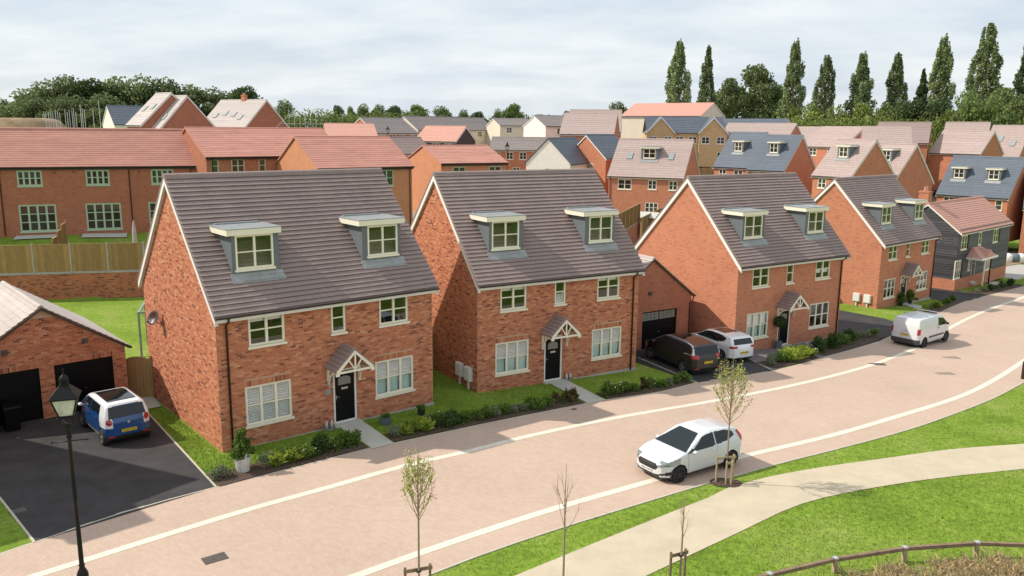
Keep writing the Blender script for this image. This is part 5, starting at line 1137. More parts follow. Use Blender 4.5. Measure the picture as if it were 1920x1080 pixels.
# blue and white four-door city car seen from behind
PB = paint('paint_blue', (.008, .06, .21), (1.0, .02, -.85), rough=.3); PWS = pm('paint_white_shell', (.80, .81, .82), .28, coat=.8)
city = dict(len=3.5, k=.08, c=(-.05, .78), paint=PB, wr=.30, wheels=(1.24, -1.24), wy=.83, mw=.80, mirror=(.92, 1.02), mmat=PWS, rim='alloy', spokes=6, handles=((.15, .90, .835), (-.72, .92, .835)),
    side=[(1.70, .24), (1.76, .50), (1.74, .86), (1.55, .98), (1.25, 1.04), (.62, 1.47), (.1, 1.55), (-1.0, 1.54), (-1.42, 1.50), (-1.50, 1.42), (-1.63, 1.05), (-1.74, .90), (-1.76, .40), (-1.68, .24)],
    plan=[(1.76, 0), (1.72, .45), (1.55, .70), (1.2, .82), (-1.35, .83), (-1.62, .76), (-1.75, .50), (-1.76, 0)],
    front=[(.78, .2), (.83, .45), (.83, .9), (.80, 1.04), (.66, 1.46), (.55, 1.56), (0, 1.58)],
    parts=[('rear_window', lambda x, y, z, nx, ny, nz, ay: (nx < -.35) & (x < -1.3) & (z > 1.03) & (z < 1.42) & (ay < .66-.2*(z-1.03)), M['carglass'], -.006),
        ('windscreen', lambda x, y, z, nx, ny, nz, ay: (nx > .25) & (x > .65) & (z > 1.08) & (z < 1.45) & (ay < .70-.3*(z-1.08)), M['carglass'], -.006),
        ('side_window*', lambda x, y, z, nx, ny, nz, ay: (ay > .5) & (np.abs(ny) > .5) & ((poly_sd([(1.0, 1.06), (.62, 1.36), (.06, 1.42), (.06, 1.06)], x, z) < 0) | (poly_sd([(0, 1.06), (0, 1.42), (-.85, 1.40), (-1.02, 1.25), (-1.0, 1.10)], x, z) < 0)), M['carglass'], -.008),
        ('sunroof', lambda x, y, z, nx, ny, nz, ay: (nz > .9) & (x < .45) & (x > -1.15) & (ay < .50), M['carglass'], .003),
        ('tail_light*', lambda x, y, z, nx, ny, nz, ay: (nx < -.2) & (x < -1.3) & ((ay-.64)**2/.10**2+(z-.92)**2/.115**2 < 1), M['redlamp'], .006),
        ('white_shell', lambda x, y, z, nx, ny, nz, ay: ((z > 1.42) & (ay > .46)) | ((x < -1.1) & (z > 1.44)) | ((ay > .42) & (x < -.90) & (z > .70+0*z) & ((ay > .52) | (nx > -.3)) & (poly_sd([(-.9, 1.5), (-1.05, 1.1), (-1.12, .70), (-1.9, .70), (-1.9, 1.6)], x, z) < 0) & ((ay > .53) | (z > 1.38))) | ((nx > .1) & (z > 1.3)) | ((ay > .6) & (z < .34) & (x > -1.0) & (x < 1.0)), PWS, .002),
        ('rear_diffuser', lambda x, y, z, nx, ny, nz, ay: (z < .42) & (x < -1.45), M['trim'], 0)],
    plates=((-1.775, .57, 0, 'LD67 AUV', 'plate_y', -1),))
cc_ = vehicle('city_car', 'blue and white small five-door car parked on the left driveway', 'car', city, (-15.03, 29.75, gz(-15, 29.7)+.016), D2R(132))
MB().lathe([(.05, 0), (.05, .012), (.001, .014)], 14, (0, 0, 0)).build('badge', M['silver'], cc_).matrix_basis = Matrix.Translation((-1.755, 0, .86)) @ Matrix.Rotation(D2R(-90), 4, 'Y')
for sg in (-1, 1): MB().box(-1.765, -1.74, sg*.60-.11, sg*.60+.11, .37, .41).build('reflector', M['redlamp'], cc_)
# dark people carrier
PG = paint('paint_dark_brown', (.016, .014, .013), (1.05, .0, -1.0), rough=.3, coat=.35)
mpv = dict(len=4.62, k=.08, c=(-.1, .8), paint=PG, wr=.33, wheels=(1.42, -1.42), wy=.91, mw=.88, mirror=(1.0, 1.08), mmat=PG, rim='alloy', spokes=5, handles=((.2, .98, .90), (-.80, 1.0, .90)),
    side=[(2.2, .26), (2.31, .45), (2.30, .72), (2.15, .86), (1.75, .98), (1.30, 1.10), (.45, 1.54), (-.1, 1.62), (-1.0, 1.62), (-1.85, 1.53), (-2.02, 1.48), (-2.20, 1.08), (-2.30, .90), (-2.31, .40), (-2.22, .26)],
    plan=[(2.31, 0), (2.28, .45), (2.10, .72), (1.75, .86), (1.2, .91), (-1.7, .91), (-2.1, .84), (-2.28, .60), (-2.31, 0)],
    front=[(.86, .2), (.91, .5), (.91, .9), (.885, 1.06), (.70, 1.52), (.60, 1.62), (0, 1.66)],
    parts=[('windscreen', lambda x, y, z, nx, ny, nz, ay: (nx > .15) & (x > .35) & (z > 1.12) & (z < 1.55) & (ay < .74-.3*(z-1.1)) & (nz > .3), M['carglass'], -.006),
        ('rear_window', lambda x, y, z, nx, ny, nz, ay: (nx < -.45) & (x < -1.8) & (z > 1.10) & (z < 1.45) & (ay < .68-.25*(z-1.1)), M['carglass'], -.006),
        ('side_window*', lambda x, y, z, nx, ny, nz, ay: (ay > .5) & (np.abs(ny) > .45) & (poly_sd([(1.22, 1.10), (.45, 1.47), (-.1, 1.53), (-1.2, 1.525), (-1.70, 1.44), (-1.86, 1.28), (-1.80, 1.14), (-.9, 1.09)], x, z) < 0), M['carglass'], -.006),
        ('roof_arc*', lambda x, y, z, nx, ny, nz, ay: (ay > .45) & (poly_sd([(1.30, 1.08), (.42, 1.53), (-.1, 1.59), (-1.2, 1.585), (-1.80, 1.50), (-2.02, 1.32), (-2.04, 1.12), (-1.45, 1.09), (-1.45, 1.06), (-2.16, 1.08), (-2.12, 1.30), (-1.90, 1.56), (-1.2, 1.66), (-.1, 1.68), (.45, 1.58), (1.36, 1.12)], x, z) < 0) & (np.abs(ny) > .25), M['silver'], .004),
        ('sunroof', lambda x, y, z, nx, ny, nz, ay: (nz > .93) & (x < .2) & (x > -.9) & (ay < .48), M['carglass'], .002),
        ('tail_light*', lambda x, y, z, nx, ny, nz, ay: (x < -1.98) & (ay > .52) & (z > .90) & (z < 1.09), M['redlamp'], .005),
        ('headlight*', lambda x, y, z, nx, ny, nz, ay: (x > 1.75) & (ay > .45) & (z > .66) & (z < .80), M['clearlamp'], .003),
        ('rear_bumper_trim', lambda x, y, z, nx, ny, nz, ay: (z < .33) & (x < -1.9), M['trim'], 0), ('front_bumper_trim', lambda x, y, z, nx, ny, nz, ay: (z < .33) & (x > 1.9), M['trim'], 0)],
    plates=((-2.318, .72, 0, 'FX17 OUD', 'plate_y', -1),))
mv = vehicle('people_carrier', 'dark brown people carrier with silver window arcs, parked beside the white hatchback', 'car', mpv, (8.74, 41.35, gz(8.6, 41.6)+.02), D2R(115))
for sg in (-1, 1): MB().box(-2.315, -2.28, sg*.66-.13, sg*.66+.13, .40, .45).build('reflector', M['redlamp'], mv)
# white family hatchback behind it
PWG = paint('paint_white_family', (.80, .81, .82), (.95, .0, -.95)); fam = dict(hatch)
fam.update(len=4.25, paint=PWG, mw=.86, wr=.31, wheels=(1.32, -1.30), wy=.89, mirror=(.75, .98), rim='alloy', spokes=5, handles=((.1, .86, .89), (-.7, .88, .89)),
    side=[(2.05, .24), (2.12, .40), (2.12, .62), (2.02, .74), (1.6, .86), (1.0, .98), (.25, 1.40), (-.2, 1.46), (-1.2, 1.45), (-1.70, 1.38), (-1.82, 1.32), (-2.02, .98), (-2.11, .80), (-2.12, .35), (-2.02, .24)],
    plan=[(2.12, 0), (2.08, .4), (1.9, .68), (1.6, .83), (1.2, .89), (-1.4, .89), (-1.85, .83), (-2.05, .62), (-2.12, 0)],
    front=[(.83, .2), (.885, .42), (.89, .7), (.875, .9), (.84, .98), (.66, 1.38), (.54, 1.47), (0, 1.49)],
    parts=[('windscreen', lambda x, y, z, nx, ny, nz, ay: (nx > .15) & (x > .25) & (z > 1.0) & (z < 1.4) & (ay < .70-.3*(z-1.0)) & (nz > .3), M['carglass'], -.006),
        ('rear_window', lambda x, y, z, nx, ny, nz, ay: (nx < -.4) & (x < -1.6) & (z > 1.02) & (z < 1.30) & (ay < .62-.2*(z-1.0)), M['carglass'], -.006),
        ('side_window*', lambda x, y, z, nx, ny, nz, ay: (ay > .5) & (np.abs(ny) > .45) & (poly_sd([(.95, .99), (.25, 1.33), (-.2, 1.385), (-1.0, 1.375), (-1.45, 1.28), (-1.40, 1.12), (-.9, 1.0)], x, z) < 0), M['carglass'], -.006),
        ('sunroof', lambda x, y, z, nx, ny, nz, ay: (nz > .93) & (x < 0) & (x > -1.0) & (ay < .48), M['carglass'], .002),
        ('tail_light*', lambda x, y, z, nx, ny, nz, ay: (x < -1.86) & (ay > .44) & (z > .83) & (z < .95), M['redlamp'], .005),
        ('headlight*', lambda x, y, z, nx, ny, nz, ay: (x > 1.6) & (ay > .45) & (z > .60) & (z < .72), M['clearlamp'], .003),
        ('bumper_trim', lambda x, y, z, nx, ny, nz, ay: (z < .32) & (x < -1.8), M['trim'], 0)],
    plates=((-2.125, .60, 0, 'YK18 VHB', 'plate_y', -1),))
fm = vehicle('hatchback_car', 'white hatchback with red tail lights parked behind the dark people carrier', 'car', fam, (11.40, 44.0, gz(11, 45)+.02), D2R(115))
# white delivery van
PWV = paint('paint_white_van', (.68, .69, .70), (1.02, .02, -.9)); M['van_trim'] = pm('van_bumper', (.06, .062, .062), .6)
van = dict(len=4.4, k=.09, c=(-.2, .95), paint=PWV, wr=.32, wheels=(1.30, -1.42), wy=.89, mw=.90, mirror=(1.05, 1.22), mmat=M['trim'], rim='alloy_black', spokes=6, handles=((.15, 1.05, .90),), hmat=M['trim'],
    side=[(2.05, .26), (2.18, .45), (2.18, .78), (2.05, .95), (1.50, 1.16), (.85, 1.66), (.5, 1.78), (-.2, 1.83), (-1.7, 1.80), (-1.98, 1.74), (-2.08, 1.4), (-2.16, .95), (-2.20, .45), (-2.12, .26)],
    plan=[(2.18, 0), (2.12, .45), (1.95, .70), (1.5, .85), (1.0, .90), (-1.7, .90), (-2.05, .86), (-2.18, .72), (-2.20, 0)],
    front=[(.84, .2), (.90, .45), (.90, 1.1), (.86, 1.3), (.76, 1.74), (.66, 1.84), (0, 1.87)],
    parts=[('windscreen', lambda x, y, z, nx, ny, nz, ay: (nx > .2) & (x > .75) & (z > 1.18) & (z < 1.66) & (ay < .78-.3*(z-1.1)) & (nz > .3), M['carglass'], -.006),
        ('side_window*', lambda x, y, z, nx, ny, nz, ay: (ay > .5) & (np.abs(ny) > .4) & (poly_sd([(1.35, 1.18), (.80, 1.58), (.20, 1.64), (.12, 1.18)], x, z) < 0), M['carglass'], -.006),
        ('tail_light*', lambda x, y, z, nx, ny, nz, ay: (x < -1.98) & (ay > .73) & (z > .86) & (z < 1.22), M['redlamp'], .006),
        ('bumper', lambda x, y, z, nx, ny, nz, ay: (z < .56) & (x < -1.95), M['van_trim'], .012),
        ('side_rubbing_strip*', lambda x, y, z, nx, ny, nz, ay: (ay > .86) & (z > .58) & (z < .66) & (x > -.95) & (x < .9), M['van_trim'], .010),
        ('sill_trim*', lambda x, y, z, nx, ny, nz, ay: (z < .27) & (ay > .5), M['van_trim'], 0)],
    plates=((-2.19, .80, 0, 'YT62 KLF', 'plate_y', -1),))
vn = vehicle('delivery_van', 'white delivery van with black bumper driving away up the paved road', 'van', van, (25.05, 49.0, gz(25, 49)+.016), D2R(38))
MB().box(.55, .60, -.70, .70, 1.86, 1.89).box(.56, .59, -.70, -.66, 1.74, 1.86).box(.56, .59, .66, .70, 1.74, 1.86).build('roof_bar', M['silver'], vn)
MB().box(-1.02, -.97, -.70, .70, 1.88, 1.91).box(-1.01, -.98, -.70, -.66, 1.78, 1.88).box(-1.01, -.98, .66, .70, 1.78, 1.88).build('roof_bar', M['silver'], vn)
MB().box(-2.185, -2.17, -.12, .12, 1.05, 1.07).build('door_handle', M['silver'], vn)
# ------------------------------------------------------------------ leaves and trees
def leaves(C, size, aspect=1.0, droop=0.0, jit=.3):
    n = len(C); a = rng.normal(size=(n, 3)); a[:, 2] -= droop; a /= np.linalg.norm(a, axis=1)[:, None]; b = rng.normal(size=(n, 3)); b -= a*(a*b).sum(1)[:, None]; b /= np.linalg.norm(b, axis=1)[:, None]
    s = size*(1+jit*rng.uniform(-1, 1, n))[:, None]; a = a*s*.5*aspect; b = b*s*.5
    V = np.stack([C-a, C+b*.8, C+a, C-b*.8], 1).reshape(-1, 3); return V, np.arange(4*n).reshape(-1, 4)
def blob(n, c, r, shell=.55):
    d = rng.normal(size=(n, 3)); d /= np.linalg.norm(d, axis=1)[:, None]; q = (shell+(1-shell)*rng.random(n))[:, None]; return np.array(c)+d*q*np.array(r)
def crown_mesh(name, pts, size, mat, **k): V, F_ = leaves(pts, size, **k); return npmesh(name, V, F_, mat)
def limbs(tips, base, r0, fork, r1=.02, n=6):
    mb = MB(); z0 = 0
    mb.tube([(0, 0, -.3), (base[0]*.3, base[1]*.3, fork*.5), base], [r0, r0*.85, r0*.6], n)
    for t in tips:
        m_ = [(base[i]+t[i])/2+random.uniform(-.08, .08)*abs(t[2]-base[2]) for i in range(3)]; mb.tube([base, m_, t], [r0*.5, r0*.28, r1], 5)
    return mb
def broad_variant(H, R, n, size, lobes=16, base=.18, flat=.8):
    pts = []; tips = []
    for i in range(lobes):
        a = 2*math.pi*i/lobes*2.4+random.uniform(-.4, .4); zz = base+(.95-base)*((i+.5)/lobes); rr = R*math.sin(math.pi*min(.98, .25+.75*(zz)))*random.uniform(.45, .75)*(1 if zz < .85 else .4)
        c = (rr*math.cos(a), rr*math.sin(a), H*zz*random.uniform(.93, 1.03)); r = R*random.uniform(.30, .46); pts.append(blob(n//lobes, c, (r, r, r*flat))); tips.append(c)
    return np.concatenate(pts), tips
def poplar_variant(H, R, n, skew=0, side=0):
    pts = []; tips = []; m_ = 60
    for i in range(m_):
        u = (i+.5)/m_; zz = .07+.90*u; prof = min(1, (1-u)**.5*1.3)*(0.85+.15*min(1, u/.3)); a = i*2.4; rr = R*prof*random.uniform(.35, .85)
        c = (rr*math.cos(a)+side*R*.9*max(0, .45-u), rr*math.sin(a), H*zz); rx = R*random.uniform(.20, .33)*max(.4, prof); rz = H*random.uniform(.05, .095)
        pts.append(blob(n//m_, c, (rx, rx, rz), .4)); tips.append((c[0]*.9, c[1]*.9, c[2]))
    return np.concatenate(pts), tips
def plant_tree(name, label, cat, crown_me, trunk_me, loc, rz, sc, group):
    t = empty(name, loc, rz, label=label, cat=cat, group=group); t.scale = (sc if isinstance(sc, tuple) else (sc, sc, sc))
    mkobj('crown', crown_me, t); mkobj('trunk', trunk_me, t); return t
def ground_at(px, dist): p = at(px, 300, dist); return p[0], p[1], terr(p[0], p[1])
def top_h(px, py, dist, z): return at(px, py, dist)[2]-z
# poplars: (photo column, top row, distance)
pv = []
for q in range(4):
    pts, tips = poplar_variant(20, 2.75, 12500, side=(q-1)*.5 if q else 0); pv.append((crown_mesh('crown', pts, .31, M['leaf_poplar'], aspect=1.2), limbs([t for t in tips if t[2] < 17][::5], (0, 0, 4), .32, 4).tube([(0, 0, 3.8), (0, 0, 18)], [.25, .04], 6).mesh('trunk', M['bark'])))
PO = [(1265, 80, 205, 1.25, 'broad poplar, leftmost of the row, rising behind the red roofed block'), (1318, 88, 215, .85, 'slim poplar second from the left in the row'), (1477, 80, 200, 1.15, 'tall dark poplar just right of the big broad tree'), (1537, 105, 215, 1.05, 'short poplar standing alone against the sky, left of a pale one'), (1602, 102, 215, 1.3, 'wide pale feathery poplar in the middle of the row'), (1667, 101, 215, 1.1, 'poplar with a narrow top left of the dark conifer'), (1748, 72, 195, 1.3, 'tall poplar right behind the dark conifer'), (1829, 46, 185, 1.55, 'tallest poplar, second from the right edge'), (1906, 73, 185, 1.35, 'poplar cut by the right edge of the photo')]
for i, (px, py, ds, ws, lb) in enumerate(PO):
    x, y, z = ground_at(px, ds); Ht = top_h(px, py, ds, z); s = Ht/20; cr, tr = pv[i % 4]; wsc = ws*1.22*ds/205
    plant_tree('poplar_tree', lb, 'tree', cr, tr, (x, y, z), i*1.3, (wsc, wsc, s), 'row of tall poplars')
def make_broad(H, R, n, size, mat, **k):
    pts, tips = broad_variant(H, R, n, size, **k); return crown_mesh('crown', pts, size, M[mat]), limbs(tips[::2], (0, 0, H*.25), H*.03, H*.25).mesh('trunk', M['bark'])
bw = [make_broad(12, 6.2, 5200, .55, 'leaf_wood', lobes=18, base=.10) for _ in range(3)]+[make_broad(12, 6.5, 5200, .55, 'leaf_broad', lobes=16, base=.12) for _ in range(2)]
bd_ = [make_broad(12, 6.0, 5200, .50, 'leaf_dark', lobes=16, base=.05)]
bp_ = [make_broad(12, 5.8, 5600, .48, 'leaf_willow', lobes=20, base=.12) for _ in range(2)]
bh = [make_broad(6, 4.2, 2600, .42, 'leaf_hedge', lobes=10, base=.05) for _ in range(2)]
def broad(px, py, ds, width, var, label, name='broadleaf_tree', group=None, rz=0):
    x, y, z = ground_at(px, ds); Ht = top_h(px, py, ds, z); H0 = 12 if var not in bh else 6; R0 = 6.2 if var not in bh else 4.2; w_ = width*ds/F_PX/2/R0*1.45
    return plant_tree(name, label, 'tree', var[0], var[1], (x, y, z), rz, (w_, w_, Ht/H0*.99), group)
# big broad trees between the poplars
broad(1408, 120, 225, 92, bp_[0], 'big round-topped pale green tree among the poplars', group='trees among the poplars', rz=1)
broad(1362, 148, 220, 66, bp_[1], 'lower spreading tree on the left flank of the round-topped one', group='trees among the poplars', rz=2)
broad(1448, 160, 228, 60, bw[3], 'mid green tree filling the gap before the tall dark poplar', group='trees among the poplars', rz=3)
cx_, cy_, cz_ = ground_at(1716, 190); Hc = top_h(1716, 128, 190, cz_)
pts = np.concatenate([blob(260, (math.cos(a*2.4)*3.6*(1-u)**.8*random.uniform(.2, .8), math.sin(a*2.4)*3.6*(1-u)**.8*random.uniform(.2, .8), Hc*(.08+.9*u)), (1.5*(1-u)+.3, 1.5*(1-u)+.3, .9), .3) for a, u in [(i, i/34) for i in range(34)]])
plant_tree('conifer_tree', 'dark pointed conifer in front of a tall poplar', 'tree', crown_mesh('crown', pts, .42, M['leaf_dark'], droop=.4), MB().tube([(0, 0, -.3), (0, 0, Hc*.9)], [.3, .04], 8).mesh('trunk', M['bark']), (cx_, cy_, cz_), 0, 1.0, 'trees among the poplars')
HT = [(1512, 200, 185, 60, 0, 'round bush-like tree left end of the hedge trees'), (1565, 206, 180, 62, 1, 'low hedge tree beneath the short poplar'), (1612, 200, 178, 66, 0, 'low hedge tree under the pale feathery poplar'), (1655, 203, 176, 60, 1, 'low bright hedge tree left of the dark conifer'), (1700, 186, 170, 86, 2, 'dark green wide tree under the conifer'), (1748, 184, 168, 80, 2, 'dark green wide tree just right of the conifer'), (1800, 182, 165, 70, 3, 'mid green tree under the tallest poplar'), (1851, 190, 162, 70, 3, 'mid green tree right of the tallest poplar'), (1868, 166, 175, 84, 4, 'rounded pale tree between the two rightmost poplars'), (1906, 178, 165, 70, 4, 'mid green tree at the right edge below the last poplar'), (1768, 214, 140, 60, 0, 'hedge tree behind the right-hand roof lights'), (1480, 205, 190, 40, 1, 'small tree at the foot of the tall dark poplar')]
vs_ = [bh[0], bh[1], bd_[0], bw[4], bp_[1]]
for i, (px, py, ds, wd, v, lb) in enumerate(HT): broad(px, py, ds, wd, vs_[v], lb, group='trees below the poplars', rz=i)
# wood on the left
WT = [(8, 190, 260, 60, 'tree of the wood at the left edge of the photo'), (58, 170, 255, 66, 'low outer tree at the left end of the wood'), (100, 160, 250, 76, 'tree of the wood with a stepped outline, left of the highest'), (138, 150, 250, 76, 'broad tree of the wood left of its highest crown'), (185, 146, 248, 80, 'highest dark crown near the middle of the wood'), (232, 148, 255, 76, 'round crown in the wood right of the highest'), (275, 151, 255, 74, 'crown behind the stepped pale roofs'), (318, 154, 258, 72, 'crown just right of the stepped pale roofs peak'), (362, 162, 262, 70, 'crown between the stepped roofs and the chimney house'), (408, 172, 262, 60, 'low crown left of the brick chimney'), (432, 178, 262, 56, 'low crown above the pale roof with four roof lights'), (470, 160, 245, 60, 'dark round tree behind the brick chimney'), (455, 172, 262, 50, 'small crown left of the dark round tree'), (70, 188, 230, 60, 'darker front tree at the left of the wood'), (150, 186, 225, 70, 'front tree of the wood above the scaffold poles'), (120, 190, 222, 56, 'lower front tree above the spoil heap'), (205, 182, 222, 70, 'front tree left of the small cream gable')]
for i, (px, py, ds, wd, lb) in enumerate(WT): broad(px, py, ds, wd*1.12, [bw[0], bw[1], bw[2], bd_[0]][(0, 1, 2, 0, 3, 1, 2, 0, 1, 2, 0, 3, 1, 2, 0, 1, 2)[i]], lb, group='trees of the left-hand wood', rz=i*.9)
# distant tree line
DT = [(537, 192, 300, 40, 'tree with a flat top just right of the chimney house'), (635, 196, 330, 24, 'small dark tree, first of the distant line'), (660, 200, 330, 22, 'small pointed tree, second of the distant line'), (685, 197, 330, 30, 'distant tree above the white verge of the grey row'), (712, 200, 330, 30, 'distant tree over the left grey roof'), (740, 197, 330, 40, 'distant bright round tree over the grey roofs'), (782, 197, 330, 50, 'widest distant tree over the long grey row'), (828, 201, 335, 46, 'distant tree over the middle of the long grey row'), (870, 209, 340, 26, 'small round distant tree near the end of the grey row'), (898, 208, 340, 30, 'small distant tree past the end of the grey row'), (962, 195, 320, 44, 'dark round tree standing clear above the cream houses'), (932, 206, 330, 22, 'small dark tree left of the clear round one'), (1155, 196, 260, 44, 'dark flat tree left of the red roofed block'), (1062, 207, 320, 26, 'small tree just left of the big brown roof'), (1012, 215, 330, 40, 'low distant trees above the white gable'), (1340, 175, 235, 40, 'tree at the right end of the red roofed block')]
for i, (px, py, ds, wd, lb) in enumerate(DT): broad(px, py, ds, wd*1.1, [bw[0], bd_[0], bw[3], bw[1]][i % 4], lb, group='trees on the skyline', rz=i*1.1)
# hedgerow as one mass behind the estate
def mass(name, label, cols, mat, size, per, seed=0, rad=(5, 5, 3.2)):
    P = []
    for px, py, ds in cols:
        x, y, z = ground_at(px, ds); Ht = max(1.5, top_h(px, py, ds, z)); P.append(blob(per, (x, y, z+Ht*.5), (rad[0], rad[1], Ht*.52), .5))
    o = mkobj(name, crown_mesh(name, np.concatenate(P), size, M[mat]), kind='stuff', label=label, cat='hedge'); return o
mass('hedgerow', 'olive green hedgerow along the skyline right of the chimney house', [(px, 207+4*math.sin(px*.05)+(4 if px > 640 else 0), 245) for px in range(535, 780, 9)], 'leaf_hedge', .6, 260)
mass('woodland', 'far woodland strip closing the skyline', [(px, (216 if px < 1150 else 224 if px < 1500 else 215), 380) for px in range(-60, 2000, 14)], 'leaf_wood', .9, 200, rad=(6, 5, 4))
mass('hedgerow', 'green hedge under the poplars at the right', [(px, 212+3*math.sin(px*.09), 160+(1900-px)*.03) for px in range(1470, 1960, 12)], 'leaf_hedge', .45, 330, rad=(2.6, 2.6, 3))
# spoil heap and scaffold poles at the left
hx, hy, hz_ = ground_at(30, 150); hm = MB(); 
V_ = []
for j in range(13):
    for i in range(25):
        u, v = i/24*2-1, j/12*2-1; r = max(0, 1-(abs(u)**3+abs(v)**3)); V_.append((hx+u*15-4, hy+v*10, hz_-.3+(at(30, 222, 150)[2]-hz_+.3)*min(1, r*1.6)+random.uniform(-.12, .12)*r))
mkobj('mound', npmesh('mound', np.array(V_), np.array([(j*25+i, j*25+i+1, (j+1)*25+i+1, (j+1)*25+i) for j in range(12) for i in range(24)]), M['soil'], True), kind='structure')
for grp, cols in (('left', [(88, 214), (91, 209), (94, 212), (99, 210), (103, 208), (107, 211), (112, 206), (116, 208), (120, 211)]), ('mid', [(130, 205), (134, 210), (138, 206), (143, 207), (146, 204), (150, 210)]), ('right', [(159, 196), (162, 203), (166, 205), (182, 205), (194, 188)])):
    sc_ = None
    for k_, (px, py) in enumerate(cols):
        dsx = 140+random.uniform(0, 8); x, y, z = ground_at(px, dsx)
        if sc_ is None: sc_ = empty('scaffold', (x, y, z), 0, label={'left': 'low cluster of pale scaffold poles beside the spoil heap', 'mid': 'middle cluster of pale scaffold poles below the wood', 'right': 'tallest scaffold poles left of the small cream gable'}[grp], cat='scaffold', group='scaffold poles by the wood'); ox, oy, oz = x, y, z
        zt_ = at(px, py, dsx)[2]; MB().tube([(x-ox, y-oy, z-oz-.2), (x-ox, y-oy, zt_-oz)], .045, 6).build('pole', M['silver'], sc_)
x, y, z = ground_at(545, 125); s2 = empty('scaffold', (x, y, z), 0, label='scaffold poles and braces right of the chimney house', cat='scaffold', group='scaffold poles by the wood')
for k_ in range(6): xx = k_*.8; MB().tube([(xx, 0, 0), (xx, 0, top_h(545, 205, 125, z)-k_*.2)], .035, 5).build('pole', M['silver'], s2)
MB().tube([(-1, 0, top_h(545, 232, 125, z)), (5, 0, top_h(545, 232, 125, z))], .03, 5).tube([(-2, 0, top_h(545, 240, 125, z)), (1.2, 0, top_h(545, 202, 125, z))], .03, 5).build('brace', M['silver'], s2)

# ------------------------------------------------------------------ shrubs in the beds
def shrub_mesh(kind):
    if kind == 'round': pts = np.concatenate([blob(90, (random.uniform(-.2, .2), random.uniform(-.2, .2), random.uniform(.15, .42)), (.22, .22, .2), .3) for _ in range(7)]); return [crown_mesh('foliage', pts, .085, M['leaf_shrub'])]
    if kind == 'deep': pts = np.concatenate([blob(90, (random.uniform(-.22, .22), random.uniform(-.22, .22), random.uniform(.15, .5)), (.22, .22, .2), .3) for _ in range(8)]); return [crown_mesh('foliage', pts, .08, M['leaf_deep'])]
    if kind == 'silver': pts = np.concatenate([blob(80, (random.uniform(-.2, .2), random.uniform(-.2, .2), random.uniform(.1, .3)), (.2, .2, .16), .3) for _ in range(7)]); return [crown_mesh('foliage', pts, .06, M['leaf_silver'])]
    if kind == 'bronze': pts = np.concatenate([blob(60, (random.uniform(-.2, .2), random.uniform(-.2, .2), random.uniform(.2, .6)), (.12, .12, .25), .3) for _ in range(9)]); return [crown_mesh('foliage', pts, .07, M['leaf_bronze'], aspect=2)]
    if kind == 'spiky':
        V = []; F_ = []
        for _ in range(260):
            a = random.uniform(0, 6.283); l = random.uniform(.3, .62); e = random.uniform(.5, 1.45); b = len(V); r = .03; bx, by = random.uniform(-.12, .12), random.uniform(-.12, .12); dx_, dy_ = math.cos(a)*math.cos(e)*l, math.sin(a)*math.cos(e)*l
            V += [(bx-math.sin(a)*.014, by+math.cos(a)*.014, 0), (bx+math.sin(a)*.014, by-math.cos(a)*.014, 0), (bx+dx_*.6+math.sin(a)*.01, by+dy_*.6-math.cos(a)*.01, math.sin(e)*l*.75), (bx+dx_, by+dy_, math.sin(e)*l*.85)]; F_.append((b, b+1, b+2, b+3))
        return [npmesh('foliage', np.array(V), np.array(F_), M['leaf_lime'])]
    if kind == 'flower':
        a = shrub_mesh('round')[0]; pts = blob(12, (0, 0, .36), (.36, .36, .26), .9); pts = pts[pts[:, 2] > .3]; return [a, crown_mesh('flower', pts, .075, M['petal'])]
shv = {k: [shrub_mesh(k) for _ in range(3)] for k in ('round', 'deep', 'silver', 'bronze', 'spiky', 'flower')}
POT = G(456, 884)
BL = [('bed before the nearest house', ['silver', 'silver', 'flower', 'spiky', 'spiky', 'spiky', 'silver', 'spiky', 'round', 'spiky', 'round', 'flower', 'deep', 'deep', 'silver', 'flower', 'round', 'round', 'round']),
      ('bed between the front paths', ['silver', 'spiky', 'spiky', 'spiky', 'flower', 'deep', 'deep', 'round', 'round', 'round', 'silver', 'round', 'silver', 'silver', 'round', 'round', 'round', 'bronze', 'bronze', 'bronze']),
      ('bed left of the people carrier', ['round', 'flower', 'round', 'round', 'bronze', 'flower', 'round', 'silver', 'round', 'round']),
      ('bed before the grey paving', ['silver', 'silver', 'round', 'spiky', 'spiky', 'spiky', 'flower']),
      ('bed left of the van', ['deep', 'deep', 'deep', 'deep', 'flower', 'deep', 'round', 'silver', 'silver', 'flower']),
      ('bed before the fourth house', ['spiky', 'round', 'round', 'spiky', 'round', 'round', 'round']),
      ('bed before the black cottage', ['silver', 'silver', 'deep', 'silver', 'deep', 'deep', 'silver'])]
desc = {'round': 'mid green leafy shrub', 'deep': 'dark green leafy shrub', 'silver': 'grey-green soft low shrub', 'bronze': 'bronze-brown grassy shrub', 'spiky': 'lime green strappy-leaved shrub', 'flower': 'green shrub with small white flowers'}
ordn = ['first', 'second', 'third', 'fourth', 'fifth', 'sixth', 'seventh', 'eighth', 'ninth', 'tenth']
def along(P, u):
    P = np.array(P); s = np.r_[0, np.cumsum(np.linalg.norm(np.diff(P, axis=0), axis=1))]; return np.array([np.interp(u*s[-1], s, P[:, 0]), np.interp(u*s[-1], s, P[:, 1])])
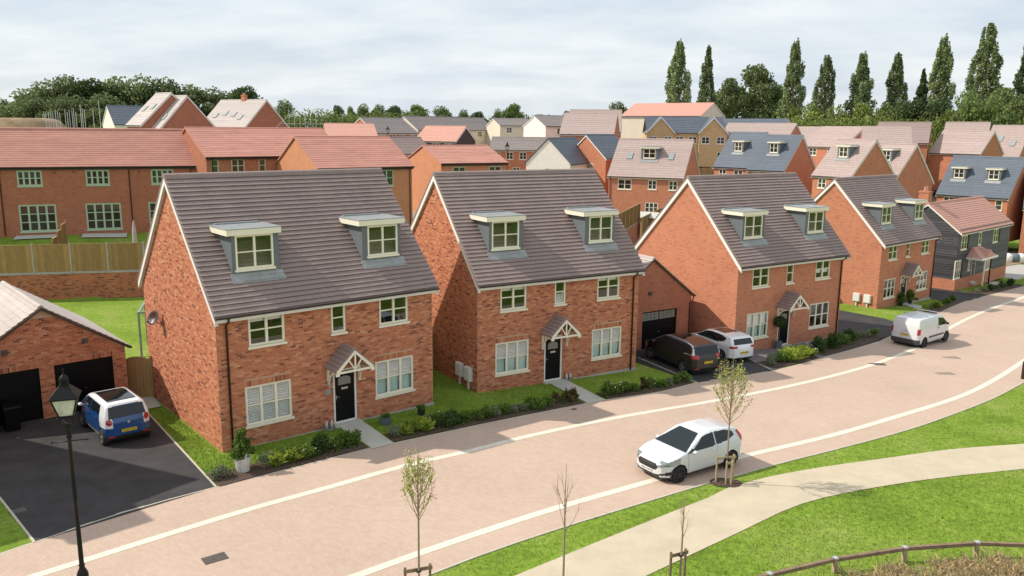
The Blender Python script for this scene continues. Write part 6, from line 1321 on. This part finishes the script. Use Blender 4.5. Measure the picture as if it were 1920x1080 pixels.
for bi, (where, kinds) in enumerate(BL):
    f, b, dep = BEDS[bi]; cnt = {}
    for i, kd in enumerate(kinds):
        u = (i+.5)/len(kinds); wgt = random.uniform(.40, .72); p = along(f, u)*(1-wgt)+along(b, u)*wgt; sc = random.uniform(.72, 1.02)*(1.12 if kd in ('deep', 'spiky') else 1)*(1.2 if bi in (3, 4) else 1)
        if bi == 3 and kd == 'spiky': sc *= 1.25
        if bi == 0 and math.hypot(p[0]-POT[0], p[1]-POT[1]) < .62: continue
        cnt[kd] = cnt.get(kd, 0)+1; tot = kinds.count(kd); lb = (desc[kd]+', '+where) if tot == 1 else (ordn[cnt[kd]-1]+' '+desc[kd]+' from the left, '+where)
        parts = shv[kd][random.randrange(3)]; t = mkobj('shrub', parts[0], loc=(p[0], p[1], gz(p[0], p[1])+.04), rz=random.uniform(0, 6), label=lb, cat='shrub', group='shrubs in the front beds'); t.scale = (sc, sc, sc*random.uniform(.9, 1.15))
        for e in parts[1:]: mkobj('flowers', e, t, kind='stuff')
# low plants that thicken the beds
P = []
for f, b, dep in BEDS:
    L_b = sum(np.linalg.norm(np.diff(np.array(f), axis=0), axis=1)); n = int(L_b*7)
    for _ in range(n):
        u = random.random(); wgt = random.uniform(.2, .95); p = along(f, u)*(1-wgt)+along(b, u)*wgt; P.append(blob(16, (p[0], p[1], gz(p[0], p[1])+.09), (.16, .16, .08), .2))
mkobj('ground_cover', crown_mesh('ground_cover', np.concatenate(P), .05, M['leaf_shrub']), kind='stuff', label='low leafy ground cover scattered through the front beds', cat='ground cover')
# ------------------------------------------------------------------ grass tufts
def inpoly(X, Y, P): return poly_sd(P, X, Y) < 0
def tufts(name, poly, n, h=.055, w_=.012, lean=.6, mat='blade', zf=gz, label=None, excl=()):
    P = np.array(poly); lo, hi = P.min(0), P.max(0); x = rng.uniform(lo[0], hi[0], n*3); y = rng.uniform(lo[1], hi[1], n*3); k = inpoly(x, y, [tuple(q) for q in poly])
    for e in excl: k &= ~inpoly(x, y, e)
    x = x[k][:n]; y = y[k][:n]; m_ = len(x); z = np.array([zf(a, b) for a, b in zip(x, y)]); a = rng.uniform(0, 6.283, m_); hh = h*rng.uniform(.5, 1.5, m_); l = lean*hh*rng.random(m_); ww = w_*rng.uniform(.7, 1.5, m_)
    dx_, dy_ = np.cos(a), np.sin(a); b2 = rng.uniform(0, 6.283, m_)
    V = np.stack([np.c_[x-dx_*ww, y-dy_*ww, z-.01], np.c_[x+dx_*ww, y+dy_*ww, z-.01], np.c_[x+np.cos(b2)*l, y+np.sin(b2)*l, z+hh]], 1).reshape(-1, 3)
    mkobj(name, npmesh(name, V, np.arange(3*m_).reshape(-1, 3), M[mat]), kind='stuff', label=label, cat='grass')
lawnR = [tuple(p) for p in PL if -12 < p[0] < 30]+[(30, 24), (26, 14), (10, 13), (-2, 12)]
tufts('grass', lawnR, 90000, .055, .011, label='mown grass on the lawn right of the gravel path')
verge = [tuple(p) for p in NEARD if -8 < p[0] < 36]+[tuple(p) for p in PU if -10 < p[0] < 34][::-1]
tufts('grass', verge, 60000, .055, .011, label='grass verge between the paved road and the gravel path')
def hrect(H, a, b, c, d): return [lw(H, a, c), lw(H, b, c), lw(H, b, d), lw(H, a, d)]
hp_ = [hrect(H, -HW/2, HW/2, -HD/2, HD/2) for H in (H1, H2)]
lawn1 = [G(272, 767), G(407, 913), G(690, 842), G(1102, 757), G(1190, 700), lw(H2, HW/2+.3, -2), lw(H2, -HW/2-1, 3), lw(H1, -HW/2-.4, 3)]
tufts('grass', [G(272, 769), G(405, 911), G(560, 870), G(690, 838), G(630, 795), lw(H1, HW/2, -HD/2-.1), lw(H1, -HW/2-.1, -HD/2-.1), lw(H1, -HW/2-.1, 2.5)], 16000, .05, .012, label='grass around the near corner of the nearest house')
tufts('grass', [G(745, 828), G(1098, 754), G(1030, 718), lw(H2, -HW/2, -HD/2-.1), lw(H2, -HW/2-.1, 1), lw(H1, HW/2+.1, 1), lw(H1, HW/2+.1, -HD/2-.1), G(675, 786)], 18000, .05, .012, label='grass between the two nearest houses')
# ------------------------------------------------------------------ young street trees with stakes
def sapling(loc, label, H, crown0, spread, leafy, stake='two', rot=0.0, twigs=34, sc_cross=.95, group='young staked trees'):
    x, y = loc; z = gz(x, y); t = empty('young_tree', (x, y, z), rot, label=label, cat='tree', group=group); tr = MB(); tr.tube([(0, 0, -.1), (.01, .01, crown0), (.0, -.01, crown0+(H-crown0)*.5), (.02, 0, H)], [.030, .024, .014, .004], 8)
    L_ = []; ends = []
    for i in range(twigs):
        u = (i+.5)/twigs; z0_ = crown0-.05+(H-crown0)*.62*u; a = i*2.399+random.uniform(-.3, .3); ln = (H-z0_)*random.uniform(.55, .9)*(.9 if u > .2 else .75); sp_ = spread*(1-.55*u)*random.uniform(.55, 1.05)
        p0 = (0, 0, z0_); p1 = (math.cos(a)*sp_*.55, math.sin(a)*sp_*.55, z0_+ln*.28); p2 = (math.cos(a)*sp_*.92, math.sin(a)*sp_*.92, z0_+ln*.62); p3 = (math.cos(a)*sp_*.95, math.sin(a)*sp_*.95, z0_+ln)
        tr.tube([p0, p1, p2, p3], [.010, .008, .005, .002], 4, cap=False); ends.append((p1, p2, p3))
        for k_ in range(3):
            b = a+random.uniform(-1, 1); q0 = Vector(p1).lerp(Vector(p2), random.random()); q1 = q0+Vector((math.cos(b)*.18, math.sin(b)*.18, random.uniform(.15, .4))); tr.tube([q0, q1], [.004, .0015], 3, cap=False); ends.append((tuple(q0), tuple((q0+q1)/2), tuple(q1)))
    tr.build('trunk', M['twig'], t)
    if leafy:
        P = []
        for p1, p2, p3 in ends:
            for _ in range(leafy): u = random.random(); q = Vector(p1).lerp(Vector(p2), u) if random.random() < .5 else Vector(p2).lerp(Vector(p3), u); P.append(q+Vector((random.gauss(0, .035), random.gauss(0, .035), random.gauss(0, .04))))
        mkobj('crown', crown_mesh('crown', np.array(P), .055, M['leaf_spring']), t)
    return t
def stake_frame(loc, rot, label, h=.95, wd=.62, extra=False):
    x, y = loc; s = empty('tree_stake', (x, y, gz(x, y)), rot, label=label, cat='stake', group='timber tree stakes'); 
    for sx in (-1, 1): MB().lathe([(.035, -.1), (.035, h), (.001, h+.005)], 8, (sx*wd/2, .12, 0)).build('post', M['timber_pale' if extra else 'rail'], s)
    MB().box(-wd/2-.05, wd/2+.05, .06, .085, h-.12, h-.03).build('crossbar', M['timber_pale' if extra else 'rail'], s)
    if extra:
        for dx_, dy_ in ((-.10, -.15), (.12, -.10), (.06, -.22)): MB().lathe([(.028, -.1), (.028, h-.1), (.001, h-.09)], 8, (dx_, dy_, 0)).build('post', M['timber_pale'], s)
        MB().box(-.14, .14, -.18, -.16, h-.2, h-.12).build('crossbar', M['timber_pale'], s)
    MB().box(-.06, .06, -.03, .06, h-.10, h-.06).build('tree_tie', M['trim'], s)
t1 = G(786, 1132); sapling(t1, 'young leafing tree with a narrow oval crown beside the road, left of the bare one', 4.18, 2.2, .50, 6, rot=.3); stake_frame(t1, D2R(20), 'timber stake frame holding the narrow young tree at the bottom edge')
t2 = G(1054, 1160); sapling(t2, 'bare leafless young tree in front of the paved road', 3.95, 2.2, .38, 0, twigs=7)
t3 = G(1361, 906); sapling(t3, 'young tree with a wide sparse crown in front of the white hatchback', 4.65, 2.05, .85, 8, twigs=42, rot=1.1); stake_frame(t3, D2R(15), 'pale timber stakes round the young tree by the white hatchback', extra=True)
t4 = G(1274, 1100); sapling(t4, 'thin bare whip of a tree on the lawn side of the gravel path', 2.55, 1.3, .14, 0, twigs=5); stake_frame(t4, D2R(25), 'brown timber stake frame around the thin bare whip', wd=.45)
pm_ = [(t3[0]+.55*math.cos(a)*random.uniform(.9, 1.1), t3[1]+.4*math.sin(a)*random.uniform(.9, 1.1)) for a in np.linspace(0, 6.0, 14)]
sheet('tree_pit', pm_, .03, M['mulch'], kind='structure')
# terrace garden sapling
x, y = -23.5, 60.5; gt = empty('young_tree', (x, y, terr(x, y)), 0, label='small bright green tree showing above the nearest roof', cat='tree'); MB().tube([(0, 0, 0), (0, 0, 3.6)], [.04, .02], 6).build('trunk', M['bark'], gt); mkobj('crown', crown_mesh('crown', blob(700, (0, 0, 4.3), (.7, .7, 1.2), .2), .14, M['leaf_lime']), gt)
# ------------------------------------------------------------------ street lamps
def lamp_post(loc, label, H=4.8, s=1.0, rz=0.0, z=None):
    x, y = loc; z = gz(x, y) if z is None else z; t = empty('street_lamp', (x, y, z), rz, label=label, cat='lamp post', group='heritage lantern lamp posts'); R = s
    MB().lathe([(.13, 0), (.13, .9), (.10, .98), (.065, 1.05), (.06, 1.1), (.075, 1.13), (.055, 1.16), (.048, H*.6), (.06, H*.6+.03), (.048, H*.6+.06), (.042, H-.35), (.07, H-.32), (.045, H-.27), (.05, H-.12), (.075, H-.08), (.05, H)], 16).build('column', M['lampblack'], t, smooth=True)
    MB().tube([(-.36, 0, H-.42), (.36, 0, H-.42)], .014, 8).sphere((-.37, 0, H-.42), .028).sphere((.37, 0, H-.42), .028).build('ladder_bar', M['lampblack'], t, smooth=True)
    L0 = H+.22; w0, w1, hh = .15*s, .27*s, .44*s
    fr = MB()
    for sx in (-1, 1):
        for sy in (-1, 1):
            fr.tube([(0, 0, H-.02), (sx*w0*.9, sy*w0*.9, H+.06), (sx*w0, sy*w0, L0)], .014, 6)
            fr.beam((sx*w0, sy*w0, L0), (sx*w1, sy*w1, L0+hh), .026, .026)
            fr.sphere((sx*w0*1.15, sy*w0*1.15, L0-.03), .022, 6)
    for (a, za) in ((w0, L0), (w1, L0+hh)):
        for sg in (-1, 1): fr.beam((-a, sg*a, za), (a, sg*a, za), .03, .03); fr.beam((sg*a, -a, za), (sg*a, a, za), .03, .03)
    fr.build('lantern_frame', M['lampblack'], t)
    gp = [(-w0, -w0, L0), (w0, -w0, L0), (w1, -w1, L0+hh), (-w1, -w1, L0+hh)]
    for q in range(4):
        a = q*math.pi/2; c, s_ = math.cos(a), math.sin(a); p = [(c*u-s_*v, s_*u+c*v, w_) for u, v, w_ in gp]; k = .985
        MB().prism([(u*k, v*k, w_) for u, v, w_ in p], (-s_*-.006 if False else 0, 0, .001)).build('pane', M['lampglass_t'], t)
    r1, rt = w1+.045*s, L0+hh+.02; top = MB(); u1, z1 = .10*s, rt+.26*s
    lo = [(-r1, -r1, rt), (r1, -r1, rt), (r1, r1, rt), (-r1, r1, rt)]; hi = [(-u1, -u1, z1), (u1, -u1, z1), (u1, u1, z1), (-u1, u1, z1)]
    for q in range(4): top.poly([lo[q], lo[(q+1) % 4], hi[(q+1) % 4], hi[q]])
    top.poly(lo[::-1]); top.build('lantern_roof', M['lampblack'], t)
    MB().lathe([(u1*1.15, z1-.01), (u1*1.0, z1+.10*s), (u1*1.1, z1+.13*s), (u1*.9, z1+.20*s), (u1*.35, z1+.25*s), (.02, z1+.27*s), (.014, z1+.34*s), (.026, z1+.37*s), (.012, z1+.40*s), (.001, z1+.44*s)], 14).build('finial', M['lampblack'], t, smooth=True)
    MB().lathe([(.03, L0+.02), (.05, L0+.2), (.05, L0+.34), (.001, L0+.36)], 12).build('bulb', M['lampglass'], t)
    return t
M['lampglass_t'] = pm('lantern_glass', (.50, .51, .46), .15, var=.3, scale=5)
P0 = at(122, 740, 18.0); lamp_post((P0[0], P0[1]), 'black heritage lamp post with glass lantern in front of the left driveway', H=4.66, s=.97, rz=.35)
PB_ = at(951, 290, 110.0); lamp_post((PB_[0], PB_[1]), 'distant black lamp post beside the low brown roof', H=at(951, 268, 110)[2]-1.1-terr(PB_[0], PB_[1]), s=1.0, z=terr(PB_[0], PB_[1]))
PB_ = at(727, 240, 140.0); lamp_post((PB_[0], PB_[1]), 'faint far lamp post in front of the grey roofed row', H=at(727, 238, 140)[2]-1.1-terr(PB_[0], PB_[1]), s=1.0, z=terr(PB_[0], PB_[1]))
# knee rail
RP = GP([(1330, 1135), (1441, 1104), (1564, 1074), (1694, 1053), (1829, 1043), (1945, 1047)])
kr = empty('knee_rail', (RP[1][0], RP[1][1], gz(*RP[1])), 0, label='low curved timber knee rail in the bottom right corner', cat='fence')
for i, p in enumerate(RP):
    q = RP[min(i+1, len(RP)-1)] if i < len(RP)-1 else RP[i-1]; a = math.atan2(q[1]-p[1], q[0]-p[0]); z = gz(*p)-gz(*RP[1])
    MB().box(-.055, .055, -.055, .055, -.2, .36).build('post', M['timber_pale'], kr, loc=(p[0]-RP[1][0], p[1]-RP[1][1], z), rz=a)
    if i: MB().lathe([(.012, -.062), (.012, .062)], 6, (0, 0, .40), axis='y').box(-.06, .06, -.07, .07, .40, .455).build('metal_strap', M['silver'], kr, loc=(p[0]-RP[1][0], p[1]-RP[1][1], z), rz=a)
for p, q in zip(RP[:-1], RP[1:]):
    a = (p[0]-RP[1][0], p[1]-RP[1][1], gz(*p)-gz(*RP[1])+.39); b = (q[0]-RP[1][0], q[1]-RP[1][1], gz(*q)-gz(*RP[1])+.39)
    mb = MB(); mb.beam(a, b, .10, .10); mb.build('rail', M['rail'], kr)
# dry grass beyond the rail
def clump(n, h, sp):
    V = []; F_ = []
    for _ in range(n):
        a = random.uniform(0, 6.283); l = random.uniform(.4, 1)*h; e = random.uniform(.7, 1.5); b = len(V); bx, by = random.gauss(0, sp), random.gauss(0, sp); dx_, dy_ = math.cos(a)*math.cos(e)*l, math.sin(a)*math.cos(e)*l
        V += [(bx-.003, by, 0), (bx+.003, by, 0), (bx+dx_*.6+.003, by+dy_*.6, math.sin(e)*l*.7), (bx+dx_*1.1, by+dy_*1.1, math.sin(e)*l*.9)]; F_.append((b, b+1, b+2, b+3))
    return np.array(V), np.array(F_)
VV = []; FF = []; o_ = 0
area = GP([(1580, 1082), (1700, 1064), (1840, 1052), (1960, 1056)])+[(22, 17), (12, 15.5), (8, 17)]
A_ = np.array(area); lo, hi = A_.min(0), A_.max(0)
for _ in range(1100):
    p = (random.uniform(lo[0], hi[0]), random.uniform(lo[1], hi[1]))
    if poly_sd(area, np.array([p[0]]), np.array([p[1]]))[0] > -.1: continue
    v, f = clump(60, .42, .13); v = v+np.array([p[0], p[1], gz(*p)-.01]); VV.append(v); FF.append(f+o_); o_ += len(v)
mkobj('dry_grass', npmesh('dry_grass', np.concatenate(VV), np.concatenate(FF), M['straw']), kind='stuff', label='tangle of dry straw-coloured grass beyond the knee rail', cat='grass')
# ------------------------------------------------------------------ covers in the paving
def cover(px, py, w_, l_, rot, name='manhole_cover', label='', mat='iron'):
    x, y = G(px, py); t = empty(name, (x, y, gz(x, y)+.016), rot, label=label, cat='drain cover', group='iron covers in the road')
    MB().box(-l_/2, l_/2, -w_/2, w_/2, -.05, .008).build('frame', M['concrete'] if name == 'x' else M[mat], t)
    g_ = MB()
    for i in range(5):
        for j in range(3): a = -l_/2+.04+(l_-.08)*i/5; b = -w_/2+.03+(w_-.06)*j/3; g_.box(a+.008, a+(l_-.08)/5-.008, b+.008, b+(w_-.06)/3-.008, .008, .014)
    g_.build('lid', M[mat], t); return t
M['cover_pale'] = pm('worn_cover', (.30, .235, .19), .7, var=.2, scale=15)
cover(403, 1048, .42, .62, .65, label='square iron manhole cover in the paving near the bottom left')
cover(1770, 701, .45, 1.0, .15, mat='cover_pale', label='wide iron cover in the road, nearer of the two right of the van')
cover(1782, 671, .45, 1.0, .1, mat='cover_pale', label='wide iron cover in the road, farther of the two right of the van')
cover(1645, 683.5, .40, .85, .0, label='iron gully on the pale line below the white van', name='drain_cover')
cover(1076, 768, .16, .24, .5, label='tiny iron stopcock cover near the second front path', name='drain_cover')
cover(33, 959, .30, .42, .8, label='small iron cover in the asphalt at the left edge', name='drain_cover')
# ------------------------------------------------------------------ pots, topiary and doorstep things
def pot(loc, label, r, h, mat, plant, z=None, ph=.5):
    x, y = loc; z = gz(x, y) if z is None else z; t = empty('planter', (x, y, z), 0, label=label, cat='plant pot')
    MB().lathe([(.001, 0), (r*.8, 0), (r, h), (r*.9, h), (r*.88, h-.05), (.001, h-.05)], 18).build('pot', M[mat], t, smooth=False)
    if plant == 'leafy':
        pts = np.concatenate([blob(110, (random.uniform(-.34, .34)*(1-u*.8), random.uniform(-.34, .34)*(1-u*.8), h+.02+ph*u), (.24-.12*u, .24-.12*u, .15), .2) for u in np.linspace(0, 1, 18)]); MB().tube([(0, 0, h-.05), (0, 0, h+ph)], .02, 6).build('stem', M['bark'], t); mkobj('foliage', crown_mesh('foliage', pts, .10, M['leaf_shrub']), t)
    elif plant == 'ball':
        MB().tube([(0, 0, h-.05), (0, 0, h+ph)], .022, 6).build('stem', M['bark'], t); mkobj('foliage', crown_mesh('foliage', blob(1500, (0, 0, h+ph+.30), (.36, .36, .34), .75), .06, M['leaf_deep']), t)
    else: mkobj('foliage', crown_mesh('foliage', np.concatenate([blob(70, (random.uniform(-.12, .12), random.uniform(-.12, .12), h+.08), (.13, .13, .10), .2) for _ in range(5)]), .07, M['leaf_shrub']), t)
    return t
M['potwhite'] = pm('pale_pot', (.55, .54, .50), .7, var=.15, scale=6); M['potblue'] = pm('blue_grey_pot', (.12, .15, .18), .5)
pot(G(456, 884), 'white pot with a bushy green plant at the near corner of the nearest house', .27, .52, 'potwhite', 'leafy', ph=.85)
pot(G(723, 795), 'blue-grey pot on the grass right of the nearest front path', .24, .30, 'potblue', 'low'); pot(G(790, 778), 'small dark pot at the right corner of the nearest house', .16, .26, 'trim', 'low')
pot(lw(H3, -.47-.72, -HD/2-.30), 'clipped ball tree in a grey square tub by the third front door', .22, .50, 'potblue', 'ball', z=-.1, ph=.85)
pot(lw(H4, -.42-.75, -HD/2-.25), 'dark bushy plant left of the fourth front door', .18, .4, 'trim', 'leafy', z=-1.0, ph=.6); pot(lw(H4, -.42+.75, -HD/2-.25), 'dark bushy plant right of the fourth front door', .18, .4, 'trim', 'leafy', z=-1.0, ph=.6)
for H, dx_, lb in ((H1, .39-.80, 'pair of pale canisters in a wire holder left of the nearest front door'), (H2, -.47+.80, 'pair of pale canisters in a wire holder right of the second front door')):
    p = lw(H, dx_, -HD/2-.14); t = empty('bottle_holder', (p[0], p[1], H.location.z-.0), H.rotation_euler.z, label=lb, cat='bottle holder')
    for s_ in (-.11, .11): MB().lathe([(.001, 0), (.055, 0), (.055, .26), (.03, .32), (.03, .36), (.001, .36)], 12, (s_, 0, .02)).build('bottle', M['potwhite'], t, smooth=True)
    MB().box(-.2, .2, -.08, .08, 0, .02).box(-.2, -.185, -.08, .08, .02, .2).box(.185, .2, -.08, .08, .02, .2).build('holder', M['lead'], t)
# recycling bins in front of the left garage door
for u, v, lb, mt_ in ((-2.2, -3.75, 'black wheeled bin left of the other, before the left garage door', 'trim'), (-1.45, -3.8, 'black wheeled bin nearest the brick pier of the left garage', 'door_black')):
    p = gl(GA1, u, v); t = empty('wheelie_bin', (p[0], p[1], .78), D2R(42), label=lb, cat='bin', group='bins before the left garage')
    MB().hexa([(-.22, -.27, .06), (.22, -.27, .06), (.22, .25, .06), (-.22, .25, .06), (-.28, -.34, .95), (.28, -.34, .95), (.28, .3, .95), (-.28, .3, .95)]).build('body', M[mt_], t); MB().hexa([(-.30, -.36, .952), (.30, -.36, .952), (.30, .33, .952), (-.30, .33, .952), (-.27, -.33, 1.0), (.27, -.33, 1.0), (.27, .30, 1.06), (-.27, .30, 1.06)]).build('lid', M[mt_], t)
    for s_ in (-1, 1): MB().lathe([(.001, -.02), (.1, -.02), (.1, .02), (.001, .02)], 12, (s_*.2, .26, .1), axis='y').build('wheel', M['tyre'], t)
# dark pergola frame behind the nearest house
x, y = G(266, 668); pg = empty('pergola', (x, y, gz(x, y)), .3, label='dark grey metal frame on the lawn behind the nearest house', cat='pergola')
for a, b in ((0, 0), (2.6, 0), (0, 2.6), (2.6, 2.6)): MB().box(a-.05, a+.05, b-.05, b+.05, 0, 2.2).build('post', M['lead'], pg)
MB().box(-.05, 2.65, -.05, .05, 2.2, 2.3).box(-.05, 2.65, 2.55, 2.65, 2.2, 2.3).box(-.05, .05, .05, 2.55, 2.2, 2.3).box(2.55, 2.65, .05, 2.55, 2.2, 2.3).build('beam', M['lead'], pg)
# closed parasol in the terrace garden
x, y, _z = at(252, 440, 58.2); z = terr(x, y); ps = empty('parasol', (x, y, z), 0, label='closed pale grey parasol standing by the garden fence', cat='parasol'); MB().tube([(0, 0, 0), (0, 0, 2.9)], .03, 8).build('pole', M['silver'], ps); MB().lathe([(.03, .95), (.17, 1.1), (.16, 1.6), (.14, 2.2), (.07, 2.75), (.02, 2.95), (.001, 2.98)], 9).build('canopy', M['tile_pale'], ps)
# patios at the terrace doors
for q, px in enumerate((69, 193)):
    u = uT(px); A_ = TH.matrix_basis; pts = [tuple((A_ @ Vector((u+a, -TD/2-b, 0)))[:2]) for a, b in ((-1.6, .05), (1.6, .05), (1.6, 1.5), (-1.6, 1.5))]; sheet('patio', pts, .05, M['slab'], zf=lambda x, y: terr(x, y)+.03, kind='structure')
# bollard at the right edge and far parked cars, bags
x, y = G(1917, 711); bo = empty('bollard', (x, y, gz(x, y)), 0, label='brown timber bollard cut by the right edge of the photo', cat='bollard'); MB().lathe([(.08, -.1), (.08, .9), (.06, .96), (.001, .98)], 12).build('post', M['pipe_brown'], bo)
cp1 = copy_tree(fm); x, y, z = at(1757, 318, 112); cp1.location = (x, y, terr(x, y)+.02); cp1.rotation_euler = (0, 0, .4); cp1['label'] = 'small red car parked by the hedge at the far right'; cp1['category'] = 'car'
M['paint_red'] = pm('paint_red', (.5, .02, .03), .3, coat=.7)
for ch in cp1.children:
    if ch.name.startswith('body'): ch.data = ch.data.copy(); ch.data.materials.clear(); ch.data.materials.append(M['paint_red'])
for k_, (px, py, lb, mt_) in enumerate(((1890, 467, 'white builders bag of sand beside the far brick house', 'white'), (1904, 472, 'blue wrapped pallet beside the white builders bag', 'potblue'), (1915, 468, 'second white builders bag at the right edge', 'white'))):
    x, y, z = at(px, py, 92); zz = terr(x, y); t = empty('builders_bag', (x, y, zz), k_*.5, label=lb, cat='bag'); q = MB(); q.lathe([(.5, 0), (.62, .3), (.6, .75), (.45, .95), (.2, 1.02), (.001, 1.0)], 10); q.build('sack', M[mt_], t, smooth=True)
a_, b_ = at(1148, 400, 72), at(1200, 390, 86)
zf_ = lambda x, y: at(1170, 398, 78)[2]-1.75
rl = math.hypot(b_[0]-a_[0], b_[1]-a_[1]); rw2 = empty('retaining_wall', (a_[0], a_[1], zf_(0, 0)-1.6), math.atan2(b_[1]-a_[1], b_[0]-a_[0]), label='red brick wall under a timber fence seen over the second roof', cat='wall'); MB().box(-3, rl, -.11, .11, -1, 1.6).build('wall', M['brick_dark'], rw2)
fence((a_[0], a_[1]), (b_[0], b_[1]), zf_, 'timber fence on a brick wall behind the second roof', h=1.8, base=.1, post='timber_pale', bay=2.2)
a_, b_ = at(1206, 390, 84), at(1245, 385, 96)
fence((a_[0], a_[1]), (b_[0], b_[1]), lambda x, y: at(1222, 402, 88)[2]-1.8, 'timber fence below the dormered brick house', h=1.8, base=.1, post='timber_pale', bay=2.0)
for q_, (pa, pb, dd_, lb_) in enumerate((((1312, 318), (1350, 318), 108, 'pale timber fence between the dormered house and the slate pair'), ((1305, 296), (1350, 296), 128, 'farther pale timber fence below the buff brick house'), ((1745, 330), (1775, 330), 100, 'pale timber fence left of the slate roofed house at the right'))):
    a_, b_ = at(pa[0], pa[1], dd_), at(pb[0], pb[1], dd_+3); fence((a_[0], a_[1]), (b_[0], b_[1]), lambda x, y: terr(x, y), lb_, h=1.8, base=.1, post='timber_pale', bay=2.0)
x, y, z = at(1335, 300, 118); sheet('patio', [(x-5, y-6), (x+4, y-6), (x+4, y+5), (x-5, y+5)], .04, M['soil'], zf=lambda x, y: terr(x, y)+.04, kind='structure')
# slim pavers edging around houses already in place; a little air between here and the skyline
hz = MB().box(-520, 520, -60, 640, -6, 46); ho = hz.build('haze', None, kind='stuff')
mh = bpy.data.materials.new('haze_air'); mh.use_nodes = True; th_ = mh.node_tree; th_.nodes.clear(); oo = th_.nodes.new("ShaderNodeOutputMaterial"); pv_ = th_.nodes.new("ShaderNodeVolumePrincipled"); pv_.inputs["Density"].default_value = .00022; pv_.inputs["Color"].default_value = (.86, .92, 1.0, 1); pv_.inputs["Anisotropy"].default_value = .3
th_.links.new(pv_.outputs[0], oo.inputs["Volume"]); ho.data.materials.append(mh)
if not HAZE: bpy.data.objects.remove(ho)
